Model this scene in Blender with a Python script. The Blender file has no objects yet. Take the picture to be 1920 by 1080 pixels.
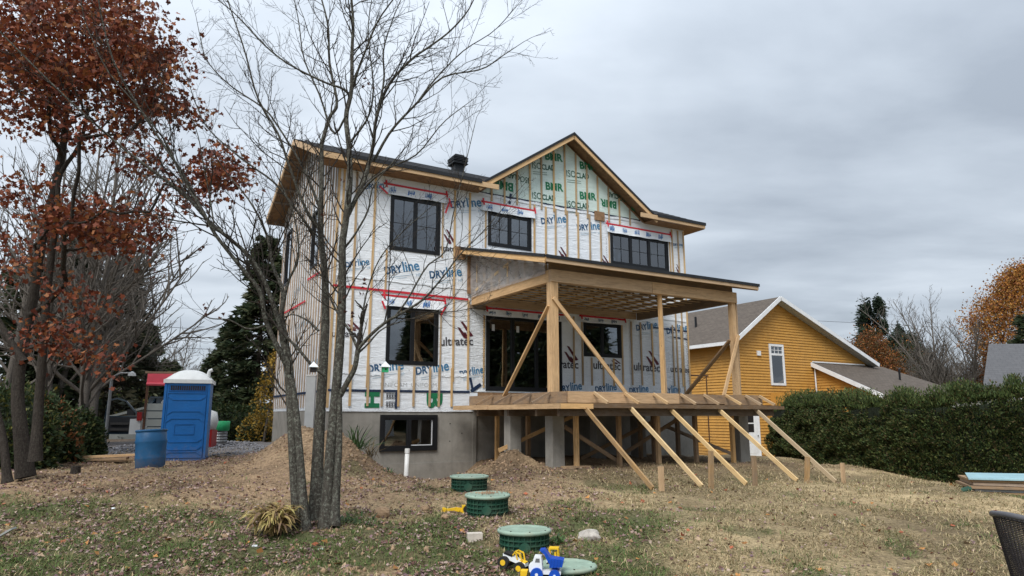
import bpy, math, random
import numpy as np
from mathutils import Vector, Matrix

random.seed(7); rng = np.random.default_rng(7)
R = math.radians
S = bpy.context.scene
# ------------------------------------------------------------------ camera
FPX = 1280.0; PITCH = math.atan(240/1280.0); CZ = 1.6
cam_d = bpy.data.cameras.new('camera'); cam = bpy.data.objects.new('camera', cam_d)
S.collection.objects.link(cam)
cam_d.sensor_width = 36; cam_d.lens = 36*FPX/1920.0; cam_d.clip_start = .05; cam_d.clip_end = 3000
cam.location = (0, 0, CZ); cam.rotation_euler = (R(90)+PITCH, 0, 0)
S.camera = cam
# ------------------------------------------------------------------ world: overcast
W = bpy.data.worlds.new('World'); S.world = W; W.use_nodes = True
nt = W.node_tree; nt.nodes.clear(); N = nt.nodes.new; L = nt.links.new
SUN_DIR = Vector((-.28, -.75, .95)).normalized()
def wm(op, a, b=None, clamp=False):
    n = N('ShaderNodeMath'); n.operation = op; n.use_clamp = clamp
    for i, v in enumerate((a, b)):
        if v is None: continue
        if isinstance(v, (int, float)): n.inputs[i].default_value = v
        else: L(v, n.inputs[i])
    return n.outputs[0]
out = N('ShaderNodeOutputWorld'); bg = N('ShaderNodeBackground'); L(bg.outputs[0], out.inputs[0])
bg.inputs[1].default_value = .1
sky = N('ShaderNodeTexSky'); sky.sky_type = 'NISHITA'; sky.sun_disc = False
sky.sun_elevation = math.asin(SUN_DIR.z); sky.sun_rotation = math.atan2(SUN_DIR.x, SUN_DIR.y)
tc = N('ShaderNodeTexCoord'); sp = N('ShaderNodeSeparateXYZ'); L(tc.outputs['Generated'], sp.inputs[0])
zc = wm('ADD', wm('MAXIMUM', sp.outputs[2], 0.0), .13)
px = wm('DIVIDE', sp.outputs[0], zc); py = wm('DIVIDE', sp.outputs[1], zc)
cb = N('ShaderNodeCombineXYZ'); L(px, cb.inputs[0]); L(wm('MULTIPLY', py, 1.5), cb.inputs[1])
n1 = N('ShaderNodeTexNoise'); n1.inputs['Scale'].default_value = .75; n1.inputs['Detail'].default_value = 7; n1.inputs['Roughness'].default_value = .5
n1.inputs['Distortion'].default_value = .35; L(cb.outputs[0], n1.inputs[0])
n2 = N('ShaderNodeTexNoise'); n2.inputs['Scale'].default_value = 1.9; n2.inputs['Detail'].default_value = 6; L(cb.outputs[0], n2.inputs[0])
cl = wm('ADD', wm('MULTIPLY', n1.outputs[0], .75), wm('MULTIPLY', n2.outputs[0], .25))
# the cloud deck is thinner towards the left of the view
side = wm('MULTIPLY', sp.outputs[0], -.42)
v = wm('ADD', wm('ADD', wm('MULTIPLY', wm('SUBTRACT', cl, .5), 2.7), side), .52, True)
rp = N('ShaderNodeValToRGB'); L(v, rp.inputs[0]); e = rp.color_ramp.elements
e[0].position = 0; e[0].color = (1.62, 1.84, 2.14, 1)
e[1].position = 1; e[1].color = (3.45, 3.75, 4.1, 1)
m_ = rp.color_ramp.elements.new(.45); m_.color = (2.35, 2.62, 2.95, 1)
mx = N('ShaderNodeMix'); mx.data_type = 'RGBA'; mx.inputs[0].default_value = .96
L(sky.outputs[0], mx.inputs[6]); L(rp.outputs[0], mx.inputs[7]); vm = N('ShaderNodeVectorMath'); vm.operation = 'SCALE'; L(mx.outputs[2], vm.inputs[0])
L(wm('ADD', wm('MULTIPLY', wm('POWER', wm('MAXIMUM', sp.outputs[2], 0.0), 1.5), 1.1), 1.0), vm.inputs['Scale']); L(vm.outputs[0], bg.inputs[0])
sd = bpy.data.lights.new('sun', 'SUN'); sd.energy = 1.5; sd.angle = R(28); sd.color = (1, .965, .92)
sun = bpy.data.objects.new('sun', sd); S.collection.objects.link(sun)
sun.rotation_euler = SUN_DIR.to_track_quat('Z', 'Y').to_euler()
S.view_settings.view_transform = 'Standard'; S.view_settings.look = 'None'
S.view_settings.exposure = 1.13; S.view_settings.gamma = 1; S.view_settings.use_curve_mapping = False
S.render.engine = 'CYCLES'
S.cycles.transparent_max_bounces = 16; S.cycles.max_bounces = 6

# ------------------------------------------------------------------ helpers
def ray(x, y):
    cx = (x-960)/FPX; cy = (540-y)/FPX
    return np.array((cx, math.cos(PITCH)-cy*math.sin(PITCH), math.sin(PITCH)+cy*math.cos(PITCH)))
def at(x, y, Y):                     # point of the place seen at photo pixel (x, y) at distance Y
    d = ray(x, y); s = Y/d[1]; return np.array((s*d[0], Y, s*d[2]+CZ))
ANG = R(30.4); CO = (-4.18, 16.87)
Ux, Uy = math.cos(ANG), math.sin(ANG)
def fac(x, y, b=0, o=CO):            # facade coordinates (a, z) of a pixel
    d = ray(x, y); s = (b - o[0]*Uy + o[1]*Ux)/(-d[0]*Uy + d[1]*Ux); P = d*s
    return ((P[0]-o[0])*Ux+(P[1]-o[1])*Uy, P[2]+CZ)
def HW(a, b, z=0, o=CO): return np.array((o[0]+a*Ux-b*Uy, o[1]+a*Uy+b*Ux, z))

def mesh_obj(name, V, F, mats, parent=None, uv=None, mi=None, smooth=False, col=None, label=None, kind=None):
    me = bpy.data.meshes.new(name)
    V = np.asarray(V, dtype=np.float64)
    if isinstance(F, np.ndarray):
        nf, k = F.shape
        me.vertices.add(len(V)); me.vertices.foreach_set('co', V.astype(np.float32).ravel())
        me.loops.add(nf*k); me.loops.foreach_set('vertex_index', F.astype(np.int32).ravel())
        me.polygons.add(nf); me.polygons.foreach_set('loop_start', np.arange(nf, dtype=np.int32)*k)
        me.update(calc_edges=True); me.validate()
    else:
        me.from_pydata([tuple(v) for v in V], [], F)
    if uv is not None:
        l = me.uv_layers.new(name='UVMap'); l.data.foreach_set('uv', np.asarray(uv, dtype=np.float32).ravel())
    if mi is not None: me.polygons.foreach_set('material_index', np.asarray(mi, dtype=np.int32))
    if smooth: me.polygons.foreach_set('use_smooth', np.ones(len(me.polygons), dtype=bool))
    if col is not None:
        a = me.color_attributes.new('Col', 'FLOAT_COLOR', 'POINT')
        c = np.ones((len(V), 4), dtype=np.float32); c[:, :3] = col; a.data.foreach_set('color', c.ravel())
    for m in (mats if isinstance(mats, (list, tuple)) else [mats]): me.materials.append(m)
    o = bpy.data.objects.new(name, me); S.collection.objects.link(o)
    if parent: o.parent = parent
    if label: o['label'] = label
    if kind: o['kind'] = kind
    return o
def link(o, name_mesh=None): S.collection.objects.link(o); return o
def thing(name, label, cat, loc=(0, 0, 0), rz=0, group=None, rot=None):
    o = bpy.data.objects.new(name, None); S.collection.objects.link(o); o.empty_display_size = .3
    o.location = loc; o.rotation_euler = rot if rot else (0, 0, rz)
    o['label'] = label; o['category'] = cat
    if group: o['group'] = group
    return o
def tag(o, label, cat, group=None):
    o['label'] = label; o['category'] = cat
    if group: o['group'] = group
    return o
class MB:
    def __init__(s): s.v = []; s.f = []; s.uv = []; s.mi = []
    def face(s, pts, uvs=None, m=0):
        i = len(s.v); s.v += [tuple(map(float, p)) for p in pts]; n = len(pts); s.f.append(tuple(range(i, i+n)))
        s.uv += uvs if uvs else [(p[0], p[2]) for p in pts]; s.mi.append(m)
    def hexa(s, c, L_=None, m=0, grain=0):   # c: 8 corners, ordered (axis0 0/1, axis1 0/1, axis2 0/1); grain axis
        c = [np.array(p, float) for p in c]; r = random.random()*50; q = random.random()*50
        ax = [np.linalg.norm(c[4]-c[0]), np.linalg.norm(c[2]-c[0]), np.linalg.norm(c[1]-c[0])]
        idx = lambda i, j, k: i*4+j*2+k
        quads = [((0,0,0),(0,1,0),(1,1,0),(1,0,0)), ((0,0,1),(1,0,1),(1,1,1),(0,1,1)),
                 ((0,0,0),(1,0,0),(1,0,1),(0,0,1)), ((0,1,0),(0,1,1),(1,1,1),(1,1,0)),
                 ((0,0,0),(0,0,1),(0,1,1),(0,1,0)), ((1,0,0),(1,1,0),(1,1,1),(1,0,1))]
        for qd in quads:
            uv = []
            for t in qd:
                l = t[grain]*ax[grain]; o_ = [t[k]*ax[k] for k in range(3) if k != grain]
                uv.append((l+r, o_[0]+o_[1]*1.37+q))
            s.face([c[idx(*t)] for t in qd], uv, m)
    def box(s, x0, x1, y0, y1, z0, z1, m=0, grain=None):
        if grain is None: d = (x1-x0, y1-y0, z1-z0); grain = d.index(max(d))
        s.hexa([(x, y, z) for x in (x0, x1) for y in (y0, y1) for z in (z0, z1)], m=m, grain=grain)
    def beam(s, p0, p1, w, t, up=(0, 0, 1), m=0):   # w across, t along up
        p0 = np.array(p0, float); p1 = np.array(p1, float); d = p1-p0; d /= np.linalg.norm(d)
        u = np.array(up, float); sd_ = np.cross(d, u)
        if np.linalg.norm(sd_) < 1e-4: sd_ = np.cross(d, (1, 0, 0.))
        sd_ /= np.linalg.norm(sd_); u = np.cross(sd_, d)
        s.hexa([p+sd_*w*(j-.5)+u*t*(k-.5) for p in (p0, p1) for j in (0, 1) for k in (0, 1)], m=m, grain=0)
    def prism(s, poly, axis, c0, c1, m=0):   # poly in the two other axes (order kept), extruded along axis
        def P(p, c):
            l = list(p); l.insert(axis, c); return tuple(l)
        n = len(poly)
        s.face([P(p, c0) for p in poly], [tuple(p) for p in poly], m); s.face([P(p, c1) for p in poly][::-1], [tuple(p) for p in poly][::-1], m)
        for i in range(n):
            a, b = poly[i], poly[(i+1) % n]; l = math.dist(a, b)
            s.face([P(a, c0), P(a, c1), P(b, c1), P(b, c0)], [(0, c0), (0, c1), (l, c1), (l, c0)], m)
    def tube(s, pts, rad, n=8, m=0, cap=True):
        pts = [np.array(p, float) for p in pts]; k = len(pts)
        if not hasattr(rad, '__len__'): rad = [rad]*k
        i0 = len(s.v); ln = 0; ref = None
        for i in range(k):
            d = pts[min(i+1, k-1)]-pts[max(i-1, 0)]; d /= (np.linalg.norm(d)+1e-9)
            if ref is None: ref = np.array((0, 0, 1.)) if abs(d[2]) < .9 else np.array((1., 0, 0))
            a = np.cross(d, ref); a /= (np.linalg.norm(a)+1e-9); b = np.cross(a, d); ref = b
            for j in range(n):
                t = 2*math.pi*j/n; s.v.append(tuple(pts[i]+rad[i]*(math.cos(t)*a+math.sin(t)*b)))
        for i in range(k-1):
            for j in range(n):
                q = (i0+i*n+j, i0+i*n+(j+1) % n, i0+(i+1)*n+(j+1) % n, i0+(i+1)*n+j)
                s.f.append(q); s.uv += [(i*.2, j*.03), (i*.2, (j+1)*.03), ((i+1)*.2, (j+1)*.03), ((i+1)*.2, j*.03)]; s.mi.append(m)
        if cap:
            s.f.append(tuple(range(i0, i0+n))[::-1]); s.uv += [(0, 0)]*n; s.mi.append(m)
            s.f.append(tuple(range(i0+(k-1)*n, i0+k*n))); s.uv += [(0, 0)]*n; s.mi.append(m)
    def lathe(s, prof, n=32, c=(0, 0, 0), m=0, sq=None):
        i0 = len(s.v); k = len(prof)
        for r, z in prof:
            for j in range(n):
                t = 2*math.pi*j/n; s.v.append((c[0]+r*math.cos(t), c[1]+r*math.sin(t), c[2]+z))
        for i in range(k-1):
            for j in range(n):
                s.f.append((i0+i*n+j, i0+i*n+(j+1) % n, i0+(i+1)*n+(j+1) % n, i0+(i+1)*n+j))
                s.uv += [(j/n, i/k), ((j+1)/n, i/k), ((j+1)/n, (i+1)/k), (j/n, (i+1)/k)]; s.mi.append(m)
    def build(s, name, mats, parent=None, smooth=False, label=None, kind=None, bev=0):
        o = mesh_obj(name, s.v, s.f, mats, parent, uv=s.uv, mi=s.mi, smooth=smooth, label=label, kind=kind)
        if bev:
            md = o.modifiers.new('bevel', 'BEVEL'); md.width = bev; md.segments = 2; md.limit_method = 'ANGLE'
        return o
def part(name, mat, parent, fn, **k):
    mb = MB(); fn(mb); return mb.build(name, mat, parent, **k)
def boxp(name, mat, parent, *c, **k): return part(name, mat, parent, lambda b: b.box(*c), **k)
def beamp(name, mat, parent, p0, p1, w, t, up=(0, 0, 1), **k): return part(name, mat, parent, lambda b: b.beam(p0, p1, w, t, up), **k)

# ------------------------------------------------------------------ materials
class NT:
    def __init__(s, name):
        s.m = bpy.data.materials.new(name); s.m.use_nodes = True; s.t = s.m.node_tree
        s.b = s.t.nodes['Principled BSDF']; s.out = s.t.nodes['Material Output']
    def n(s, typ, **k):
        n = s.t.nodes.new(typ)
        for a, v in k.items(): setattr(n, a, v)
        return n
    def l(s, a, b): s.t.links.new(a, b)
    def coord(s, kind='Object', scale=(1, 1, 1)):
        c = s.n('ShaderNodeTexCoord'); mp = s.n('ShaderNodeMapping'); mp.inputs['Scale'].default_value = scale
        s.l(c.outputs[kind], mp.inputs[0]); return mp.outputs[0]
    def noise(s, vec, scale, detail=5, rough=.55, dist=0):
        n = s.n('ShaderNodeTexNoise'); n.inputs['Scale'].default_value = scale; n.inputs['Detail'].default_value = detail
        n.inputs['Roughness'].default_value = rough; n.inputs['Distortion'].default_value = dist; s.l(vec, n.inputs[0]); return n.outputs[0]
    def ramp(s, fac_, stops):
        r = s.n('ShaderNodeValToRGB'); s.l(fac_, r.inputs[0]); el = r.color_ramp.elements
        while len(el) < len(stops): el.new(.5)
        for e_, (p, c) in zip(el, stops): e_.position = p; e_.color = (*c, 1) if hasattr(c, '__len__') else (c, c, c, 1)
        return r.outputs[0]
    def mix(s, f, a, b, typ='MIX'):
        m = s.n('ShaderNodeMix', data_type='RGBA', blend_type=typ)
        for i, v in ((0, f), (6, a), (7, b)):
            if isinstance(v, (int, float)): m.inputs[i].default_value = v
            elif isinstance(v, tuple): m.inputs[i].default_value = (*v, 1)
            else: s.l(v, m.inputs[i])
        return m.outputs[2]
    def math(s, op, a, b):
        m = s.n('ShaderNodeMath', operation=op)
        for i, v in enumerate((a, b)):
            if isinstance(v, (int, float)): m.inputs[i].default_value = v
            else: s.l(v, m.inputs[i])
        return m.outputs[0]
    def bump(s, h, strength=.3, dist=.01):
        b = s.n('ShaderNodeBump'); b.inputs['Strength'].default_value = strength; b.inputs['Distance'].default_value = dist
        s.l(h, b.inputs['Height']); s.l(b.outputs[0], s.b.inputs['Normal'])
    def set(s, color=None, rough=None, spec=None, metal=None):
        if color is not None:
            if isinstance(color, tuple): s.b.inputs['Base Color'].default_value = (*color, 1)
            else: s.l(color, s.b.inputs['Base Color'])
        if rough is not None: s.b.inputs['Roughness'].default_value = rough
        if spec is not None: s.b.inputs['Specular IOR Level'].default_value = spec
        if metal is not None: s.b.inputs['Metallic'].default_value = metal
        return s.m
def mul(c, k): return tuple(min(1, x*k) for x in c)
def generic(name, c, rough=.7, var=.25, scale=6, bump=.2, bscale=40, bd=.004, spec=.3, metal=0, dirt=None, dirt_amt=.45, coord='Object'):
    t = NT(name); v_ = t.coord(coord); a = t.noise(v_, scale, 6, .6); col = t.ramp(a, [(.3, mul(c, 1-var)), (.7, mul(c, 1+var))])
    if dirt:
        d = t.noise(v_, scale*.37, 7, .65, .4); f_ = t.ramp(d, [(.5, 0.), (.72, dirt_amt)]); col = t.mix(f_, col, dirt)
    if bump: t.bump(t.noise(v_, bscale, 5, .6), bump, bd)
    return t.set(col, rough, spec, metal)
def wood(name, c_light, c_dark, knots=True, wear=0.0, wearc=(.2, .18, .16)):
    t = NT(name); uv = t.coord('UV', (1, 1, 1)); st = t.coord('UV', (1.2, 22, 1))
    g = t.noise(st, 3.0, 6, .6, .3); fine = t.noise(t.coord('UV', (3, 120, 1)), 2, 4, .6)
    col = t.ramp(g, [(.25, c_dark), (.55, c_light), (.85, mul(c_light, 1.12))])
    big = t.noise(uv, .9, 2); col = t.mix(t.ramp(big, [(.3, .0), (.75, .5)]), col, mul(c_dark, .95))
    stn = t.noise(t.coord('UV', (.8, 5, 1)), 2.2, 6, .65, .6); col = t.mix(t.ramp(stn, [(.50, 0.), (.68, .55)]), col, mul(c_dark, .55))
    pale = t.noise(t.coord('UV', (.5, 9, 1)), 1.7, 4, .6); col = t.mix(t.ramp(pale, [(.55, 0.), (.75, .5)]), col, mul(c_light, 1.3))
    oi = t.n('ShaderNodeObjectInfo'); hs = t.n('ShaderNodeHueSaturation'); t.l(col, hs.inputs['Color'])
    t.l(t.math('ADD', t.math('MULTIPLY', oi.outputs['Random'], .42), .78), hs.inputs['Value'])
    t.l(t.math('ADD', t.math('MULTIPLY', oi.outputs['Random'], .3), .85), hs.inputs['Saturation']); col = hs.outputs[0]
    if knots:
        vo = t.n('ShaderNodeTexVoronoi'); vo.inputs['Scale'].default_value = 2.4; t.l(t.coord('UV', (1, 3.2, 1)), vo.inputs[0])
        k = t.ramp(vo.outputs['Distance'], [(.045, 1.), (.085, 0.)]); col = t.mix(t.math('MULTIPLY', k, .75), col, (.12, .06, .03))
    if wear:
        w = t.noise(uv, 5, 7, .7); col = t.mix(t.ramp(w, [(.45, 0.), (.7, wear)]), col, wearc)
    t.bump(fine, .3, .002)
    return t.set(col, .75, .25)
M = {}
M['lumber'] = wood('lumber', (.66, .45, .25), (.42, .26, .13), wear=.25, wearc=(.3, .2, .13))
M['dark_board'] = wood('dark_board_wood', (.17, .115, .07), (.09, .06, .04), wear=.4)  # darker wood tone for the deck ledge, edge boards and joist beams
M['pale'] = wood('pale_new_wood', (.66, .50, .29), (.48, .33, .17), wear=.2, wearc=(.35, .26, .16))
M['lumber_old'] = wood('weathered_lumber', (.34, .235, .145), (.2, .13, .08), wear=.6, wearc=(.16, .14, .12))
M['strap'] = wood('strapping', (.58, .42, .24), (.42, .27, .14), wear=.25, wearc=(.35, .27, .2))
M['strap_grey'] = wood('grey_strapping', (.44, .35, .27), (.29, .21, .15), wear=.4, wearc=(.2, .17, .15))
M['fascia'] = wood('fascia_wood', (.64, .45, .26), (.5, .32, .17), wear=.25, wearc=(.4, .28, .2))
M['sheath'] = generic('strand_board', (.27, .16, .085), .8, .3, 9, .3, 30)
M['stake'] = wood('stake_wood', (.38, .25, .13), (.22, .14, .07), wear=.4)
def muddy(m, h, top, c=(.20, .14, .09)):
    t_ = m.node_tree; b_ = t_.nodes['Principled BSDF']; src = b_.inputs['Base Color'].links[0].from_socket
    tc_ = t_.nodes.new('ShaderNodeTexCoord'); se = t_.nodes.new('ShaderNodeSeparateXYZ'); t_.links.new(tc_.outputs['Object'], se.inputs[0])
    nz = t_.nodes.new('ShaderNodeTexNoise'); nz.inputs['Scale'].default_value = 9; nz.inputs['Detail'].default_value = 8; nz.inputs['Roughness'].default_value = .7; t_.links.new(tc_.outputs['Object'], nz.inputs[0])
    mr = t_.nodes.new('ShaderNodeMapRange'); mr.inputs[1].default_value = top; mr.inputs[2].default_value = h; mr.inputs[3].default_value = 0; mr.inputs[4].default_value = .42; t_.links.new(se.outputs[2], mr.inputs[0])
    ad = t_.nodes.new('ShaderNodeMath'); ad.operation = 'MULTIPLY_ADD'; t_.links.new(nz.outputs[0], ad.inputs[0]); ad.inputs[1].default_value = .9; t_.links.new(mr.outputs[0], ad.inputs[2])
    rp_ = t_.nodes.new('ShaderNodeValToRGB'); rp_.color_ramp.elements[0].position = .62; rp_.color_ramp.elements[1].position = 1.0; rp_.color_ramp.elements[1].color = (.45, .45, .45, 1); t_.links.new(ad.outputs[0], rp_.inputs[0])
    mx_ = t_.nodes.new('ShaderNodeMix'); mx_.data_type = 'RGBA'; t_.links.new(rp_.outputs[0], mx_.inputs[0]); t_.links.new(src, mx_.inputs[6]); mx_.inputs[7].default_value = (*c, 1); t_.links.new(mx_.outputs[2], b_.inputs['Base Color'])
def membrane(name, c, warp=1.0, stain=(.55, .52, .46)):
    t = NT(name); v_ = t.coord('Object'); a = t.noise(v_, 2.2, 5, .6)
    col = t.ramp(a, [(.3, mul(c, .92)), (.7, c)])
    w = t.noise(t.coord('Object', (1.0, 1, 6)), 1.3, 6, .6, 1.2)
    col = t.mix(t.ramp(t.noise(v_, 5, 7, .7), [(.6, 0.), (.8, .25)]), col, stain)
    fine = t.noise(t.coord('Object', (9, 9, 1.6)), 2.5, 6, .62, 1.0)
    cr = t.noise(t.coord('Object', (3, 3, 14)), 2.2, 5, .6, 1.8)
    h = t.math('ADD', t.math('MULTIPLY', w, 1.3), t.math('ADD', t.math('MULTIPLY', fine, .35), t.math('MULTIPLY', cr, .55)))
    t.bump(h, .85*warp, .045)
    return t.set(col, .42, .4)
M['wrap'] = membrane('house_wrap', (.84, .885, .93), .65)
M['wrap_rough'] = membrane('crumpled_wrap', (.80, .84, .88), 1.3)
M['wrap_green'] = membrane('green_wrap', (.66, .79, .74), .5)
M['ink_dark'] = generic('navy_ink', (.035, .10, .20), .5, .1, 8, 0)
M['ink_blue'] = generic('blue_ink', (.06, .20, .36), .5, .1, 8, 0)
M['ink_light'] = generic('pale_blue_ink', (.38, .50, .60), .5, .1, 8, 0)
M['ink_grey'] = generic('grey_ink', (.45, .47, .48), .5, .1, 8, 0)
M['ink_black'] = generic('black_ink', (.07, .07, .08), .5, .1, 8, 0)
M['ink_maroon'] = generic('maroon_ink', (.10, .02, .03), .5, .1, 8, 0)
M['ink_green'] = generic('green_ink', (.015, .17, .075), .5, .1, 8, 0)
M['ink_dgreen'] = generic('dark_green_ink', (.015, .09, .06), .5, .1, 8, 0)
M['tape_red'] = generic('red_tape', (.55, .03, .045), .4, .25, 15, .2)
M['tape_dark'] = generic('navy_tape', (.015, .03, .07), .45, .3, 25, .3, 60)
M['tape_blue'] = generic('blue_print', (.03, .13, .42), .45, .2, 15, 0)
M['black'] = generic('black_frame', (.011, .012, .014), .38, .15, 8, .05)
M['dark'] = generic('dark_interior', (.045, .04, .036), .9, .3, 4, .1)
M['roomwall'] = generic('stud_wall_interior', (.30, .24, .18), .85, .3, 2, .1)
M['drip'] = generic('dark_drip_edge', (.02, .022, .025), .5, .2, 8, .05)
M['white'] = generic('white_trim', (.72, .74, .76), .5, .07, 5, .05, dirt=(.45, .42, .38), dirt_amt=.25)
M['pvc'] = generic('white_pvc', (.72, .72, .70), .4, .08, 5, .05, dirt=(.35, .27, .2), dirt_amt=.7)
def concrete_mat(name, c, board=False):
    t = NT(name); v_ = t.coord('Object'); a = t.noise(v_, 1.6, 8, .62, .3)
    col = t.ramp(a, [(.3, mul(c, .68)), (.55, c), (.75, mul(c, 1.2))])
    st = t.noise(t.coord('Object', (5, 5, .5)), 1.5, 5, .6); col = t.mix(t.ramp(st, [(.5, 0.), (.75, .35)]), col, mul(c, .55))
    col = t.mix(t.ramp(t.noise(v_, 9, 6, .7), [(.55, 0.), (.75, .3)]), col, (.42, .38, .33))
    t.bump(t.noise(t.coord('Object', (30, 30, 2.) if board else (1, 1, 1)), 2 if board else 25, 6, .65), .6 if board else .35, .01)
    return t.set(col, .85, .2)
M['concrete'] = concrete_mat('concrete', (.28, .265, .235))
M['pier'] = concrete_mat('board_marked_concrete', (.30, .285, .255), True)
def shingle_mat(name, c, sc=(1, 1, 1), var=.35):
    t = NT(name); uv = t.coord('UV', sc); br = t.n('ShaderNodeTexBrick'); t.l(uv, br.inputs[0])
    br.inputs['Color1'].default_value = (*mul(c, 1+var), 1); br.inputs['Color2'].default_value = (*mul(c, 1-var), 1)
    br.inputs['Mortar'].default_value = (*mul(c, .55), 1); br.inputs['Scale'].default_value = 1
    br.inputs['Brick Width'].default_value = .3; br.inputs['Row Height'].default_value = .14; br.inputs['Mortar Size'].default_value = .012
    br.inputs['Bias'].default_value = -.1
    col = t.mix(.35, br.outputs[0], t.ramp(t.noise(uv, 7, 6, .7), [(.3, mul(c, .6)), (.7, mul(c, 1.5))]))
    t.bump(t.mix(.5, br.outputs[1], t.noise(uv, 60, 3), 'ADD'), .4, .008)
    return t.set(col, .9 if c[0] > .1 else .42, .2 if c[0] > .1 else .5)
M['shingle_dark'] = shingle_mat('dark_shingles', (.045, .046, .05))
M['shingle_brown'] = shingle_mat('brown_shingles', (.105, .088, .074), var=.2)
M['shingle_grey'] = shingle_mat('grey_shingles', (.085, .083, .085), var=.13)
M['siding'] = generic('ochre_siding', (.49, .255, .055), .6, .12, 3, .15, 30, dirt=(.42, .24, .08), dirt_amt=.3)
M['siding_pale'] = generic('pale_siding', (.33, .35, .33), .7, .1, 3, .1)
def glass_mat(name, tint=(.5, .53, .55), refl=1.0, base=.05):
    t = NT(name); t.t.nodes.remove(t.b)
    fr = t.n('ShaderNodeFresnel'); fr.inputs[0].default_value = 1.52
    tr = t.n('ShaderNodeBsdfTransparent'); tr.inputs[0].default_value = (*tint, 1)
    gl = t.n('ShaderNodeBsdfGlossy'); gl.inputs['Roughness'].default_value = .015; gl.inputs[0].default_value = (.95, .97, 1, 1)
    nz = t.noise(t.coord('Object'), .8, 2); bp = t.n('ShaderNodeBump'); bp.inputs['Strength'].default_value = .25; bp.inputs['Distance'].default_value = .02
    t.l(nz, bp.inputs['Height']); t.l(bp.outputs[0], gl.inputs['Normal'])
    ms = t.n('ShaderNodeMixShader'); f_ = t.math('ADD', t.math('MULTIPLY', fr.outputs[0], refl), base); t.l(f_, ms.inputs[0])
    t.l(tr.outputs[0], ms.inputs[1]); t.l(gl.outputs[0], ms.inputs[2]); t.l(ms.outputs[0], t.out.inputs[0]); return t.m
M['glass'] = glass_mat('window_glass', refl=2.1, base=.09)
def film_mat():
    t = NT('clear_plastic_film'); t.t.nodes.remove(t.b)
    tr = t.n('ShaderNodeBsdfTransparent'); tr.inputs[0].default_value = (.8, .8, .8, 1)
    df = t.n('ShaderNodeBsdfPrincipled'); df.inputs['Base Color'].default_value = (.60, .58, .57, 1); df.inputs['Roughness'].default_value = .25
    nz = t.noise(t.coord('Object', (1, 1.2, 2.2)), 1.3, 4, .55, 2.0); bp = t.n('ShaderNodeBump'); bp.inputs['Strength'].default_value = .8; bp.inputs['Distance'].default_value = .10
    t.l(nz, bp.inputs['Height']); t.l(bp.outputs[0], df.inputs['Normal'])
    ms = t.n('ShaderNodeMixShader'); t.l(t.ramp(nz, [(.35, .36), (.65, .52)]), ms.inputs[0]); t.l(tr.outputs[0], ms.inputs[1]); t.l(df.outputs[0], ms.inputs[2])
    t.l(ms.outputs[0], t.out.inputs[0]); return t.m
M['film'] = film_mat()
def bark_mat(name, c, lich=(.30, .31, .27), amt=.55):
    t = NT(name); v_ = t.coord('Object', (1, 1, .22)); a = t.noise(v_, 55, 8, .7, .5)
    col = t.ramp(a, [(.3, mul(c, .4)), (.52, c), (.72, mul(c, 1.7))])
    col = t.mix(t.ramp(t.noise(t.coord('Object'), 30, 7, .75), [(.5, 0.), (.6, amt)]), col, lich)
    t.bump(a, 1.0, .03); return t.set(col, .95, .1)
M['bark'] = bark_mat('grey_bark', (.072, .065, .055), (.23, .24, .20), .7)
M['bark_dark'] = bark_mat('dark_bark', (.05, .042, .036), (.11, .105, .09), .35)
M['bark_far'] = bark_mat('far_bark', (.13, .115, .10), (.18, .17, .155), .4)
def leaf_mat(name, rough=.6, trans=.25, spec=.25):
    t = NT(name); at_ = t.n('ShaderNodeAttribute'); at_.attribute_name = 'Col'; t.set(at_.outputs[0], rough, spec)
    tl = t.n('ShaderNodeBsdfTranslucent'); t.l(at_.outputs[0], tl.inputs[0])
    ms = t.n('ShaderNodeMixShader'); ms.inputs[0].default_value = trans; t.l(t.b.outputs[0], ms.inputs[1]); t.l(tl.outputs[0], ms.inputs[2])
    t.l(ms.outputs[0], t.out.inputs[0]); return t.m
M['leaf'] = leaf_mat('leaf'); M['grass'] = leaf_mat('grass_blade', .7, .2); M['litter'] = leaf_mat('leaf_litter', .7, .1)
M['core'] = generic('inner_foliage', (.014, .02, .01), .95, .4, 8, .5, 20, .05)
M['bluep'] = generic('blue_plastic', (.010, .11, .34), .42, .1, 3, .06, 30, dirt=(.10, .14, .2), dirt_amt=.35)
M['bluebar'] = generic('barrel_plastic', (.02, .11, .25), .45, .14, 4, .05, dirt=(.16, .13, .10), dirt_amt=.5)
M['whitep'] = generic('white_plastic', (.62, .64, .64), .45, .06, 5, .05, dirt=(.4, .38, .34), dirt_amt=.3)
M['duct'] = generic('grey_white_duct', (.45, .46, .46), .5, .1, 4, .1)
M['green_riser'] = generic('green_riser_plastic', (.018, .07, .045), .55, .2, 8, .1, dirt=(.12, .12, .08), dirt_amt=.4)
M['green_lid'] = generic('green_lid_plastic', (.25, .34, .27), .65, .18, 7, .25, 30, dirt=(.27, .26, .19), dirt_amt=.75)
M['green_tub'] = generic('green_tub', (.03, .35, .14), .5, .1, 5, .1)
M['yellow'] = generic('yellow_plastic', (.75, .47, .02), .45, .15, 8, .05, dirt=(.3, .2, .08), dirt_amt=.4)
M['toyblue'] = generic('blue_toy_plastic', (.01, .07, .42), .35, .1, 8, .03)
M['toywhite'] = generic('white_toy_plastic', (.75, .78, .8), .35, .05, 8, .03, dirt=(.4, .35, .3), dirt_amt=.3)
M['rubber'] = generic('black_rubber', (.02, .02, .02), .7, .2, 9, .2)
M['metal'] = generic('grey_metal', (.25, .26, .27), .45, .15, 6, .05, metal=.6)
M['metal_dark'] = generic('dark_steel', (.03, .025, .025), .5, .25, 6, .1, metal=.4)
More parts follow.
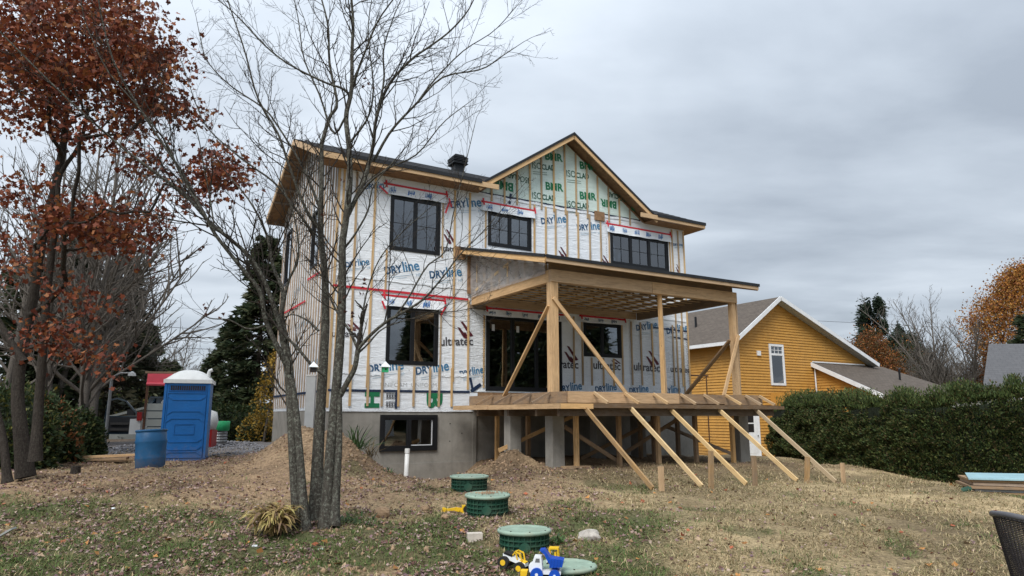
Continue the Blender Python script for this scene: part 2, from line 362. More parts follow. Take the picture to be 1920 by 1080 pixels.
M['rust'] = generic('rusty_steel', (.10, .05, .03), .8, .3, 9, .2)
M['carpaint'] = generic('black_car_paint', (.012, .022, .032), .15, .1, 4, 0, spec=.5)
M['pink'] = generic('pink_tarp', (.75, .10, .14), .5, .12, 5, .2)
M['redp'] = generic('red_paint', (.30, .02, .02), .4, .15, 5, .05)
M['rock'] = generic('pale_rock', (.40, .37, .33), .9, .35, 9, .6, 22, .02, dirt=(.15, .11, .1), dirt_amt=.7)
M['block'] = generic('pale_block', (.50, .45, .39), .9, .15, 9, .3, 22, .01)
M['dirtclod'] = generic('dirt_clod', (.27, .185, .115), .95, .35, 5, .5, 30, .02)
M['gravel'] = generic('grey_gravel', (.20, .20, .215), .9, .45, 9, .3, 30, .01)
M['straw'] = leaf_mat('withered_leaf', .6, .25)
M['tarp'] = generic('turquoise_tarp', (.32, .50, .55), .4, .12, 3, .3, 12, .02, dirt=(.4, .45, .42), dirt_amt=.4)
M['chair'] = generic('dark_wicker', (.028, .024, .026), .45, .25, 20, .1)
M['chairrim'] = generic('grey_chair_rim', (.09, .09, .10), .4, .15, 20, .05)
M['bluehose'] = generic('blue_hose', (.02, .12, .45), .4, .1, 5, 0)
M['wire'] = generic('cable', (.05, .05, .055), .6, .1, 3, 0)

muddy(M['bluep'], 0, .7); muddy(M['bluebar'], 0, .6); muddy(M['siding'], -.3, .5, (.3, .2, .1))
# ------------------------------------------------------------------ noise + terrain
def _h(ix, iy, s):
    n = (ix*374761393 + iy*668265263 + s*1442695041) & 0x7fffffff
    n = ((n ^ (n >> 13))*1274126177) & 0x7fffffff
    return ((n ^ (n >> 16)) & 0xffff)/65535.0
def vnoise(x, y, s=0):
    x = np.asarray(x, float); y = np.asarray(y, float)
    ix = np.floor(x).astype(np.int64); iy = np.floor(y).astype(np.int64); fx = x-ix; fy = y-iy
    fx = fx*fx*(3-2*fx); fy = fy*fy*(3-2*fy)
    a = _h(ix, iy, s); b = _h(ix+1, iy, s); c = _h(ix, iy+1, s); d = _h(ix+1, iy+1, s)
    return (a*(1-fx)+b*fx)*(1-fy)+(c*(1-fx)+d*fx)*fy
def fbm(x, y, s=0, o=4):
    r = 0; a = .5
    for i in range(o): r = r+a*vnoise(x, y, s+i*17); x = x*2.03+3.1; y = y*2.03+1.7; a *= .5
    return r/(1-.5**o)
ANCH = np.array([(-3,6.5,.05),(0,7,.03),(4,7,0),(8,9,.02),(0,0,0),(-8,4,.05),(8,2,0),(-6,8,.15),(-9,9,.25),
 (.15,8.6,.1),(-.34,9.9,.28),(-.69,11.5,.40),(-2.6,8.8,.22),(1.5,14.8,.5),(3.5,16,.5),(6,17.6,.45),(8.6,19,.3),(2.7,12.7,.3),(4.8,13.8,.28),(7.2,15.4,.2),
 (4,11,.18),(-1.6,14,.3),(-1.9,15.4,.1),(.6,14.2,.48),(1,17,.52),(4,19,.5),(8,22,.3),(-8.1,23.6,.62),(-8.9,19,.44),(-7.7,15,.46),(-10.5,20,.5),(-9,13,.5),(-12,17,.55),(-5.5,20,.68),
 (-10,24,.64),(-14,30,.6),(-20,34,.6),(-30,60,.6),(-13,12,.45),(0,40,.3),(9.3,20,.12),(11,16.5,.05),(13,14,0),(10.6,32,-.28),(14,33,-.3),(11.5,28,-.22),(25,35,-.3),(30,60,-.3),
 (40,10,-.1),(-40,10,.4),(-5.5,12,.45),(-4,10.5,.32),(-7.5,12,.42)], float)
def base_h(X, Y):
    X = np.asarray(X, float); Y = np.asarray(Y, float); num = 0; den = 0
    for ax, ay, az in ANCH:
        w = 1/(((X-ax)**2+(Y-ay)**2)+.6)**2; num = num+w*az; den = den+w
    return num/den
def sstep(x, a, b): t = np.clip((x-a)/(b-a), 0, 1); return t*t*(3-2*t)
def toab(X, Y):
    dx = X-CO[0]; dy = Y-CO[1]; return dx*Ux+dy*Uy, -dx*Uy+dy*Ux
def gauss(X, Y, cx, cy, sx, sy, rot=0):
    c, s_ = math.cos(rot), math.sin(rot); u = (X-cx)*c+(Y-cy)*s_; v_ = -(X-cx)*s_+(Y-cy)*c
    return np.exp(-(u*u/(2*sx*sx)+v_*v_/(2*sy*sy)))
def ground(X, Y):
    X = np.asarray(X, float); Y = np.asarray(Y, float); h = base_h(X, Y); a, b = toab(X, Y)
    n = fbm(X*.9, Y*.9, 3)-.5; n2 = fbm(X*4, Y*4, 9, 4)-.5
    # dug-out before the left half of the wall, with the mound thrown up left of it
    pit = sstep(a, .6, 1.7)*(1-sstep(a, 3.0, 3.9))*sstep(b, -3.2, -1.5)
    h = h*(1-pit)+pit*.02
    mr = np.hypot(X+4.05, (Y-15.1)*.95); mound = 1.0*np.exp(-(mr/1.22)**2.2)+.16*gauss(X, Y, -3.4, 13.2, .9, .6)+.14*gauss(X, Y, -5.6, 14.6, 1.1, 1.0)
    h = h+mound*(1+n*.5)
    h = h+.38*gauss(X, Y, .05, 15.5, .32, .45)*(1+n2)+.30*gauss(X, Y, -.75, 16.3, .5, .5)*(1+n2)+.13*gauss(X, Y, -1.2, 12.3, .8, .6)
    dirt = dirt_mask(X, Y)
    h = h+n*.10+n2*(.05+.10*dirt)*np.where(np.abs(Y) < 40, 1, 0)
    inside = (a > -.2) & (a < 11.6) & (b > .1) & (b < 5.9)
    return np.where(inside, np.minimum(h, .3), h)
def dirt_mask(X, Y):
    n = fbm(X*.7, Y*.7, 21, 4)
    d = (1-sstep(X+ (Y-12)*.12, .2, 2.2))*sstep(Y, 8.6+n*1.6, 10.4+n*1.6)
    d = np.maximum(d, .9*gauss(X, Y, -4.2, 15, 1.6, 2)); d = np.maximum(d, sstep(n, .56, .66)*.8*(1-sstep(X, -1, 0)))
    a, b = toab(X, Y); d = np.maximum(d, sstep(a, 2.5, 3.6)*(1-sstep(a, 12, 13))*sstep(b, -6.2, -4.8)*.75)
    return np.clip(d, 0, 1)
def green_mask(X, Y):
    n = fbm(X*.8+5, Y*.8, 33, 4)
    g = (1-sstep(Y, 8.2+n*2.4, 9.6+n*2.4))*(1-sstep(X, .6+n*1.6, 2.0+n*1.6))
    g = g*sstep(n, .30, .48)
    g = np.maximum(g, (1-sstep(Y, 7.5+n, 8.4+n))*(1-sstep(X, 1.4+n, 3.2+n))*sstep(n, .25, .42)*.95)
    g = np.maximum(g, sstep(fbm(X*1.3, Y*1.3, 51, 3), .64, .72)*.6*(1-sstep(Y, 14, 20)))
    return np.clip(g, 0, 1)
def gh(x, y): return float(ground(np.array([x]), np.array([y]))[0])

def axis_pts(lo, hi, d0, d1, st, far):
    a = list(np.arange(d0, d1, st)); s_ = st; x = a[-1]
    while x < hi: s_ = min(s_*1.18, far); x += s_; a.append(x)
    s_ = st; x = a[0]
    while x > lo: s_ = min(s_*1.18, far); x -= s_; a.insert(0, x)
    return np.array(a)
xs = axis_pts(-900, 900, -9, 10, .07, 60); ys = axis_pts(-60, 1500, 5.8, 17.5, .07, 60)
GX, GY = np.meshgrid(xs, ys); GZ = ground(GX, GY)
far = sstep(np.hypot(GX, GY), 45, 120); GZ = GZ*(1-far)+far*(-.2)
nx, ny = len(xs), len(ys); idx = np.arange(nx*ny).reshape(ny, nx)
GF = np.stack([idx[:-1, :-1], idx[:-1, 1:], idx[1:, 1:], idx[1:, :-1]], -1).reshape(-1, 4)
X_, Y_ = GX.ravel(), GY.ravel()
dm = dirt_mask(X_, Y_)[:, None]; gm = green_mask(X_, Y_)[:, None]
nn = fbm(X_*2.1, Y_*2.1, 70, 5)[:, None]; n3 = fbm(X_*.5, Y_*.5, 90, 4)[:, None]
dry = np.array((.42, .325, .19))*(1-nn)+np.array((.25, .19, .105))*nn
dirtc = np.array((.33, .23, .14))*(1-nn)+np.array((.16, .11, .07))*nn
grn = np.array((.085, .115, .04))*(1-nn)+np.array((.13, .11, .06))*nn
gc = (dry*(1-dm)+dirtc*dm)*(.62+.76*sstep(n3, .28, .72)); gc = gc*(1-gm)+grn*gm
drv = (sstep(Y_, 19.5, 21.5)*(1-sstep(X_, -6, -5))*sstep(X_, -17, -15))[:, None]
gc = gc*(1-drv*.85)+np.array((.16, .16, .17))*drv*.85
ff = sstep(np.hypot(X_, Y_), 30, 60)[:, None]; gc = gc*(1-ff)+np.array((.09, .085, .05))*ff
def ground_mat():
    t = NT('ground_soil'); at_ = t.n('ShaderNodeAttribute'); at_.attribute_name = 'Col'; v_ = t.coord('Object')
    f_ = t.noise(v_, 22, 8, .7); m2 = t.noise(v_, 7, 8, .75, .5)
    col = t.mix(1.0, at_.outputs[0], t.ramp(f_, [(.32, .5), (.5, 1.), (.68, 1.5)]), 'MULTIPLY')
    col = t.mix(t.ramp(m2, [(.5, 0.), (.66, .38)]), col, (.12, .085, .06))
    t.bump(t.math('ADD', f_, t.math('MULTIPLY', m2, 2)), .9, .035); return t.set(col, .95, .15)
mesh_obj('ground', np.stack([X_, Y_, GZ.ravel()], 1), GF, ground_mat(), col=gc, smooth=True, kind='structure')

# ------------------------------------------------------------------ the house under construction
H = thing('unfinished_house', 'two storey house wrapped in white house wrap and vertical furring strips, still without siding', 'house', (CO[0], CO[1], 0), ANG)
WT = 7.9; GA, GB, GAP = 3.6, 10.0, 10.15
AL, DP = -.33, 6.1      # left edge and depth of the house
RB, RZ, E0, E1, EZ = 2.95, 9.62, -.5, 6.4, 8.08
RSL = (RZ-EZ)/(RB-E0)
rft = lambda b: EZ+RSL*(b-E0) if b <= RB else EZ+RSL*(E1-b)      # roof line
WINS = [(1.10, 2.55, 5.90, 7.41), (4.04, 5.50, 6.39, 7.41), (8.48, 10.94, 6.35, 7.41), (1.10, 2.55, 2.90, 4.42), (4.0, 6.54, 2.28, 4.40), (7.35, 8.80, 3.37, 4.42)]
BW = (1.02, 2.57, .73, 1.63)
def holed(mb, a0, a1, z0, z1, holes, b0, b1, m=0):
    A = sorted({a0, a1, *[h[0] for h in holes if a0 < h[0] < a1], *[h[1] for h in holes if a0 < h[1] < a1]})
    for p, q in zip(A[:-1], A[1:]):
        c = (p+q)/2; hs = sorted([h for h in holes if h[0] < c < h[1]], key=lambda h: h[2]); z = z0
        for h in hs: mb.box(p, q, b0, b1, z, h[2], m); z = h[3]
        mb.box(p, q, b0, b1, z, z1, m)
wf = MB(); holed(wf, AL, 11.7, 1.76, WT, WINS, .0, .14)
wf.prism([(GA, WT), (GB, WT), ((GA+GB)/2, GAP-.08)], 1, 0, .14)
wf.build('front_wall', M['sheath'], H)
SW = [(4.85, 5.6, 5.68, 7.45), (1.5, 2.3, 5.62, 7.25)]
def sidewall(mb, x0, x1):
    B = sorted([.14, RB, DP]+[v_ for w_ in SW for v_ in w_[:2]])
    for p, q in zip(B[:-1], B[1:]):
        h = [s_ for s_ in SW if s_[0] <= p and q <= s_[1]]
        if h: mb.box(x0, x1, p, q, 1.76, h[0][2]); z = h[0][3]
        else: z = 1.76
        mb.prism([(p, z), (q, z), (q, rft(q)-.08), (p, rft(p)-.08)], 0, x0, x1)
part('side_wall', M['sheath'], H, lambda b: sidewall(b, AL, AL+.14))
part('side_wall', M['sheath'], H, lambda b: b.box(11.56, 11.7, .14, DP, 1.76, WT))
boxp('rear_wall', M['roomwall'], H, .14, 11.56, DP-.14, DP, .2, WT)
boxp('upper_floor', M['roomwall'], H, AL+.15, 11.56, .15, DP-.15, 4.62, 4.9); boxp('main_floor', M['roomwall'], H, AL+.15, 11.56, .15, DP-.15, 1.8, 2.22)
boxp('ceiling', M['roomwall'], H, AL+.15, 11.56, .15, DP-.15, 7.7, 7.8)
for a in (3.3, 7.0, 9.4): boxp('partition', M['roomwall'], H, a, a+.1, 1.4, DP-.15, 2.23, 4.61); boxp('partition', M['roomwall'], H, a, a+.1, .9, DP-.15, 4.91, 7.69)
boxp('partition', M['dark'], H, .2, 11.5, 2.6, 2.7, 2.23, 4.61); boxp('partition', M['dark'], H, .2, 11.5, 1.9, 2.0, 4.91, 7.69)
for a in np.arange(1.2, 2.6, .4): boxp('stud', M['strap'], H, a, a+.04, 2.5, 2.59, 2.23, 4.6)
def found(mb):
    holed(mb, AL, 3.62, -.4, 1.755, [BW], 0.0, .2)
    mb.box(3.62, 3.72, -.03, .2, -.4, 1.755); mb.box(3.72, 9.2, .02, .2, -.4, 1.755); mb.box(9.2, 11.7, 0, .2, -.4, 1.755)
    mb.box(AL, AL+.2, .2, DP, -.4, 1.755); mb.box(11.5, 11.7, .2, DP, -.4, 1.755)
part('foundation', M['concrete'], H, found)
boxp('footing', M['concrete'], H, AL-.02, 3.64, -.035, -.002, -.4, .42)
for (a, z) in [(.45, .95), (.45, 1.35), (2.95, .95), (2.95, 1.4), (3.3, 1.15), (.8, .5), (1.8, .55)]:
    part('form_tie', M['metal_dark'], H, lambda b: b.tube([(a, .001, z), (a, -.006, z)], .016, 8))
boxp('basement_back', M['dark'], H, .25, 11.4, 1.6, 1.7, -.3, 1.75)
# house wrap: billowing sheets in front of the boarding
def wrap_sheet(name, mat, a0, a1, z0, z1, holes=(), b=-.002, amp=.012, wave_bottom=0, parent=H, axis='f', clip=None, st=.05, seed=1):
    A = sorted(set(list(np.round(np.arange(a0, a1, st), 3))+[a1]+[h[k] for h in holes for k in (0, 1) if a0 < h[k] < a1]))
    Z = sorted(set(list(np.round(np.arange(z0, z1, st), 3))+[z1]+[h[k] for h in holes for k in (2, 3) if z0 < h[k] < z1]))
    A = np.array(A); Z = np.array(Z); AA, ZZ = np.meshgrid(A, Z)
    ZZ2 = ZZ.copy()
    if clip is not None: ZZ2 = np.minimum(ZZ, clip(AA))
    d = amp*(fbm(AA*3+seed, ZZ*.9, 5+seed, 4)*.6+fbm(AA*1.2, ZZ*4, 8+seed, 3)*.4)
    if wave_bottom: ZZ2 = np.where(ZZ <= z0+.001, ZZ2+wave_bottom*(vnoise(AA*.9, AA*0, 3)-.5), ZZ2)
    BB = b-amp+d; n0, n1 = len(Z), len(A); ix = np.arange(n0*n1).reshape(n0, n1)
    F = np.stack([ix[:-1, :-1], ix[:-1, 1:], ix[1:, 1:], ix[1:, :-1]], -1).reshape(-1, 4)
    ca = ((AA[:-1, :-1]+AA[1:, 1:])/2).ravel(); cz = ((ZZ[:-1, :-1]+ZZ[1:, 1:])/2).ravel(); keep = np.ones(len(F), bool)
    for h in holes: keep &= ~((ca > h[0]) & (ca < h[1]) & (cz > h[2]) & (cz < h[3]))
    if clip is not None:
        zl = np.minimum(ZZ[:-1, :-1], ZZ[:-1, 1:]).ravel(); keep &= zl < clip(ca)
    V = np.stack([AA.ravel(), BB.ravel(), ZZ2.ravel()], 1)
    if axis == 's': V = np.stack([AL+BB.ravel(), AA.ravel(), ZZ2.ravel()], 1)
    return mesh_obj(name, V, F[keep], mat, parent, smooth=True)
wrap_sheet('house_wrap', M['wrap'], AL, 3.5, 2.24, WT, WINS, seed=1, amp=.018)
wrap_sheet('house_wrap', M['wrap_rough'], 3.5, 4.0, 2.24, 4.6, (), seed=2, amp=.013)
wrap_sheet('house_wrap', M['wrap'], 3.5, 11.7, 4.6, WT, WINS, seed=3)
wrap_sheet('house_wrap', M['wrap'], 4.0, 9.1, 2.24, 4.6, WINS, seed=4)
wrap_sheet('house_wrap', M['wrap_rough'], 9.1, 11.7, 2.1, 4.6, WINS, seed=5, amp=.013)
wrap_sheet('wrap_skirt', M['wrap'], AL-.02, 3.75, 1.72, 2.22, (), b=-.012, amp=.02, wave_bottom=.03, seed=6)
gz = lambda A: GAP-.1-(GAP-7.9)/(GB-GA)*2*np.abs(A-(GA+GB)/2)
wrap_sheet('green_house_wrap', M['wrap_green'], GA+.05, GB-.05, WT, GAP-.1, (), b=-.002, amp=.010, clip=gz, seed=7)
wrap_sheet('house_wrap', M['wrap'], 0, DP, 1.74, 9.7, SW, b=-.002, amp=.012, axis='s', clip=lambda B: RZ-RSL*np.abs(B-RB)-.07, seed=8, st=.08)
# dark seam tapes
def stripf(name, mat, a0, z0, a1, z1, w, b=-.017, t=.002, parent=H):
    return part(name, mat, parent, lambda mb: mb.beam((a0, b, z0), (a1, b, z1), t, w, (0, 0, 1)))
stripf('seam_tape', M['tape_dark'], AL, 2.215, 3.5, 2.235, .06, b=-.036)
stripf('seam_tape', M['tape_dark'], 3.62, 7.91, 9.75, 7.95, .055)
stripf('seam_tape', M['tape_dark'], 3.55, 2.25, 3.85, 2.45, .10, b=-.02); stripf('seam_tape', M['tape_dark'], 3.52, 2.62, 3.60, 2.3, .07, b=-.022)
stripf('seam_tape', M['tape_dark'], 1.42, 2.2, 1.42, 1.78, .06, b=-.036)
stripf('seam_tape', M['tape_dark'], 10.15, 4.42, 11.65, 4.38, .05); stripf('seam_tape', M['tape_dark'], 11.0, 4.15, 11.62, 4.12, .05)
stripf('seam_tape', M['tape_dark'], 4.75, 7.72, 4.80, 8.05, .08)
part('seam_tape', M['tape_dark'], H, lambda b: b.beam((AL-.036, .02, 2.21), (AL-.036, DP, 2.2), .002, .06))
stripf('red_tape', M['tape_red'], AL, 4.80, 3.43, 4.76, .06, b=-.036)
part('red_tape', M['tape_red'], H, lambda b: b.beam((AL-.036, 2.6, 4.78), (AL-.036, DP-.1, 4.78), .002, .055))
part('red_tape', M['tape_red'], H, lambda b: b.beam((AL-.036, 1.2, 5.35), (AL-.036, 2.5, 5.37), .002, .055))

# print on the sheets
_tc = {}
def text_geo(body, bold=0.0):
    k = (body, bold)
    if k not in _tc:
        cu = bpy.data.curves.new('t', 'FONT'); cu.body = body; cu.offset = bold; cu.resolution_u = 3
        ob = bpy.data.objects.new('t', cu); me = bpy.data.meshes.new_from_object(ob)
        v = np.array([q.co[:2] for q in me.vertices]); f = [tuple(p.vertices) for p in me.polygons]
        v[:, 0] -= v[:, 0].min(); _tc[k] = (v, f, v[:, 0].max())
        bpy.data.objects.remove(ob); bpy.data.curves.remove(cu); bpy.data.meshes.remove(me)
    return _tc[k]
def put_text(mb, body, p, q, b, m=0, bold=.03, hs=1.0, frac=(0, 1), axis='f'):
    v, f, w = text_geo(body, bold); P = np.array(p, float); Q = np.array(q, float); d = Q-P; ln = np.linalg.norm(d); d /= ln
    n = np.array((-d[1], d[0])); s_ = ln*(frac[1]-frac[0])/w
    i0 = len(mb.v)
    for x, y in v:
        g = P+d*(frac[0]*ln+x*s_)+n*(y*s_*hs)
        mb.v.append((g[0], b, g[1]) if axis == 'f' else (b, g[0], g[1]))
    for t_ in f: mb.f.append(tuple(i0+i for i in t_)); mb.uv += [(0, 0)]*len(t_); mb.mi.append(m)
INK = [M['ink_dark'], M['ink_blue'], M['ink_light'], M['ink_grey'], M['ink_black'], M['ink_maroon'], M['ink_green'], M['ink_dgreen']]
def pr(p0, p1, fn, name='printed_lettering', b=-.0165):
    P = fac(*p0, b=0); Q = fac(*p1, b=0); mb = MB(); fn(mb, P, Q, b); return mb.build(name, INK, H)
def dry(mb, P, Q, b):
    put_text(mb, 'DRY', P, Q, b, 0, .035, 1.12, (0, .5)); put_text(mb, 'line', P, Q, b, 1, .022, 1.12, (.52, 1))
    d = np.array(Q)-np.array(P); n = np.array((-d[1], d[0])); u = lambda x, y: np.array(P)+d*x+n*y
    put_text(mb, 'HP', u(.86, -.17), u(1.0, -.17), b, 2, .01)
    for k, y in enumerate((-.10, -.155)): 
        s_, e_ = u(.12, y), u(.78-.2*k, y); mb.beam((s_[0], b, s_[1]), (e_[0], b, e_[1]), .0005, .012, m=2)
def ultra(mb, P, Q, b): put_text(mb, 'ultratec', P, Q, b, 4, .02, 1.0)
for p, q in [((648, 501), (693, 496)), ((722, 514.5), (787, 506)), ((806, 522), (866, 517)), ((846, 390), (903, 387)), ((684, 355), (728, 352)),
             ((689, 699), (757, 692)), ((780, 702.5), (842, 694)), ((862, 706), (907, 699)), ((1193, 620), (1233, 615)), ((1250, 626), (1290, 621)),
             ((1046, 735), (1091, 730)), ((1116, 735), (1156, 731)), ((1180, 737), (1216, 734)), ((1240, 738), (1276, 735)),
             ((1015, 420), (1062, 417)), ((1082, 432), (1126, 430)), ((1262, 461), (1279.5, 462))]: pr(p, q, dry)
for p, q in [((825, 648), (887, 647)), ((1030, 689), (1084, 691)), ((1112, 691), (1163, 694)), ((1188, 694), (1237, 697)), ((1257, 697), (1293, 699)), ((815, 469), (860, 473)), ((622, 631), (675, 632))]:
    pr(p, q, ultra)
def chevron(x0, y0, x1, y1):
    P = fac(x0, y0); Q = fac(x1, y1); sx = Q[0]-P[0]; sz = P[1]-Q[1]; mb = MB()
    for poly in [[(.18, 1), (.36, .97), (1.0, .22), (.80, .16)], [(.0, .66), (.16, .63), (.56, .2), (.36, .12)], [(.45, .42), (.62, .26), (.7, .08), (.55, .02), (.38, .1)]]:
        mb.face([(P[0]+sx*x, -.0165, Q[1]+sz*y) for x, y in poly], m=5)
    mb.build('printed_emblem', INK, H)
for c in [(857, 602, 887, 637), (1057, 648, 1084, 682), (1210, 657, 1236, 690), (1145, 672, 1164, 684), (831, 429, 853, 460), (1046, 462, 1064, 486), (1127, 478, 1142, 498), (1266, 495, 1275, 512), (650, 600, 676, 622)]: chevron(*c)
for p, q, c, bd in [((1022, 299), (1055, 303.5), 6, .06), ((1087, 316), (1118, 320), 6, .06), ((1023, 355), (1056, 359), 6, .06), ((1087, 372.5), (1118, 376), 6, .06)]:
    pr(p, q, lambda mb, P, Q, b, c=c, bd=bd: put_text(mb, 'BMR', P, Q, b, c, .035, 1.0))
for p, q in [((962, 345), (923, 336)), ((1155, 379), (1125, 373)), ((1205, 389), (1181, 383))]: pr(p, q, lambda mb, P, Q, b: put_text(mb, 'BMR', P, Q, b, 6, .035, 1.0))
for p, q in [((998, 316), (1040, 320)), ((1062, 331), (1104, 336)), ((998, 372), (1041, 377)), ((1063, 388), (1104, 391.5))]:
    def iso(mb, P, Q, b):
        put_text(mb, 'ISO', P, Q, b, 7, .0, 1.25, (0, .4)); put_text(mb, 'CLAD', P, Q, b, 7, .03, 1.25, (.42, 1))
        d = np.array(Q)-np.array(P); n = np.array((-d[1], d[0])); u = lambda x, y: np.array(P)+d*x+n*y
        for y in (-.12, -.2): s_, e_ = u(0, y), u(.62, y); mb.beam((s_[0], b, s_[1]), (e_[0], b, e_[1]), .0005, .012, m=7)
    pr(p, q, iso)
for p, q in [((991, 334), (951, 324)), ((1174, 369), (1138, 360))]: pr(p, q, lambda mb, P, Q, b: (put_text(mb, 'ISO', P, Q, b, 7, 0, 1.25, (0, .4)), put_text(mb, 'CLAD', P, Q, b, 7, .03, 1.25, (.42, 1))))
pr((713, 725), (818, 725.5), lambda mb, P, Q, b: put_text(mb, 'UNIFOAM  UNIFOAM', P, Q, b, 3, .0, .9))
for (a, body) in ((.62, 'H'), (2.28, 'B')):       # big green letters lying on their side on the foam skirt
    mb = MB(); put_text(mb, body, (a, 2.19), (a, 1.80), -.034, 6, .05, .85); mb.build('printed_lettering', INK, H)
for k in range(8): mb = MB(); x = 1.15+.07*(k % 4); z_ = (2.17, 1.96)[k//4]; put_text(mb, 'BMR', (x, z_), (x, z_-.16), -.034, 4, .02); mb.build('printed_lettering', INK, H)
for (b0, z0, t_) in [(.5, 6.1, 'DRYline'), (4.2, 3.4, 'ultratec'), (3.3, 5.3, 'DRYline'), (4.6, 2.6, 'DRYline'), (2.4, 4.2, 'ultratec'), (1.0, 3.0, 'DRYline')]:
    mb = MB(); put_text(mb, t_, (b0+.9, z0), (b0, z0+.05), AL-.0165, 2, .02, axis='s'); mb.build('printed_lettering', INK, H)

# furring strips
def strip(a, z0, z1, lean=0, w=.062, mat=None, b=-.0155, t=.02):
    z = z0; segs = []
    hs = sorted([h for h in WINS if h[0]-.02 < a < h[1]+.02], key=lambda h: h[2])
    for h in hs:
        if h[2]-.02 > z: segs.append((z, min(h[2]-.03, z1)))
        z = max(z, h[3]+.22)
    if z < z1: segs.append((z, z1))
    for s0, s1 in segs:
        if s1-s0 < .12: continue
        l = lean+random.uniform(-.006, .006)
        part('furring_strip', mat or M['strap'], H, lambda m_: m_.beam((a+l*(s0-z0), b-t/2, s0), (a+l*(s1-z0), b-t/2, s1), w*.9, t, (0, 1, 0)))
for a in (-.2, .19, .64): strip(a, 2.3, 7.86); strip(a+.02, 1.84, 2.85, b=-.037)
strip(AL, 1.80, 7.86, w=.07); strip(1.04, 2.42, 2.88); strip(1.03, 4.5, 5.88, w=.05)
for a in (1.03, 1.47, 1.88, 2.33, 2.59, 2.96): strip(a, 1.84, 2.86, b=-.037)
strip(3.00, 2.5, 7.84); strip(3.45, 2.3, 4.75); strip(3.45, 6.1, 7.84)
strip(2.62, 2.5, 4.44, w=.045); strip(2.62, 5.85, 7.40, w=.045); strip(3.96, 6.3, 7.38, w=.05); strip(3.93, 2.36, 4.36, w=.05)
for a in (5.60, 6.0, 6.36, 6.78, 7.2, 7.66, 8.09): strip(a, 5.85 if a < 5.8 else 5.3, 7.84, lean=.006, w=.065)
strip(8.42, 6.0, 7.38, w=.05); strip(11.02, 6.2, 7.42, w=.05)
for a in (11.15, 11.42, 11.66): strip(a, 2.3, 7.84)
for a in (4.15, 4.58, 5.01, 5.46, 5.87, 6.32, 6.75, 7.16, 7.59, 8.01, 8.44, 8.88, 9.31, 9.65):
    z1 = float(gz(np.array(a)))-.02
    if z1 > 8.05: strip(a, 7.72+.02*math.sin(a*9), z1, w=.065)
for a in (6.97, 7.29, 8.83, 9.21, 9.60, 10.08, 10.45, 10.97, 11.35): strip(a, 2.55, 4.55, lean=.004)
for a in (7.29, 7.63, 8.07, 8.47): strip(a, 2.5, 3.34)
k = 0
for b in np.arange(.08, DP, .27):
    zt = rft(b)-.16; segs = [(1.82, zt)]
    for s_ in SW:
        if s_[0]-.03 < b < s_[1]+.03: segs = [(1.82, s_[2]-.02), (s_[3]+.2, zt)]
    for s0, s1 in segs:
        l = random.uniform(-.02, .02)
        part('furring_strip', M['strap_grey'], H, lambda m_: m_.beam((AL-.026, b, s0), (AL-.026, b+l, s1), .062, .02, (1, 0, 0)))
boxp('sheathing_offcut', M['sheath'], H, 7.86, 8.24, -.06, -.016, 7.70, 7.99)
boxp('sheathing_offcut', M['sheath'], H, 3.0, 3.32, -.06, -.016, 5.86, 6.22); 

# staples and lapped edges of the sheets
sr = random.Random(9); stp = MB()
def stapline(a0, z0, a1, z1, n, j=.01, s=.012):
    for i in range(n):
        t = (i+sr.random()*.6)/n; a = a0+(a1-a0)*t+sr.uniform(-j, j); z = z0+(z1-z0)*t; stp.box(a-s/2, a+s/2, -.042, -.036, z-s*.6, z+s*.6)
for a in (3.90, 3.94, 11.56, 11.60): stapline(a, 2.4, a, 4.4, 34, .012, .016)
stapline(11.42, 2.4, 11.42, 7.3, 40, .006, .014); stapline(3.75, 5.0, 3.75, 7.2, 18, .03); stapline(3.86, 6.3, 3.86, 7.2, 16, .01, .016); stapline(8.3, 6.4, 8.3, 7.2, 12, .01, .016)
stapline(.2, 2.21, 3.4, 2.225, 60, .02, .014); stapline(3.7, 7.93, 9.7, 7.95, 90, .03, .02)
for k in range(160): a = sr.uniform(.0, 11.5); z = sr.uniform(2.4, 7.6); stp.box(a-.006, a+.006, -.020, -.016, z-.006, z+.006) if not any(h[0]-.1 < a < h[1]+.1 and h[2]-.1 < z < h[3]+.1 for h in WINS) else None
stp.build('staples', M['ink_black'], H, kind='stuff')
def lap(a0, z0, a1, z1):
    n = 40; V = []
    for i in range(n+1):
        t = i/n; a = a0+(a1-a0)*t; z = z0+(z1-z0)*t+.012*math.sin(t*23)+.008*math.sin(t*61); V += [(a, -.016, z+.10), (a, -.022-.006*abs(math.sin(t*31)), z)]
    mesh_obj('wrap_lap', V, [(2*i, 2*i+1, 2*i+3, 2*i+2) for i in range(n)], M['wrap'], H, smooth=True)
lap(-.3, 5.05, 3.45, 5.02); lap(3.5, 5.62, 8.4, 5.66); lap(4.0, 4.72, 11.6, 4.70); lap(3.6, 7.82, 9.8, 7.86); lap(.0, 2.62, 1.0, 2.60); lap(2.65, 2.62, 3.5, 2.64)

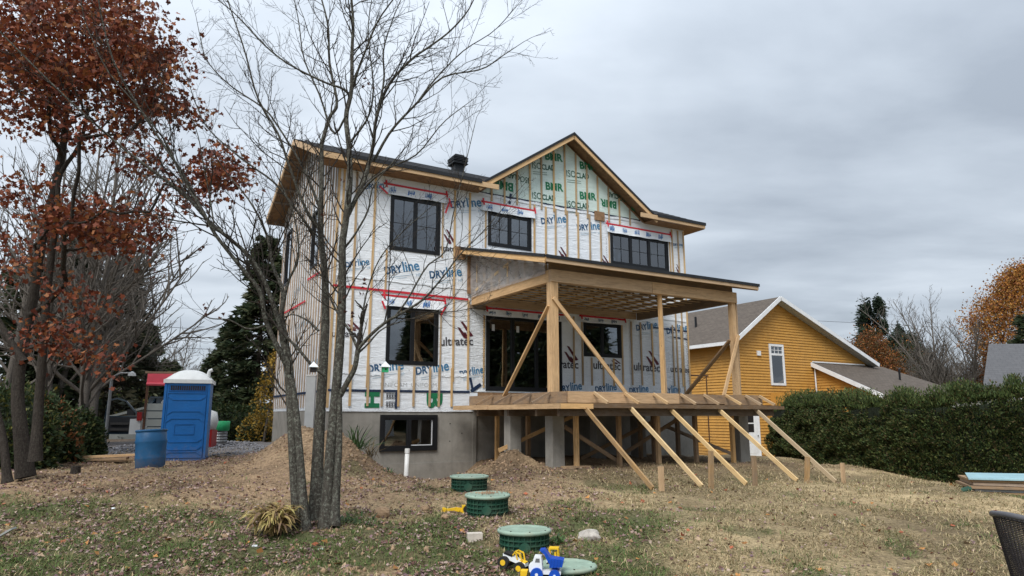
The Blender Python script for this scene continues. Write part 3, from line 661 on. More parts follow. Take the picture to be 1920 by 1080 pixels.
# windows
def window(name, a0, a1, z0, z1, sashes, rows=2, cols=1, b=0.0, fw=.055, proud=.03, parent=H, mat=None, mun=True, frames=None, widths=None):
    mat = mat or M['black']; y0, y1 = b-proud, b+.09
    def fr(mb):
        mb.box(a0, a1, y0, y1, z0, z0+fw); mb.box(a0, a1, y0, y1, z1-fw, z1)
        mb.box(a0, a0+fw, y0, y1, z0+fw, z1-fw); mb.box(a1-fw, a1, y0, y1, z0+fw, z1-fw)
    w = part(name, mat, parent, fr); n = sashes; cw = (a1-a0-2*fw)/n
    for i in range(n):
        s0 = a0+fw+cw*i; s1 = s0+cw; sf = .05
        def sash(mb):
            mb.box(s0+.001, s1-.001, y0+.012, y1-.03, z0+fw, z0+fw+sf); mb.box(s0+.001, s1-.001, y0+.012, y1-.03, z1-fw-sf, z1-fw)
            mb.box(s0+.001, s0+sf, y0+.012, y1-.03, z0+fw+sf, z1-fw-sf); mb.box(s1-sf, s1-.001, y0+.012, y1-.03, z0+fw+sf, z1-fw-sf)
        part('sash', mat, w, sash)
        boxp('pane', M['glass'], w, s0+sf, s1-sf, b+.015, b+.021, z0+fw+sf, z1-fw-sf)
        if mun:
            zs, ze = z0+fw+sf, z1-fw-sf
            c = (s0+s1)/2; boxp('muntin', mat, w, c-.0045, c+.0045, b+.001, b+.012, zs, ze)
            for r in range(1, rows): zc_ = zs+(ze-zs)*r/rows; boxp('muntin', mat, w, s0+sf, s1-sf, b+.0, b+.011, zc_-.0045, zc_+.0045)
    return w
for i, (a0, a1, z0, z1) in enumerate(WINS):
    if i == 4: continue
    window('window', a0, a1, z0, z1, 3 if i == 2 else 2, mun=i < 3)
door = window('sliding_door', 4.0, 6.54, 2.28, 4.40, 3, mun=False, fw=.07)
for a in (4.12, 4.92): boxp('sticker', M['whitep'], door, a+.08, a+.17, .01, .014, 3.95, 4.13)
bwin = window('basement_window', *BW, 2, mun=False, fw=.08, proud=.05)
def wf_(mb):
    mb.box(1.86, 2.44, -.012, -.004, .86, .88); mb.box(2.42, 2.44, -.012, -.004, .88, 1.50); mb.box(1.86, 2.44, -.012, -.004, 1.50, 1.52)
part('screen_frame', M['white'], bwin, wf_)
for i, (b0, b1, z0, z1) in enumerate(SW):
    def fr(mb):
        x0, x1 = AL-.04, AL+.08; mb.box(x0, x1, b0, b1, z0, z0+.07); mb.box(x0, x1, b0, b1, z1-.07, z1); mb.box(x0, x1, b0, b0+.07, z0+.07, z1-.07); mb.box(x0, x1, b1-.07, b1, z0+.07, z1-.07)
    w = part('window', M['black'], H, fr); boxp('pane', M['glass'], w, AL+.01, AL+.02, b0+.07, b1-.07, z0+.07, z1-.07)
# flaps of wrap over the window heads with their red tape and blue marks
def flap(a0, a1, zt, zb, tape=True, seed=0, dark=False):
    n = 24; A = np.linspace(a0, a1, n); rows = [0, .33, .66, 1]; V = []
    for r in rows:
        for i, a in enumerate(A):
            sag = .02*vnoise(np.array([a*2.2]), np.array([seed*1.]), 3)[0]*r
            V.append((a+(-.02*r), -.04-.045*r-.018*r*math.sin(a*9+seed), zt-(zt-zb)*r-sag))
    F = [(k*n+i, k*n+i+1, (k+1)*n+i+1, (k+1)*n+i) for k in range(3) for i in range(n-1)]
    f = mesh_obj('window_flap', V, F, M['wrap'], H, smooth=True); rr = random.Random(seed)
    def bl(r, a): return -.046-.045*r-.018*r*math.sin(a*9+seed)
    if tape:
        part('red_tape', M['tape_red'], f, lambda m_: m_.beam((a0-.02, -.05, zt-.01), (a1+.03, -.05, zt-.02), .002, .055))
        part('red_tape', M['tape_red'], f, lambda m_: m_.beam((a0+.04, -.052, zt+.09), (a0+.05, -.10, zt-.12), .055, .002, (0, 1, 0)))
        part('red_tape', M['tape_red'], f, lambda m_: m_.beam((a1-.02, -.052, zt+.08), (a1-.01, -.10, zt-.12), .055, .002, (0, 1, 0)))
    def marks(m_):
        a = a0+.18
        while a < a1-.15:
            for k in range(5):
                x = a+k*.04; q0, q1 = rr.uniform(.02, .07), rr.uniform(.05, .12); m_.beam((x-.05, bl(.9, x)-.004, zb+q0), (x-.02, bl(.3, x)-.004, zt-q1), rr.choice((.012, .02, .03)), .001, (0, 1, 0), m=k % 2)
                if k % 2: m_.beam((x-.04, bl(.6, x)-.005, zb+.10), (x+.02, bl(.6, x)-.005, zb+.11), .001, .02, (0, 0, 1), m=0)
            a += .5+rr.uniform(-.03, .06)
    part('printed_lettering', [M['tape_blue'], M['ink_blue']] if not dark else [M['ink_dark'], M['ink_blue']], f, marks, kind='stuff')
    return f
flap(.9, 2.72, 7.68, 7.40, seed=1); flap(3.82, 5.62, 7.66, 7.39, seed=2); flap(8.3, 11.05, 7.66, 7.38, seed=3)
flap(.95, 2.72, 4.68, 4.40, seed=4); flap(3.95, 6.75, 4.58, 4.36, tape=True, seed=5, dark=True); flap(7.2, 8.95, 4.60, 4.40, seed=6, dark=True)
for (a, z, a2, z2) in [(.93, 4.50, 1.02, 4.30), (2.72, 4.50, 2.58, 4.25), (.75, 7.55, .98, 7.38), (2.78, 7.45, 2.66, 7.1), (2.76, 7.55, 2.84, 7.3)]: stripf('red_tape', M['tape_red'], a, z, a2, z2, .05, b=-.10)
# roof
RL = -.86
def main_roof(mb):
    def slab(a0, a1, b0, b1, t=.045):
        mb.hexa([(a, b, rft(b)-t*(1-k)) for a in (a0, a1) for b in (b0, b1) for k in (0, 1)], grain=0)
    slab(RL, 3.65, E0, RB); slab(3.65, 9.9, .2, RB); slab(9.9, 12.2, E0, RB); slab(RL, 12.2, RB, E1)
part('roof_deck', M['sheath'], H, main_roof)
def shingles(mb):
    def rows(a0, a1, b0, b1):
        n = max(1, int(abs(b1-b0)/.28))
        for k in range(n):
            p = b0+(b1-b0)*k/n; q = b0+(b1-b0)*(k+1)/n
            mb.face([(a0, p, rft(p)+.03), (a1, p, rft(p)+.03), (a1, q, rft(q)+.012), (a0, q, rft(q)+.012)], [(a0, k*.28), (a1, k*.28), (a1, k*.28+.28), (a0, k*.28+.28)])
            mb.face([(a0, p, rft(p)), (a1, p, rft(p)), (a1, p, rft(p)+.03), (a0, p, rft(p)+.03)], [(a0, k*.28), (a1, k*.28), (a1, k*.28+.02), (a0, k*.28+.02)])
    rows(RL-.02, 3.65, E0-.03, RB); rows(3.65, 9.9, .3, RB); rows(9.9, 12.22, E0-.03, RB); rows(RL-.02, 12.22, E1+.02, RB)
part('roof_shingles', M['shingle_dark'], H, shingles)
for a0, a1 in ((RL, 4.1), (9.35, 12.2)): boxp('fascia', M['fascia'], H, a0, a1, E0-.04, E0-.002, 7.90, 8.045)
for a0, a1 in ((-.4, 3.55), (10.05, 12.22)): boxp('drip_edge', M['drip'], H, a0, a1, E0-.065, E0-.042, 8.0, 8.10)
for a0, a1 in ((RL, 3.7), (9.9, 12.2)): boxp('soffit', M['sheath'], H, a0, a1, E0, -.002, 7.88, 7.90)
boxp('soffit', M['sheath'], H, 11.72, 12.2, .0, DP, 7.88, 7.90)
for x in (RL-.02, 12.22):
    for b0 in (E0, E1): part('rake_board', M['fascia'], H, lambda m_: m_.beam((x, b0, EZ-.09), (x, RB, RZ-.09), .035, .16, (0, 0, 1)))
boxp('fascia', M['sheath'], H, RL, 11.9, E1-.0, E1+.04, 7.88, 8.04)
for a in np.arange(.1, DP, .6): part('lookout', M['strap_grey'], H, lambda m_: m_.beam((RL, a, rft(a)-.085), (AL-.01, a, rft(a)-.085), .04, .06))
# front gable
GC = (GA+GB)/2; GS = (10.2-8.03)/(GB-GA)*2
def gslab(mb, t0, t1, b0, b1, up=0):
    for sgn in (-1, 1):
        c = []
        for d in (0, (GB-GA)/2+.05):
            a = GC+sgn*d; z = 10.2-GS*d
            for b in (b0, b1):
                for k in (t0, t1): c.append((a, b, z+k))
        mb.hexa(c, grain=1)
part('gable_deck', M['sheath'], H, lambda m_: gslab(m_, -.05, 0, -.45, 3.2))
part('gable_shingles', M['shingle_dark'], H, lambda m_: gslab(m_, .002, .045, -.50, 3.2))
for sgn in (-1, 1):
    d = (GB-GA)/2+.1
    part('rake_board', M['fascia'], H, lambda m_: m_.beam((GC+sgn*.0, -.47, 10.11), (GC+sgn*d, -.47, 10.11-GS*d), .035, .15))
    part('drip_edge', M['drip'], H, lambda m_: m_.beam((GC-sgn*.01, -.50, 10.195), (GC+sgn*(d-.05), -.50, 10.195-GS*(d-.05)), .025, .055))
# chimney flue
def flue(mb):
    ca, cb = fac(858, 325, 2.6)[0], 2.6; zb = rft(cb); w = .16
    mb.box(ca-w, ca+w, cb-w, cb+w, zb-.3, zb+.24); mb.box(ca-w-.02, ca+w+.02, cb-w-.02, cb+w+.02, zb-.3, zb-.0)
    mb.box(ca-.12, ca+.12, cb-.12, cb+.12, zb+.24, zb+.5)
    for k in range(6): z = zb+.22+k*.05; e = .26-(.02*k if k < 2 else 0)-(.05 if k == 5 else 0); mb.box(ca-e, ca+e, cb-e, cb+e, z, z+.022)
    mb.box(ca-.16, ca+.16, cb-.16, cb+.16, zb+.5, zb+.55)
part('chimney', M['drip'], H, flue)

# ------------------------------------------------------------------ porch
P = thing('porch', 'raised timber porch with shed roof, open ceiling strapping and form-boarded deck on concrete piers', 'porch', (*HW(3.6, -4.5)[:2], 0), ANG)
PI_ = Matrix.Rotation(-ANG, 4, 'Z')
def pl(a, b, z): return (a-3.6, b+4.5, z)          # porch local
class PB(MB):
    def box(s, x0, x1, y0, y1, z0, z1, m=0, grain=None): MB.box(s, x0-3.6, x1-3.6, y0+4.5, y1+4.5, z0, z1, m, grain)
    def beam(s, p0, p1, w, t, up=(0, 0, 1), m=0): MB.beam(s, pl(*p0), pl(*p1), w, t, up, m)
def pp(name, mat, fn, **k):
    mb = PB(); fn(mb); return mb.build(name, mat, P, **k)
def pbox(name, mat, *c): return pp(name, mat, lambda m_: m_.box(*c))
def pbeam(name, mat, p0, p1, w, t, up=(0, 0, 1)): return pp(name, mat, lambda m_: m_.beam(p0, p1, w, t, up))
rz_ = lambda b: 5.09+.254*(b+4.3)                   # roof deck underside line
def pr_slab(mb, a0, a1, b0, b1, k0, k1):
    c = []
    for a in (a0, a1):
        for b in (b0, b1):
            for k in (k0, k1): c.append(pl(a, b, rz_(b)+k))
    mb.hexa(c, grain=0)
for k in range(3): pp('roof_deck', M['sheath'], lambda m_: pr_slab(m_, 3.2+k*2.29+.003, 3.2+(k+1)*2.29, -4.3, -.06, -.03, 0))
def prows(mb):
    for k in range(16):
        b0 = -4.33+k*.266; b1 = min(b0+.266, -.06)
        mb.face([pl(3.17, b0, rz_(b0)+.032), pl(10.09, b0, rz_(b0)+.032), pl(10.09, b1, rz_(b1)+.012), pl(3.17, b1, rz_(b1)+.012)], [(0, k*.14), (7, k*.14), (7, k*.14+.14), (0, k*.14+.14)])
        mb.face([pl(3.17, b0, rz_(b0)), pl(10.09, b0, rz_(b0)), pl(10.09, b0, rz_(b0)+.032), pl(3.17, b0, rz_(b0)+.032)], [(0, k*.14), (7, k*.14), (7, k*.14+.02), (0, k*.14+.02)])
pp('roof_shingles', M['shingle_dark'], prows)
pbox('fascia', M['fascia'], 3.2, 10.06, -4.345, -4.305, 4.965, 5.085)
pbox('drip_edge', M['drip'], 3.17, 10.09, -4.365, -4.348, 5.05, 5.125)
pbeam('rake_board', M['fascia'], (3.18, -4.3, 5.01), (3.18, -.05, 5.01+.254*4.25), .035, .13)
pbeam('drip_edge', M['drip'], (3.155, -4.32, 5.10), (3.155, -.05, 5.10+.254*4.25), .02, .07)
pbeam('rake_board', M['fascia'], (10.08, -4.3, 5.01), (10.08, -.05, 5.01+.254*4.25), .035, .13)
# beams
def panel_beam(a0, b0, a1, b1, n=2, z0=4.60, z1=4.88):
    for i in range(n):
        q = i/n; r = (i+1)/n-.002
        pbeam('beam', M['lumber_old'] if (b0 != b1 and a0 > 5) else M['lumber'], (a0+(a1-a0)*q, b0+(b1-b0)*q, (z0+z1)/2), (a0+(a1-a0)*r, b0+(b1-b0)*r, (z0+z1)/2), .12, z1-z0)
panel_beam(3.50, -4.0, 9.52, -4.0, 2); panel_beam(3.56, -3.93, 3.56, -.08, 1); panel_beam(9.46, -3.93, 9.46, -.08, 1)
pbox('sheathing_panel', M['sheath'], 3.38, 3.66, -.075, -.04, 4.92, 5.98); pbox('sheathing_panel', M['lumber_old'], 3.45, 3.95, -.10, -.076, 4.50, 4.62)
pbox('ledger', M['lumber'], 3.70, 9.38, -.09, -.05, 4.62, 4.86)
pbox('gap_shade_board', M['lumber_old'], 3.52, 9.5, -3.93, -3.90, 4.881, 5.12)  # added dark board standing in for the shade above the front beam
# ceiling: trusses and strapping
for a in np.arange(3.75, 9.4, .61):
    pbeam('truss_chord', M['lumber_old'], (a, -3.9, 4.84), (a, -.1, 4.84), .038, .08)
    pbeam('truss_chord', M['lumber_old'], (a, -4.25, 5.03), (a, -.1, 5.03+.254*4.15), .038, .08)
    for b in (-3.0, -2.0, -1.0): pbeam('truss_web', M['lumber_old'], (a, b-.3, 4.88), (a, b, 5.0+.254*(b+4.25)), .038, .06)
for k, b in enumerate(np.arange(-3.75, -.15, .305)): pbeam('ceiling_strap', M['strap'], (3.64, b, 4.785), (9.38, b, 4.785), .062, .02)
# left end: studs behind plastic film
for b in np.arange(-3.3, -.2, .42):
    pbeam('stud', M['pale'], (3.53, b, 4.89), (3.53, b, rz_(b)-.04), .05, .05, (1, 0, 0))
pbox('gable_panel', M['roomwall'], 3.60, 3.62, -3.9, -.1, 4.885, 4.95); pbeam('brace', M['pale'], (3.49, -.25, 4.95), (3.49, -2.3, 5.42), .02, .07, (0, 0, 1))
fl = MB(); Bs = np.linspace(-3.85, -.1, 26)
for i in range(25):
    b0, b1 = Bs[i], Bs[i+1]; o0, o1 = .03*math.sin(i*1.7)+.02*math.sin(i*.6), .03*math.sin((i+1)*1.7)+.02*math.sin((i+1)*.6)
    for k in range(3):
        q0, q1 = k/3, (k+1)/3; z = lambda b, q: 4.80+(rz_(b)-.03-4.80)*q
        w = lambda o, q: 3.47+o*math.sin(q*3.1)
        fl.face([pl(w(o0, q0), b0, z(b0, q0)), pl(w(o1, q0), b1, z(b1, q0)), pl(w(o1, q1), b1, z(b1, q1)), pl(w(o0, q1), b0, z(b0, q1))])
fl.build('plastic_film', M['film'], P, smooth=True)
# posts and braces
def post(a, b, w=.14, z0=2.05, z1=4.60, mat='lumber'):
    pp('post', M[mat], lambda m_: (m_.beam((a-w/4, b, z0), (a-w/4, b, z1), w/2-.001, w, (0, 1, 0)), m_.beam((a+w/4, b, z0), (a+w/4, b, z1), w/2-.001, w, (0, 1, 0))))
post(3.60, -3.94, .19); post(9.42, -3.94, .14, mat='lumber'); post(6.84, -3.94, .075)
pbeam('post', M['lumber'], (6.95, -3.90, 2.05), (6.90, -3.90, 4.6), .04, .09, (0, 1, 0)); pbeam('post', M['lumber'], (9.56, -3.90, 2.05), (9.54, -3.95, 4.86), .03, .12, (0, 1, 0))
pbeam('brace', M['lumber'], (3.49, -3.95, 4.05), (3.42, -2.05, 2.08), .04, .09, (1, 0, 0))
q = fac(1178, 744, b=-4.06); pbeam('brace', M['lumber'], (3.55, -4.06, 4.22), (q[0], -4.06, 2.06), .09, .04, (0, 1, 0))
pbeam('brace', M['lumber_old'], (9.34, -3.9, 3.60), (9.30, -2.1, 2.12), .04, .14, (1, 0, 0))
q = fac(1350, 750, b=-4.2); pbeam('brace', M['lumber'], (9.50, -4.05, 3.72), (q[0], -4.3, 2.02), .09, .04, (0, 1, 0))
# deck slab in its forms
DL, DR, DF = 3.50, 9.40, -4.60
pbox('deck_slab', M['concrete'], DL+.02, DR-.02, DF+.03, -.05, 1.90, 2.03)
pbox('form_board', M['lumber_old'], DL-.02, DL+.02, DF, -.06, 1.88, 2.12)  # greyer lumber puts the shade of this left-facing side into its colour
pp('form_board', M['lumber'], lambda m_: m_.box(DL+.022, 6.7, DF-.02, DF+.02, 1.88, 2.12)); pbox('form_board', M['lumber_old'], 6.705, 8.2, DF-.022, DF+.018, 1.89, 2.11)
pbox('form_board', M['lumber_old'], 8.205, DR+.18, DF-.02, DF+.02, 1.87, 2.12); pbox('form_board', M['lumber_old'], DR-.02, DR+.02, DF+.022, -.06, 1.88, 2.12)
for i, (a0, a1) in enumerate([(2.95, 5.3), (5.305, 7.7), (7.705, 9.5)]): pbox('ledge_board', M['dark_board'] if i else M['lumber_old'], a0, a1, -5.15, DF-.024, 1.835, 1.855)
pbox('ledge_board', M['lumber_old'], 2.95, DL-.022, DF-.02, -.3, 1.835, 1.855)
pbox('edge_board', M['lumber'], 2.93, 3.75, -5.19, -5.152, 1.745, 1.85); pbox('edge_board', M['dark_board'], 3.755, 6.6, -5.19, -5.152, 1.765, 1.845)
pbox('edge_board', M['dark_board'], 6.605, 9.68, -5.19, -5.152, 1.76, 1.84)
pbox('edge_board', M['lumber'], 2.90, 2.94, -5.19, -2.2, 1.745, 1.85); pbox('edge_board', M['lumber'], 2.89, 2.93, -2.19, -.3, 1.75, 1.86)
for a in (4.2, 5.05, 5.9, 6.75, 7.5, 8.25, 8.95, 9.45): pbeam('kicker', M['strap'], (a, DF-.03, 2.10), (a+.0, -5.10, 1.87), .04, .06)
for b in (-4.0, -3.2, -2.3, -1.4): pbeam('kicker', M['lumber_old'], (DL-.03, b, 2.10), (3.0, b, 1.87), .04, .06)
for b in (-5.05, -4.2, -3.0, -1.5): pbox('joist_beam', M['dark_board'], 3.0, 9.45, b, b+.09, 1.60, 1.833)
for a in np.arange(3.1, 10.2, .6): pbox('joist', M['lumber_old'], a, a+.04, -4.95, -.1, 1.71, 1.832) if False else None
pbox('plywood_underside', M['sheath'], 3.52, 9.6, DF+.03, -.06, 1.875, 1.895)
def pier(a, b, w=.30, mat='pier'):
    x, y, _ = HW(a, b); z = gh(x, y)-.3; pbox('concrete_pier', M[mat], a-w/2, a+w/2, b-w/2, b+w/2, z, 1.83)
pier(fac(961, 800, -2.6)[0], -2.6, .29); pier(fac(1040, 800, -4.0)[0], -4.0, .30); pier(6.75, -4.0) if False else None
pier(8.0, -1.6); pier(9.35, -4.0, .34, 'dark_pier') if False else pier(9.35, -4.0, .34); pier(6.6, -1.6)
def shore(x, b, w=.09, mat='lumber_old'):
    a = fac(x, 800, b=b)[0]; X, Y, _ = HW(a, b); z = gh(X, Y)
    pbox('shoring_post', M[mat], a-w/2, a+w/2, b-w/2, b+w/2, z-.03, 1.60); return a, z
for x, b, mt in [(932, -.9, 'lumber'), (990, -2.3, 'lumber_old'), (1080, -4.25, 'lumber'), (1160, -4.15, 'lumber_old'), (1225, -3.0, 'lumber_old'), (1233, -4.2, 'lumber'), (1303, -4.15, 'lumber_old'), (1372, -4.3, 'lumber'), (1130, -1.6, 'lumber_old'), (1200, -2.2, 'lumber_old'), (1270, -3.0, 'lumber_old')]:
    a, z = shore(x, b, mat=mt)
    if x in (1080,): pbox('base_plank', M['lumber'], a-.35, a+.3, b-.12, b+.12, z-.03, z+.03)
for (x0, y0, x1, y1, b) in [(935, 845, 1085, 775, -2.6), (1058, 800, 1160, 866, -4.0), (1090, 860, 1225, 790, -2.2), (1250, 800, 1370, 850, -2.5), (1170, 850, 1280, 780, -3.0)]:
    A, Z1 = fac(x0, y0, b); B, Z2 = fac(x1, y1, b); pbeam('cross_brace', M['lumber_old'] if x0 != 935 else M['lumber'], (A, b, Z1), (B, b, Z2), .03, .09)

# raking struts and their stakes
for i, (t, s0, st_) in enumerate([((1095, 762), (1240, 918), (1245, 885)), ((1180, 762), (1332, 912), (1341, 856)), ((1258, 768), (1418, 908), (1426, 862)), ((1348, 768), (1492, 904), (1500, 862)), ((1417, 768), (1573, 902), (1578, 871))]):
    a, z = fac(*t, b=-5.1)
    lab = ['weathered raking prop at the left end of the deck, patchy grey paint', 'second raking prop from the left under the deck edge', 'middle raking prop of the five, clean pale wood', 'raking prop that crosses the white door of the yellow house', 'rightmost raking prop, ending by the hedge'][i]
    p0 = HW(a, -5.1, z); 
    X, Y = HW(a, -7.1)[:2]; zz = gh(X, Y); p1 = np.array((X, Y, zz+.03))
    o = thing('raking_prop', lab, 'prop', tuple(p1), 0, 'raking props along the deck edge')
    part('plank', M['stake' if i == 0 else 'pale'], o, lambda m_: m_.beam(p0-p1, (0, 0, 0), .042, .085, (0, 0, 1)))
    part('cleat', M['lumber_old'], o, lambda m_: m_.beam(p0-p1+np.array((-.08, .04, .02)), p0-p1+np.array((.12, .05, .03)), .05, .06))
    sl = ['short upright stake at the foot of the leftmost prop', 'tall leaning stake second from the left', 'grey stake at the foot of the middle prop', 'stake leaning to the right, fourth from the left', 'short pale stake furthest right, in front of the hedge'][i]
    sx, sy = HW(a+.10, -7.22)[:2]; sz = gh(sx, sy); hgt = [.42, .68, .56, .52, .42][i]; le = [.0, .05, .02, .1, .0][i]
    s_ = thing('stake', sl, 'stake', (sx, sy, sz), random.uniform(0, .6), 'wooden stakes holding the props')
    part('stake_body', M['stake' if i in (1, 2, 3) else 'lumber'], s_, lambda m_: m_.beam((0, 0, -.25), (le, 0, hgt), .095, .05, (0, 1, 0)))
    part('stake_top', M['strap'], s_, lambda m_: m_.beam((le, 0, hgt+.001), (le*1.02, 0, hgt+.008), .09, .045, (0, 1, 0)))

# ------------------------------------------------------------------ vegetation helpers
def tubes(PT, RD, n):
    PT = np.asarray(PT, float); RD = np.asarray(RD, float); B, K, _ = PT.shape
    T = np.empty_like(PT); T[:, 1:-1] = PT[:, 2:]-PT[:, :-2]; T[:, 0] = PT[:, 1]-PT[:, 0]; T[:, -1] = PT[:, -1]-PT[:, -2]
    T /= np.linalg.norm(T, axis=2, keepdims=True)+1e-9
    ref = np.zeros((B, 1, 3)); ref[..., 0] = 1; par = np.abs(T[:, :1, 0]) > .85; ref = np.where(par[..., None], np.array((0, 1., 0)), ref)
    A = np.cross(T, np.broadcast_to(ref, T.shape)); A /= np.linalg.norm(A, axis=2, keepdims=True)+1e-9; C = np.cross(T, A)
    an = np.arange(n)*2*math.pi/n
    V = PT[:, :, None]+RD[:, :, None, None]*(np.cos(an)[None, None, :, None]*A[:, :, None]+np.sin(an)[None, None, :, None]*C[:, :, None])
    ix = np.arange(B*K*n).reshape(B, K, n); nx_ = np.roll(ix, -1, axis=2)
    F = np.stack([ix[:, :-1], nx_[:, :-1], nx_[:, 1:], ix[:, 1:]], -1).reshape(-1, 4)
    return V.reshape(-1, 3), F
def join(parts):
    Vs, Fs, o = [], [], 0
    for v_, f_ in parts: Vs.append(v_); Fs.append(f_+o); o += len(v_)
    return np.concatenate(Vs), np.concatenate(Fs)
def branches_mesh(br, name, mat, parent, thick=.02, off=(0, 0, 0)):
    """br: list of (pts, rad) polylines"""
    g = {}
    for p, r in br:
        n = 10 if r[0] > .06 else 6 if r[0] > .02 else 4 if r[0] > .008 else 3
        g.setdefault((len(p), n), []).append((p, r))
    V, F = join([tubes(np.array([x[0] for x in L_]), np.array([x[1] for x in L_]), k[1]) for k, L_ in g.items()])
    return mesh_obj(name, V-np.array(off), F, mat, parent, smooth=True)
def catmull(P_, n):
    P_ = np.asarray(P_, float); k = len(P_); out_ = []
    E_ = np.vstack([2*P_[0]-P_[1], P_, 2*P_[-1]-P_[-2]]); ts = np.linspace(0, k-1-1e-6, n)
    for t in ts:
        i = int(t); u = t-i; a, b, c, d = E_[i:i+4]
        out_.append(.5*((2*b)+(-a+c)*u+(2*a-5*b+4*c-d)*u*u+(-a+3*b-3*c+d)*u**3))
    return np.array(out_)
def rot_about(v_, ax, an):
    ax = ax/(np.linalg.norm(ax)+1e-9); return v_*math.cos(an)+np.cross(ax, v_)*math.sin(an)+ax*np.dot(ax, v_)*(1-math.cos(an))
def twig(br, p, d, ln, r, lev, rr, up=.35, dens=5.0, maxlev=3, spread=.75, rmin=.0016):
    K = 6 if lev == 1 else 5 if lev == 2 else 4; pts = [p]; q = p.copy(); d = d/np.linalg.norm(d)
    for i in range(K-1):
        q = q+d*ln/(K-1); pts.append(q); d = d+np.array((rr.gauss(0, .13), rr.gauss(0, .13), rr.gauss(0, .10)+up/(K-1))); d /= np.linalg.norm(d)
    r = max(r, rmin); pts = np.array(pts); rad = np.linspace(r, max(r*.35, rmin), K); br.append((pts, rad))
    if lev >= maxlev: return
    n = max(2, int(ln*dens*(1.0 if lev < 2 else 1.5)))
    for j in range(n):
        t = .15+.85*(j+rr.random()*.8)/n; x = t*(K-1); i = min(int(x), K-2); pp_ = pts[i]+(pts[i+1]-pts[i])*(x-i); tg = pts[i+1]-pts[i]; tg /= np.linalg.norm(tg)
        ax = np.array((rr.gauss(0, 1), rr.gauss(0, 1), rr.gauss(0, 1))); nd = rot_about(tg, np.cross(tg, ax), spread*rr.uniform(.7, 1.3))
        twig(br, pp_, nd, ln*rr.uniform(.28, .5)*(1.15-t*.5), r*.55, lev+1, rr, up, dens, maxlev, spread, rmin)
def cards(P_, size, col, asp=.5, dirs=None, jit=.5, lobed=False, name='foliage', mat=None, parent=None, kind='stuff', off=(0, 0, 0), rs=rng, fold=.25, rnd_col=.25):
    n = len(P_); size = np.broadcast_to(size, (n,)).astype(float)
    D = rs.normal(size=(n, 3)) if dirs is None else np.asarray(dirs)+rs.normal(size=(n, 3))*jit
    D /= np.linalg.norm(D, axis=1, keepdims=True)+1e-9
    Q = np.cross(D, rs.normal(size=(n, 3))); Q /= np.linalg.norm(Q, axis=1, keepdims=True)+1e-9; Nn = np.cross(D, Q)
    if lobed: sh = np.array([(0, 0), (.3, .22), (.25, .5), (.5, .45), (.62, .22), (.8, .3), (1, 0), (.8, -.3), (.62, -.22), (.5, -.45), (.25, -.5), (.3, -.22)]); up_ = np.abs(sh[:, 1])*fold
    else: sh = np.array([(0, 0), (.45, 1), (1, 0), (.45, -1)])*np.array((1, asp/2)); up_ = np.array((0, 1, 0, 1))*fold*asp
    k = len(sh)
    V = P_[:, None]+size[:, None, None]*(sh[None, :, :1]*D[:, None]+sh[None, :, 1:]*Q[:, None]+up_[None, :, None]*Nn[:, None])
    F = np.arange(n*k).reshape(n, k)
    c = np.asarray(col, float); c = np.broadcast_to(c, (n, 3))*(1+rs.uniform(-rnd_col, rnd_col, (n, 1)))
    C = np.repeat(c, k, axis=0)
    return mesh_obj(name, V.reshape(-1, 3)-np.array(off), F, mat or M['leaf'], parent, col=C, kind=kind)
def pal(n, cols, w=None, rs=rng): cols = np.array(cols); return cols[rs.choice(len(cols), n, p=w)]
def span_tree(root, pts, bf=.35, r0=.006, sub=3, wob=.04, pw=.5, rs=rng):
    """joins the points into one branching skeleton growing from the trunk points in root"""
    nodes = [np.array(p, float) for p in root]; par = [-1]+list(range(len(root)-1)); L0 = [0.0]
    for i in range(1, len(root)): L0.append(L0[-1]+np.linalg.norm(nodes[i]-nodes[i-1]))
    m = len(root)+len(pts)*sub+5; A = np.zeros((m, 3)); A[:len(root)] = nodes; D = np.zeros(m); D[:len(root)] = L0; par = par+[0]*(m-len(par)); k = len(root)
    o = np.argsort(np.linalg.norm(pts-np.array(root[len(root)//2]), axis=1))
    for p in pts[o]:
        d = np.linalg.norm(A[:k]-p, axis=1); c = d+bf*D[:k]+np.where(A[:k, 2] > p[2]+.1, .6*(A[:k, 2]-p[2]), 0); c[0] += 5; j = int(np.argmin(c)); a = A[j].copy(); dj = D[j]; dl = d[j]
        for s_ in range(1, sub+1):
            t = s_/sub; q = a+(p-a)*t; q[2] -= math.sin(t*math.pi)*dl*.07
            if s_ < sub: q += rs.normal(size=3)*wob*dl
            A[k] = q; D[k] = dj+dl*t; par[k] = j; j = k; k += 1
    cnt = np.ones(k)
    for i in range(k-1, 0, -1): cnt[par[i]] += cnt[i]
    cnt = np.maximum(cnt/sub, .5); rad = r0*cnt**pw
    E_ = [(i, par[i]) for i in range(1, k)]
    PT = np.array([[A[b_], A[a_]] for a_, b_ in E_]); RD = np.array([[min(rad[b_], rad[a_]*1.6), rad[a_]] for a_, b_ in E_])
    big = RD[:, 1] > .03; out_ = []
    for msk, n in ((big, 8), (~big & (RD[:, 1] > .012), 5), (~big & (RD[:, 1] <= .012), 3)):
        if msk.any(): out_.append(tubes(PT[msk], RD[msk], n))
    return join(out_)

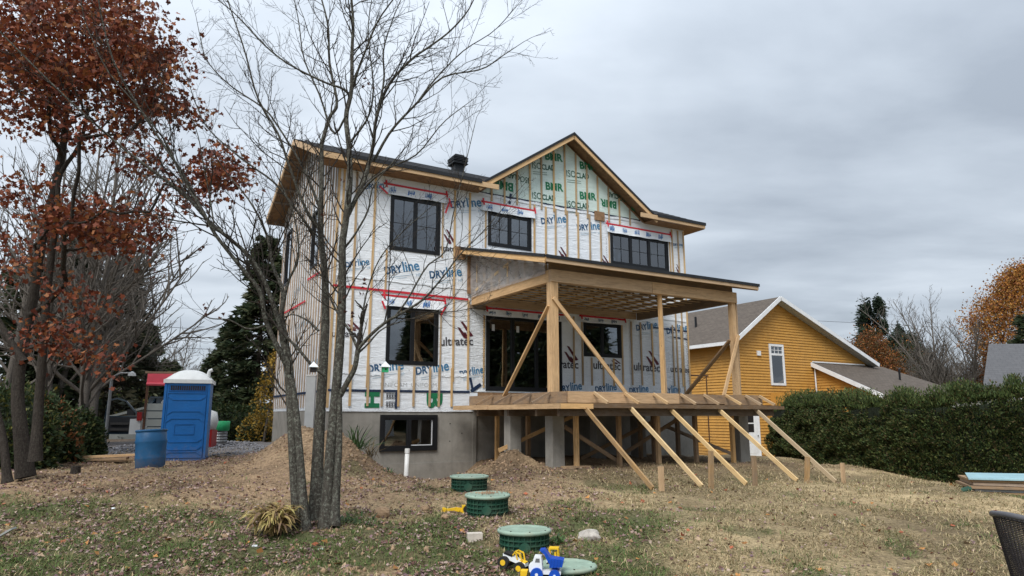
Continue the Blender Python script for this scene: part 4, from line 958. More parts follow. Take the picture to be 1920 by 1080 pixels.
# ------------------------------------------------------------------ the bare maple in front of the house
TB = at(592, 985, 8.9); TB[2] = gh(TB[0], TB[1])
mt = thing('bare_maple', 'leafless grey maple with several stems rising from one foot in front of the house', 'tree', tuple(TB))
def limb(px_, Y0, Y1, r0, r1, n=None):
    k = len(px_); Ys = np.linspace(Y0, Y1, k); Pw = [at(x, y, Yy) for (x, y), Yy in zip(px_, Ys)]
    n = n or max(10, 3*k); pts = catmull(Pw, n); t = np.linspace(0, 1, n)
    return pts, (r0+(r1-r0)*t**.85)/FPX*np.mean(Ys)
mains = [
 # stems
 ('S', [(563, 1000), (556, 930), (551, 850), (546, 760), (541, 690), (533, 640), (527, 600)], 8.8, 8.9, 19, 13),
 ('S', [(574, 1002), (568, 930), (562, 850), (555, 770), (547, 710)], 8.65, 8.85, 15, 9),
 ('S', [(593, 975), (595, 880), (600, 780), (606, 690), (610, 600), (609, 515), (601, 433), (603, 337), (603, 270)], 9.0, 9.3, 21, 6.5),
 ('S', [(612, 990), (617, 890), (625, 790), (634, 690), (640, 600), (642, 520), (642, 458), (649, 409), (656, 337), (654, 270)], 8.8, 9.0, 19, 9),
 ('S', [(627, 985), (632, 900), (636, 820), (636, 740)], 8.75, 8.85, 13, 9),
 # upper leaders
 ('L', [(654, 270), (649, 217), (659, 169), (660, 96), (662, 39), (656, -30), (650, -90)], 9.0, 9.2, 9, 3),
 ('L', [(603, 270), (618, 220), (632, 193), (618, 120), (615, 48), (601, -10), (590, -70)], 9.3, 9.7, 6.5, 2),
 ('L', [(649, 409), (661, 385), (685, 332), (700, 270), (706, 220), (729, 159), (772, 111), (806, 87), (844, 58), (878, 19), (900, -30)], 9.0, 9.8, 8, 1.8),
 ('L', [(700, 303), (733, 246), (782, 193), (830, 145), (902, 130), (940, 106), (969, 87)], 9.3, 9.0, 5, 1.2),
 ('L', [(782, 193), (811, 154), (868, 96), (926, 58), (970, 10)], 9.1, 9.5, 3.5, 1.2),
 ('L', [(659, 169), (672, 130), (685, 96), (709, 39), (743, -10), (770, -60)], 9.1, 8.6, 5, 1.5),
 ('L', [(666, 376), (695, 340), (733, 313), (782, 289), (830, 231), (878, 193)], 9.0, 8.4, 4.5, 1),
 ('L', [(706, 220), (720, 150), (719, 96), (735, 40), (760, -20)], 9.2, 9.9, 4, 1.2),
 ('L', [(601, 433), (584, 410), (570, 385), (541, 308), (521, 250), (483, 183), (459, 96), (430, 10), (410, -50)], 9.2, 8.5, 6, 1.5),
 ('L', [(603, 400), (580, 340), (560, 299), (520, 235), (493, 202), (430, 159), (387, 111), (372, 53)], 9.3, 9.9, 5, 1.2),
 ('L', [(656, 178), (640, 165), (608, 154), (541, 120), (493, 82), (444, 29), (396, -10)], 9.1, 8.9, 4.5, 1.4),
 ('L', [(589, 440), (560, 400), (517, 345), (470, 310), (420, 270), (380, 225), (345, 130)], 9.2, 9.0, 4.5, 1.2),
 ('L', [(649, 217), (625, 250), (600, 180), (570, 110), (560, 40), (545, -30)], 9.0, 9.3, 4, 1.2),
 ('L', [(654, 270), (690, 220), (700, 160), (690, 60), (700, -20)], 9.0, 8.3, 4, 1.2),
 ('L', [(642, 470), (665, 440), (690, 395), (700, 350), (740, 300)], 9.0, 8.6, 4, 1.5),
 # low right limb
 ('L', [(638, 742), (652, 715), (665, 690), (671, 655)], 8.85, 8.8, 9, 7.5),
 ('L', [(671, 655), (655, 620), (632, 585), (612, 540), (604, 500), (596, 430), (585, 370)], 8.8, 9.2, 5, 1.6),
 ('L', [(671, 655), (695, 628), (725, 603), (760, 583), (795, 560), (830, 520), (862, 478), (900, 440), (935, 400)], 8.8, 8.2, 6.5, 1.2),
 ('L', [(672, 662), (690, 645), (720, 615), (780, 595), (835, 575), (860, 545)], 8.8, 9.4, 4, 1),
 ('L', [(740, 595), (765, 560), (800, 500), (835, 470), (850, 400), (872, 310), (890, 235)], 8.6, 8.6, 3.4, 1),
 ('L', [(671, 655), (678, 600), (690, 540), (715, 480), (760, 430), (800, 395)], 8.8, 8.5, 3.4, 1),
 # left limbs
 ('L', [(540, 690), (520, 650), (498, 600), (488, 548), (459, 510), (435, 480), (404, 440), (387, 409), (345, 330), (300, 262), (260, 200), (215, 120), (190, 30), (180, -40)], 8.85, 7.9, 9, 1.8),
 ('L', [(533, 640), (512, 570), (488, 512), (459, 472), (396, 419), (348, 366), (300, 330), (240, 285), (170, 225), (100, 160), (20, 80), (-30, 30)], 8.85, 8.0, 8.5, 1.8),
 ('L', [(527, 600), (530, 545), (512, 500), (500, 440), (470, 380), (430, 330)], 8.9, 9.2, 8, 2),
 ('L', [(527, 600), (540, 530), (560, 480), (550, 400), (520, 330)], 8.9, 8.6, 5, 1.6),
 ('L', [(387, 409), (340, 330), (310, 265), (250, 190), (200, 130), (160, 40), (150, -20)], 8.1, 7.8, 4, 1.2),
 ('L', [(500, 610), (465, 617), (430, 600), (395, 597), (370, 585)], 8.85, 8.6, 4, 1),
 ('L', [(597, 620), (575, 600), (545, 590), (515, 610)], 8.8, 8.9, 4, 1.5),
 ('L', [(610, 705), (585, 685), (560, 655), (535, 630)], 8.9, 8.75, 5.5, 3.5),
 ('L', [(404, 445), (395, 380), (380, 300), (370, 250), (350, 200)], 8.2, 8.0, 3, 1),
]
rr = random.Random(11); stems = []; limbs = []; fine = []
for kd, pxs, Y0, Y1, r0, r1 in mains:
    pts, rad = limb(pxs, Y0, Y1, r0/2*1.0 if kd == 'L' else r0*.95, r1/2*1.0 if kd == 'L' else r1*.95)
    if kd == 'S': rad = rad*(1+.5*np.exp(-np.arange(len(rad))*.9))*.5*1.2
    else: rad = rad*1.25
    (stems if kd == 'S' else limbs).append((pts, rad))
    if kd == 'S' and pxs[-1][1] > 650: continue
    seg = np.linalg.norm(np.diff(pts, axis=0), axis=1); ln = seg.sum(); cum = np.concatenate([[0], np.cumsum(seg)])
    s_ = .5 if kd == 'L' else ln*.55
    while s_ < ln:
        i = min(np.searchsorted(cum, s_), len(pts)-1)-1; u = (s_-cum[i])/seg[i]; p = pts[i]*(1-u)+pts[i+1]*u; tg = (pts[i+1]-pts[i])/seg[i]
        ax = np.array((rr.gauss(0, 1), rr.gauss(0, 1), rr.gauss(0, .6))); nd = rot_about(tg, np.cross(tg, ax), rr.uniform(.45, .95)); nd[2] += .15
        f = s_/ln; r = rad[i]*.5
        twig(fine, p, nd, rr.uniform(.4, 1.15)*(1.2-.5*f), max(.003, min(r, .012)), 1, rr, up=.45, dens=6.5, maxlev=3)
        s_ += rr.uniform(.08, .26)
    if kd == 'L': twig(fine, pts[-1], pts[-1]-pts[-2], .6, rad[-1], 1, rr, up=.2, dens=7)
for p, r in stems: branches_mesh([(p, r)], 'trunk', M['bark'], mt, off=TB)
for p, r in limbs: branches_mesh([(p, r)], 'limb', M['bark'], mt, off=TB)
branches_mesh(fine, 'twigs', M['bark_dark'], mt, off=TB)['kind'] = 'stuff'
# a few leaves still hanging
lp = []
for x, y in [(560, 420), (780, 90), (455, 345), (385, 590), (415, 590), (700, 170), (610, 400), (690, 160), (645, 340), (480, 540), (500, 560), (645, 540), (680, 545), (650, 560), (668, 590), (662, 615), (640, 580), (380, 470), (690, 530), (390, 580), (375, 430)]:
    for _ in range(3): lp.append(at(x+rr.gauss(0, 5), y+rr.gauss(0, 6), 8.8))
cards(np.array(lp), .055, (.10, .045, .035), lobed=True, name='withered_leaves', parent=mt, off=TB)
# birdhouses nailed to the stems
for (x, y, Yb, m_, lab) in [(722, 690, 8.5, 'green_tub', 'small bird house with white roof and green walls hanging right of the maple stems'), (587, 690, 8.6, 'metal_dark', 'small bird house with white roof and black walls between the maple stems')]:
    c = at(x, y+8, Yb); b_ = thing('bird_house', lab, 'bird house', tuple(c), .4)
    b_.scale = (.72, .72, .72)
    boxp('box', M[m_], b_, -.05, .05, -.05, .05, 0, .10)
    part('roof', M['toywhite'], b_, lambda q_: (q_.face([(-.075, -.075, .095), (.075, -.075, .095), (0, 0, .19)]), q_.face([(.075, -.075, .095), (.075, .075, .095), (0, 0, .19)]), q_.face([(.075, .075, .095), (-.075, .075, .095), (0, 0, .19)]), q_.face([(-.075, .075, .095), (-.075, -.075, .095), (0, 0, .19)]), q_.box(-.075, .075, -.075, .075, .085, .095)))
    part('hole', M['black'], b_, lambda q_: q_.tube([(0, -.051, .05), (0, -.053, .05)], .016, 10))
    part('hook', M['wire'], b_, lambda q_: q_.tube([(0, 0, .185), (0, 0, .75 if x > 700 else .4)], .002, 4))

# ------------------------------------------------------------------ oak with brown leaves, left
ob = np.array((*at(42, 893, 12.6)[:2], 0)); ob[2] = gh(ob[0], ob[1])-.05
ok = thing('red_oak', 'tall oak at the left edge still holding its rust brown leaves, two dark trunks', 'tree', tuple(ob))
def trunkpx(pxs, Y, r0, r1, name='trunk', par=None, mat='bark_dark', off=ob):
    pts, rad = limb(pxs, Y, Y, r0, r1, 26); rad = rad*(1+.35*np.exp(-np.arange(26)*.8)); branches_mesh([(pts, rad)], name, M[mat], par, off=off); return pts
tk = trunkpx([(48, 895), (38, 800), (33, 730), (45, 640), (62, 560), (75, 470), (92, 400), (108, 330), (120, 260), (128, 150), (130, 40)], 12.6, 13, 4, par=ok)
tk2 = trunkpx([(66, 865), (72, 770), (80, 660), (88, 560), (98, 470), (108, 400), (112, 330), (150, 270), (165, 200)], 12.2, 9.5, 3, par=ok)
tk3 = trunkpx([(14, 905), (5, 820), (-15, 740)], 12.0, 8, 6, par=ok)
tk4 = trunkpx([(45, 680), (20, 640), (-10, 590), (-40, 560)], 12.4, 7, 3, par=ok, name='limb')
rs = np.random.default_rng(3); cl_ = []
for cx, cy, rx, ry, Yc, dY, n in [(110, 60, 190, 95, 12, 1.6, 230), (260, 120, 75, 105, 11.5, 1.0, 62), (50, 165, 110, 70, 12, 1.2, 66), (190, 210, 120, 60, 11.8, 1.2, 52), (330, 205, 55, 22, 11.3, .4, 10), (240, 290, 60, 26, 11.5, .6, 10), (215, 420, 85, 38, 11.6, .8, 42), (80, 415, 95, 45, 12, 1, 34), (30, 350, 50, 35, 12, 1, 9),
     (400, 330, 62, 36, 11, .5, 22), (335, 355, 35, 20, 11, .5, 6), (45, 480, 60, 30, 12, .8, 10), (140, 500, 50, 18, 11.7, .4, 5), (95, 620, 55, 25, 11.7, .5, 9), (170, 580, 30, 22, 11.6, .4, 6), (290, 480, 14, 10, 11.3, .2, 2), (185, 680, 22, 14, 11.5, .3, 3), (120, 540, 30, 14, 11.8, .3, 3), (150, 655, 22, 12, 11.8, .3, 3)]:
    for _ in range(n):
        a_ = rs.uniform(0, 6.283); q_ = math.sqrt(rs.uniform(0, 1))
        if fbm(np.array([(cx+rx*q_*math.cos(a_))/38]), np.array([(cy+ry*q_*math.sin(a_))/38]), 5, 3)[0] < (.35 if cy < 230 else .46): continue
        cl_.append(at(cx+rx*q_*math.cos(a_), cy+ry*q_*math.sin(a_), Yc+rs.uniform(-dY, dY)))
cl_ = np.array(cl_)
V_, F_ = span_tree(list(tk[4:]), cl_, bf=.4, r0=.0042, wob=.02, rs=rs); mesh_obj('branches', V_-ob, F_, M['bark_dark'], ok, kind='stuff')
lv = np.repeat(cl_, 36, axis=0); lv = lv+rs.normal(size=lv.shape)*np.array((.19, .19, .13))
dr = (lv-np.repeat(cl_, 36, axis=0)); dr /= np.linalg.norm(dr, axis=1, keepdims=True); dr[:, 2] -= .5
cards(lv, rs.uniform(.06, .115, len(lv)), pal(len(lv), [(.17, .045, .022), (.13, .034, .02), (.24, .07, .028), (.085, .028, .018), (.21, .055, .025), (.28, .11, .04)], rs=rs), dirs=dr, jit=.6, lobed=True, parent=ok, off=ob, rs=rs)

# ------------------------------------------------------------------ generic trees
def bare_tree(name, label, x, y, h, r, seed, n=420, group=None, r0=.006, mat='bark_far', leaves=None, stems_=1, zoff=-.1, flat=.62, lift=.12, cat='tree'):
    rs_ = np.random.default_rng(seed); z = gh(x, y)+zoff if abs(x) < 60 and y < 60 else -.2
    t = thing(name, label, cat, (x, y, z), 0, group); parts_ = []; allp = []
    for s_ in range(stems_):
        lean = rs_.uniform(-.1, .1, 2)+(rs_.uniform(-.12, .12, 2) if stems_ > 1 else 0); tp = h*rs_.uniform(.72, .85)
        root = [np.array((lean[0]*tp*q+.03*h*math.sin(q*5+seed)*q*.3, lean[1]*tp*q, tp*q)) for q in np.linspace(0, 1, 9)]
        m = n//stems_; u = rs_.uniform(0, 1, m); zz = h*(lift+(1-lift)*u**.8); rmax = r*np.sin(np.clip((zz/h-lift)/(1-lift), 0, 1)**flat*math.pi*.93+.12)
        an = rs_.uniform(0, 6.283, m); q = rmax*rs_.uniform(.25, 1, m)**.6
        P_ = np.stack([lean[0]*zz+q*np.cos(an), lean[1]*zz+q*np.sin(an), zz+.12*q], 1)
        parts_.append(span_tree(root, P_, bf=.5, r0=r0, rs=rs_, wob=.02)); allp.append(P_)
    V_, F_ = join(parts_); mesh_obj('branches', V_, F_, M[mat], t)
    if leaves:
        cols, per, size, frac, spread = leaves; A_ = np.concatenate(allp); A_ = A_[rs_.uniform(0, 1, len(A_)) < frac]
        lv = np.repeat(A_, per, axis=0); lv = lv+rs_.normal(size=lv.shape)*spread
        cards(lv, rs_.uniform(.7, 1.2, len(lv))*size, pal(len(lv), cols, rs=rs_), asp=.7, parent=t, rs=rs_)
    return t
def bare2(name, label, x, y, h, seed, group=None, nl=26, rmin=.006, mat='bark_far', stems_=1, ang=.75, dens=2.2, r0=None, lmul=.36):
    rr_ = random.Random(seed); z = gh(x, y)-.1; t = thing(name, label, 'tree', (x, y, z), 0, group); tr_ = []; br_ = []
    for s_ in range(stems_):
        lean = np.array((rr_.uniform(-.1, .1)*stems_, rr_.uniform(-.1, .1)*stems_)); r_ = r0 or h*.012; T_ = np.linspace(0, 1, 12)
        pts = np.array([(lean[0]*h*q*q+.012*h*math.sin(q*6+seed+s_), lean[1]*h*q*q+.012*h*math.cos(q*5+seed), h*q*.97) for q in T_]); rad = r_*(1-T_*.93)+rmin; tr_.append((pts, rad))
        for k in range(nl//stems_+4):
            q = .14+.84*((k+rr_.random())/(nl//stems_+4)); i = min(int(q*11), 10); p = pts[i]+(pts[i+1]-pts[i])*(q*11-i); an = rr_.uniform(0, 6.283); e_ = ang*rr_.uniform(.6, 1.3)
            d = np.array((math.cos(an)*math.sin(e_), math.sin(an)*math.sin(e_), math.cos(e_))); twig(br_, p, d, h*lmul*(1.15-q*.8)*rr_.uniform(.7, 1.25), max(rad[i]*.45, rmin*1.5), 1, rr_, up=.35, dens=dens, maxlev=3, spread=.6, rmin=rmin)
    for b__ in tr_: branches_mesh([b__], 'trunk', M[mat], t)
    branches_mesh(br_, 'branches', M[mat], t)['kind'] = 'stuff'; return t
def copy_tree(t, x, y, rz, sc, label=None):
    c = t.copy(); S.collection.objects.link(c); c.location = (x, y, gh(x, y)-.1 if abs(x) < 60 and y < 60 else -.2); c.rotation_euler = (0, 0, rz); c.scale = (sc, sc, sc)
    if label: c['label'] = label
    for ch in t.children: d = ch.copy(); S.collection.objects.link(d); d.parent = c
    return c
def conifer(name, label, x, y, h, r, seed, n=9000, cols=None, group=None, size=.42, skirt=.04, dens=1.0, z=None, tuft=False):
    rs_ = np.random.default_rng(seed); z = (gh(x, y)-.1 if abs(x) < 60 and y < 60 else -.2) if z is None else z; t = thing(name, label, 'tree', (x, y, z), 0, group)
    part('trunk', M['bark_dark'], t, lambda m_: m_.tube([(0, 0, 0), (0, 0, h*.5), (0, 0, h*.97)], [.03*h*.5, .02*h*.5, .01], 8))
    nb = max(30, int(h*13)) if not tuft else 34; br_ = []; P_ = []; D_ = []
    per = n//nb
    for k in range(nb):
        q = skirt+(1-skirt)*(k+.5)/nb; ln = (r*(1-q)**.75*rs_.uniform(.62, 1.12)+.12) if not tuft else r*rs_.uniform(.35, 1.05)*min(1, (1.06-q)*2.2); an = rs_.uniform(0, 6.283); d = np.array((math.cos(an), math.sin(an), 0)); z0 = h*q
        up_ = rs_.uniform(-.12, .25)+.35*(q-.5); T_ = np.linspace(0, 1, 5); pts = np.array([d*ln*t_+np.array((0, 0, z0+ln*(up_*t_-.18*t_*t_))) for t_ in T_]); br_.append((pts, np.linspace(.02+.012*ln, .004, 5)))
        u = rs_.uniform(.12, 1, per)**.7 if not tuft else rs_.uniform(.62, 1.1, per); c = d[None]*ln*u[:, None]; c[:, 2] = z0+ln*(up_*u-.18*u*u)
        side_ = np.array((-d[1], d[0], 0)); w = rs_.normal(size=per)*.24*ln*(1.15-u) if not tuft else rs_.normal(size=per)*.38; c = c+side_[None]*w[:, None]; c[:, 2] += rs_.normal(size=per)*(.05*ln if not tuft else .3)-.08*np.abs(w)+(.25 if tuft else 0)
        P_.append(c); dd = d[None]*.8+side_[None]*np.sign(w)[:, None]*.7; dd[:, 2] += rs_.uniform(-.45, .15, per); D_.append(dd)
    branches_mesh(br_, 'branches', M['bark_dark'], t); P_ = np.concatenate(P_); D_ = np.concatenate(D_)
    cards(P_, rs_.uniform(.6, 1.2, len(P_))*size, pal(len(P_), cols or [(.045, .065, .030), (.032, .050, .026), (.062, .078, .034), (.075, .08, .04)], rs=rs_), asp=.32, dirs=D_, jit=.25, parent=t, rs=rs_)
    return t
def bush(name, label, x, y, rx, ry, h, seed, n, size, cols, group=None, core=True, cat='bush', z=None, shag=.25):
    rs_ = np.random.default_rng(seed); z = gh(x, y)-.05 if z is None else z; t = thing(name, label, cat, (x, y, z), 0, group)
    d = rs_.normal(size=(n, 3)); d /= np.linalg.norm(d, axis=1, keepdims=True); d[:, 2] = np.abs(d[:, 2]); q = rs_.uniform(.72, 1.0, n)+rs_.normal(size=n)*.05
    lump = 1+shag*(fbm(d[:, 0]*2.3+seed, d[:, 1]*2.3+d[:, 2]*2, seed, 3)-.5)*2
    P_ = d*np.array((rx, ry, h))*(q*lump)[:, None]
    cards(P_, rs_.uniform(.6, 1.3, n)*size, pal(n, cols, rs=rs_), asp=.6, dirs=d, jit=.8, parent=t, rs=rs_)
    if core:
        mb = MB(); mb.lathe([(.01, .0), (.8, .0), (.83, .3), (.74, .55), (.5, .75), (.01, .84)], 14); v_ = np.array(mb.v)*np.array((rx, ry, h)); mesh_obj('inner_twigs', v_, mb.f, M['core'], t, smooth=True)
    return t
# left woodland
BG = 'bare trees of the wood on the left'
b1 = bare2('bare_tree', 'tall bare grey tree behind the oak on the left', *at(150, 780, 20)[:2], 11.0, 5, BG, 26, .0038, dens=1.8)
b2 = bare2('bare_tree', 'bare tree with many upright twigs behind the parked pickup', *at(163, 780, 24)[:2], 12.0, 6, BG, 30, .0045, stems_=2, dens=1.7)
b3 = bare2('bare_tree', 'broad bare tree in the wood left of the street lamp', *at(160, 780, 28)[:2], 12.5, 8, BG, 28, .005, dens=1.6)
for i, (px_, Yb, rz, sc, src, lb) in enumerate([(10, 22, 1, .95, b1, 'bare tree at the left edge behind the rust brown oak'), (60, 27, 2, 1.0, b2, 'forked bare tree seen between the two oak trunks'), (110, 24, 4, .9, b3, 'bare tree right behind the second oak trunk'), (250, 34, 1.5, .75, b3, 'bare tree standing behind the street lamp arm'), (-20, 30, 3, 1.0, b1, 'bare tree mostly cut off by the left edge'),
        (150, 19, 5, .72, b2, 'short forked bare tree nearest the clipped shrub'), (130, 33, 2.2, 1.05, b1, 'slim bare tree deep in the wood behind the clipped shrub'), (85, 19, .5, .78, b3, 'small bare tree just right of the oak trunks'), (170, 36, 2.9, 1.0, b1, 'bare tree far behind the clipped shrub'), (35, 35, 4.3, 1.1, b3, 'far bare tree behind the left oak trunk'), (190, 38, .3, 1.0, b2, 'farthest forked bare tree behind the pickup')]):
    x, y = at(px_, 780, Yb)[:2]; copy_tree(src, x, y, rz, sc, lb)
f1 = bare2('bare_tree', 'small pale bare tree far behind the portable toilet', *at(330, 780, 60)[:2], 8.2, 15, 'far bare trees behind the driveway', 26, .012)
for i, (px_, Yb, rz, sc, lb) in enumerate([(375, 62, 1, .9, 'far bare tree right above the toilet vent'), (300, 55, 2, .85, 'far bare tree above the pink tarp'), (350, 75, 4, 1.1, 'tallest far bare tree over the toilet roof'), (270, 60, 5, 1.0, 'far bare tree between lamp and pink tarp'), (395, 70, 3, 1.05, 'far bare tree left of the dark conifers'), (415, 58, 2.4, .7, 'lowest far bare tree touching the dark conifers')]):
    x, y = at(px_, 780, Yb)[:2]; copy_tree(f1, x, y, rz, sc, lb)
conifer('spruce', 'big dark spruce just behind the left corner of the house', *at(478, 780, 31)[:2], 9.4, 2.0, 21, 15000, size=.42)
conifer('spruce', 'slimmer dark spruce left of the big one behind the house', *at(425, 780, 33)[:2], 5.6, 1.9, 22, 8000, size=.42)
conifer('cedar', 'pointed green conifer behind the blue toilet', *at(390, 780, 44)[:2], 4.8, 1.7, 23, 5000, size=.45)
conifer('spruce', 'tall loose spruce in the wood right of the oak', *at(95, 780, 25)[:2], 8.2, 2.0, 24, 8000, size=.42)
conifer('spruce', 'dark spruce behind the street lamp', *at(262, 780, 46)[:2], 7.2, 2.4, 25, 9000, size=.5)
conifer('spruce', 'dark spruce at the far left edge of the wood', *at(20, 780, 24)[:2], 6.5, 2.3, 26, 8000, size=.42)
conifer('spruce', 'dark spruce behind the pink tarp', *at(310, 780, 52)[:2], 5.2, 2.6, 27, 6000, size=.55)
conifer('hemlock', 'shaggy green hemlock between the bare trees on the left', *at(205, 780, 33)[:2], 8.8, 2.4, 28, 9000, size=.5, cols=[(.05, .055, .03), (.04, .045, .028), (.07, .065, .035)])
gcol = [(.035, .06, .02), (.05, .075, .028), (.028, .045, .018), (.08, .085, .03)]
ycol = [(.32, .20, .03), (.24, .15, .03), (.16, .13, .04), (.38, .24, .04)]
bcol = [(.12, .08, .05), (.09, .07, .045), (.16, .11, .06), (.07, .06, .035)]
ocol = [(.30, .12, .03), (.20, .07, .03), (.14, .08, .035), (.10, .075, .03)]
bush('clipped_shrub', 'dense dark green shrub beside the open car door', *at(143, 845, 19)[:2], .62, .7, 1.3, 31, 9000, .10, gcol)
bush('shrub', 'green and rust shrub behind the oak trunks', *at(88, 850, 16.5)[:2], .8, .7, 1.45, 32, 6000, .11, gcol+[(.2, .08, .03)])
bush('shrub', 'leafy green shrub at the left edge behind the oak', *at(15, 860, 15)[:2], .9, .8, 1.9, 33, 7000, .11, gcol+[(.12, .12, .03)])
bush('shrub', 'yellow green shrub between the two oak trunks', *at(50, 830, 17.5)[:2], .8, .8, 1.7, 39, 6000, .11, gcol+ycol[:1])
bush('shrub', 'yellow green brush below the street lamp', *at(205, 800, 42)[:2], 3.4, 1.5, 2.6, 34, 7000, .2, [(.10, .14, .04), (.16, .18, .05), (.28, .24, .06), (.2, .12, .05)])
bush('shrub', 'low green brush behind the green tub', *at(440, 800, 29)[:2], 2.2, 1.0, 1.5, 35, 7000, .14, gcol)
bush('shrub', 'brown brush in front of the far trees by the driveway', *at(330, 790, 48)[:2], 3.6, 2, 3.4, 36, 8000, .28, bcol+gcol[:1], core=False)
bush('shrub', 'tawny brush at the far end of the driveway', *at(395, 790, 50)[:2], 2.6, 2, 2.8, 37, 6000, .28, bcol+gcol)
bush('shrub', 'reddish undergrowth in the wood on the left', *at(40, 800, 22)[:2], 2.0, 1.0, 1.7, 38, 6000, .16, bcol+gcol+[(.16, .06, .03)])
bare_tree('young_larch', 'slender tree with golden leaves left of the house corner', *at(495, 810, 26)[:2], 3.4, .55, 41, 130, None, .004, leaves=(ycol, 16, .10, 1, .12), lift=.05)
bush('shrub', 'golden yellow shrub at the foot of the slender golden tree', *at(478, 815, 26.5)[:2], .7, .5, 1.1, 42, 2500, .11, ycol+gcol[:2])
# right-hand background
conifer('pine', 'dark pine rising behind the yellow house roof', *at(1655, 780, 62)[:2], 11.8, 3.6, 51, 26000, size=.36, cols=[(.030, .046, .028), (.022, .036, .022), (.04, .06, .035)], skirt=.25, tuft=True)
conifer('pine', 'shorter dark pine right of the tall pine', *at(1712, 780, 64)[:2], 9.6, 3.0, 52, 18000, size=.36, cols=[(.030, .046, .028), (.022, .036, .022), (.04, .06, .035)], skirt=.2, tuft=True)
bush('autumn_shrub', 'rust red tree crown in front of the pines', *at(1643, 780, 56)[:2], 3.9, 3, 9.2, 53, 34000, .17, ocol, cat='tree', core=False)
bush('autumn_shrub', 'brown green crown right of the rust red one', *at(1716, 780, 57)[:2], 3.4, 3, 7.6, 54, 24000, .18, bcol+gcol+ocol[:1], cat='tree', core=False)
r1 = bare2('bare_tree', 'tall pale bare tree with silvery twigs right of the pines', *at(1772, 780, 46)[:2], 10.2, 55, 'bare trees behind the hedge', 84, .006, stems_=4, ang=.5, dens=3.2, lmul=.30)
for px_, Yb, rz, sc, lb in [(1830, 50, 2, .86, 'pale bare tree second from the grey roof'), (1690, 58, 4, .72, 'bare tree peeping over the wing roof'), (1880, 60, 1, .98, 'bare tree partly behind the orange maple'), (1600, 75, 3, .9, 'small bare tree far behind the yellow gable'), (1800, 62, .6, .85, 'bare tree between the taller pale ones'), (1720, 52, 5, .62, 'low bare tree behind the cedar hedge')]:
    x, y = at(px_, 780, Yb)[:2]; copy_tree(r1, x, y, rz, sc, lb)
bare_tree('orange_maple', 'large maple with orange brown leaves above the grey roof on the right', *at(1975, 780, 48)[:2], 12.2, 4.3, 61, 700, None, .006, mat='bark_dark', leaves=([(.40, .17, .035), (.30, .11, .03), (.46, .23, .05), (.2, .075, .03), (.26, .15, .04)], 48, .16, 1, .40), flat=.8, lift=.3)
bush('autumn_shrub', 'low orange brown crown beside the grey roof', *at(1868, 780, 50)[:2], 3.0, 2, 5.2, 62, 15000, .16, ocol, cat='tree', core=False)
conifer('spruce', 'dark spruce at the right edge in front of the orange maple', *at(1945, 780, 42)[:2], 8.0, 1.9, 63, 6000, size=.5)
for i, (px_, Yb, rx, h) in enumerate([(1560, 80, 8, 4), (1480, 90, 8, 4), (1780, 70, 10, 4.5), (1900, 70, 10, 5)]): bush('far_brush', ['distant brown brush just right of the yellow gable slope', 'distant brown brush hidden behind the yellow house', 'distant brown brush behind the pale bare trees', 'distant brown brush behind the grey roof'][i], *at(px_, 780, Yb)[:2], rx, 3, h, 70+i, 5000, .5, bcol, 'distant brush', core=False)
# what the windows mirror: trees and a house behind the photographer
sp_ = conifer('spruce', 'dark spruces across the lawn, mirrored in the panes', 27, 6, 12, 3.4, 80, 5000, size=.8, group='spruces across the lawn')
for i, (x, y, sc) in enumerate([(29, 1, 1), (31, -4, .95), (34, -9, 1.05), (40, -14, 1.1), (26, -10, .9), (32, 8, 1), (36, 4, 1.1), (38, -2, 1.2), (22, -7, .8), (41, 10, 1.2), (44, -8, 1.2), (35, 12, 1), (25, -15, 1), (30, -20, 1.1)]): copy_tree(sp_, x, y, i*1.3, sc)
nb_ = thing('neighbour_house', 'gabled white house mirrored in the sliding door', 'house', (17, -4, 0), R(60))
part('wall', M['white'], nb_, lambda m_: m_.box(-4, 4, -3, 3, -.3, 2.8)); part('roof', M['shingle_grey'], nb_, lambda m_: m_.prism([(-3.4, 2.75), (3.4, 2.75), (0, 4.9)], 0, -4.3, 4.3))
for a in (-2.5, 0, 2.5): part('window', M['black'], nb_, lambda m_: m_.box(a-.5, a+.5, 3.0, 3.04, 1.0, 2.1))

# ------------------------------------------------------------------ cedar hedge
hp = catmull([(9.25, 24.5), (9.25, 21.5), (9.45, 19.2), (10.0, 17.2), (11.2, 16.0), (13.0, 15.1), (15.5, 14.3)], 120)[:, :2] if False else None
HPp = catmull([(9.6, 24.5, 0), (9.65, 21.5, 0), (9.8, 19.2, 0), (10.4, 17.3, 0), (11.5, 16.3, 0), (13.2, 15.6, 0), (16, 14.9, 0)], 140)
hd = thing('cedar_hedge', 'tall clipped cedar hedge along the right side of the lawn', 'hedge', (11, 17, gh(11, 17)))
off = np.array(hd.location); rs = np.random.default_rng(17)
sg = np.linalg.norm(np.diff(HPp, axis=0), axis=1); cm = np.concatenate([[0], np.cumsum(sg)]); n = 130000
u = rs.uniform(0, cm[-1], n); i = np.clip(np.searchsorted(cm, u)-1, 0, len(sg)-1); f = (u-cm[i])/sg[i]; c = HPp[i]*(1-f)[:, None]+HPp[i+1]*f[:, None]
tg = (HPp[i+1]-HPp[i])/sg[i][:, None]; nm = np.stack([tg[:, 1], -tg[:, 0], np.zeros(n)], 1)
gz_ = ground(c[:, 0], c[:, 1]); hh = 1.72+.34*sstep(u, 5, 10)+.26*(fbm(u*.7, u*0, 4, 3)-.5)*2+.16*np.exp(-((u-3.6)/1.4)**2)+.22*(fbm(u*3.5, u*0, 14, 2)-.5)*2
an = rs.uniform(-.1, 1, n)*math.pi*.62; sgn = np.where(rs.uniform(0, 1, n) < .85, 1, -1)     # near face mostly
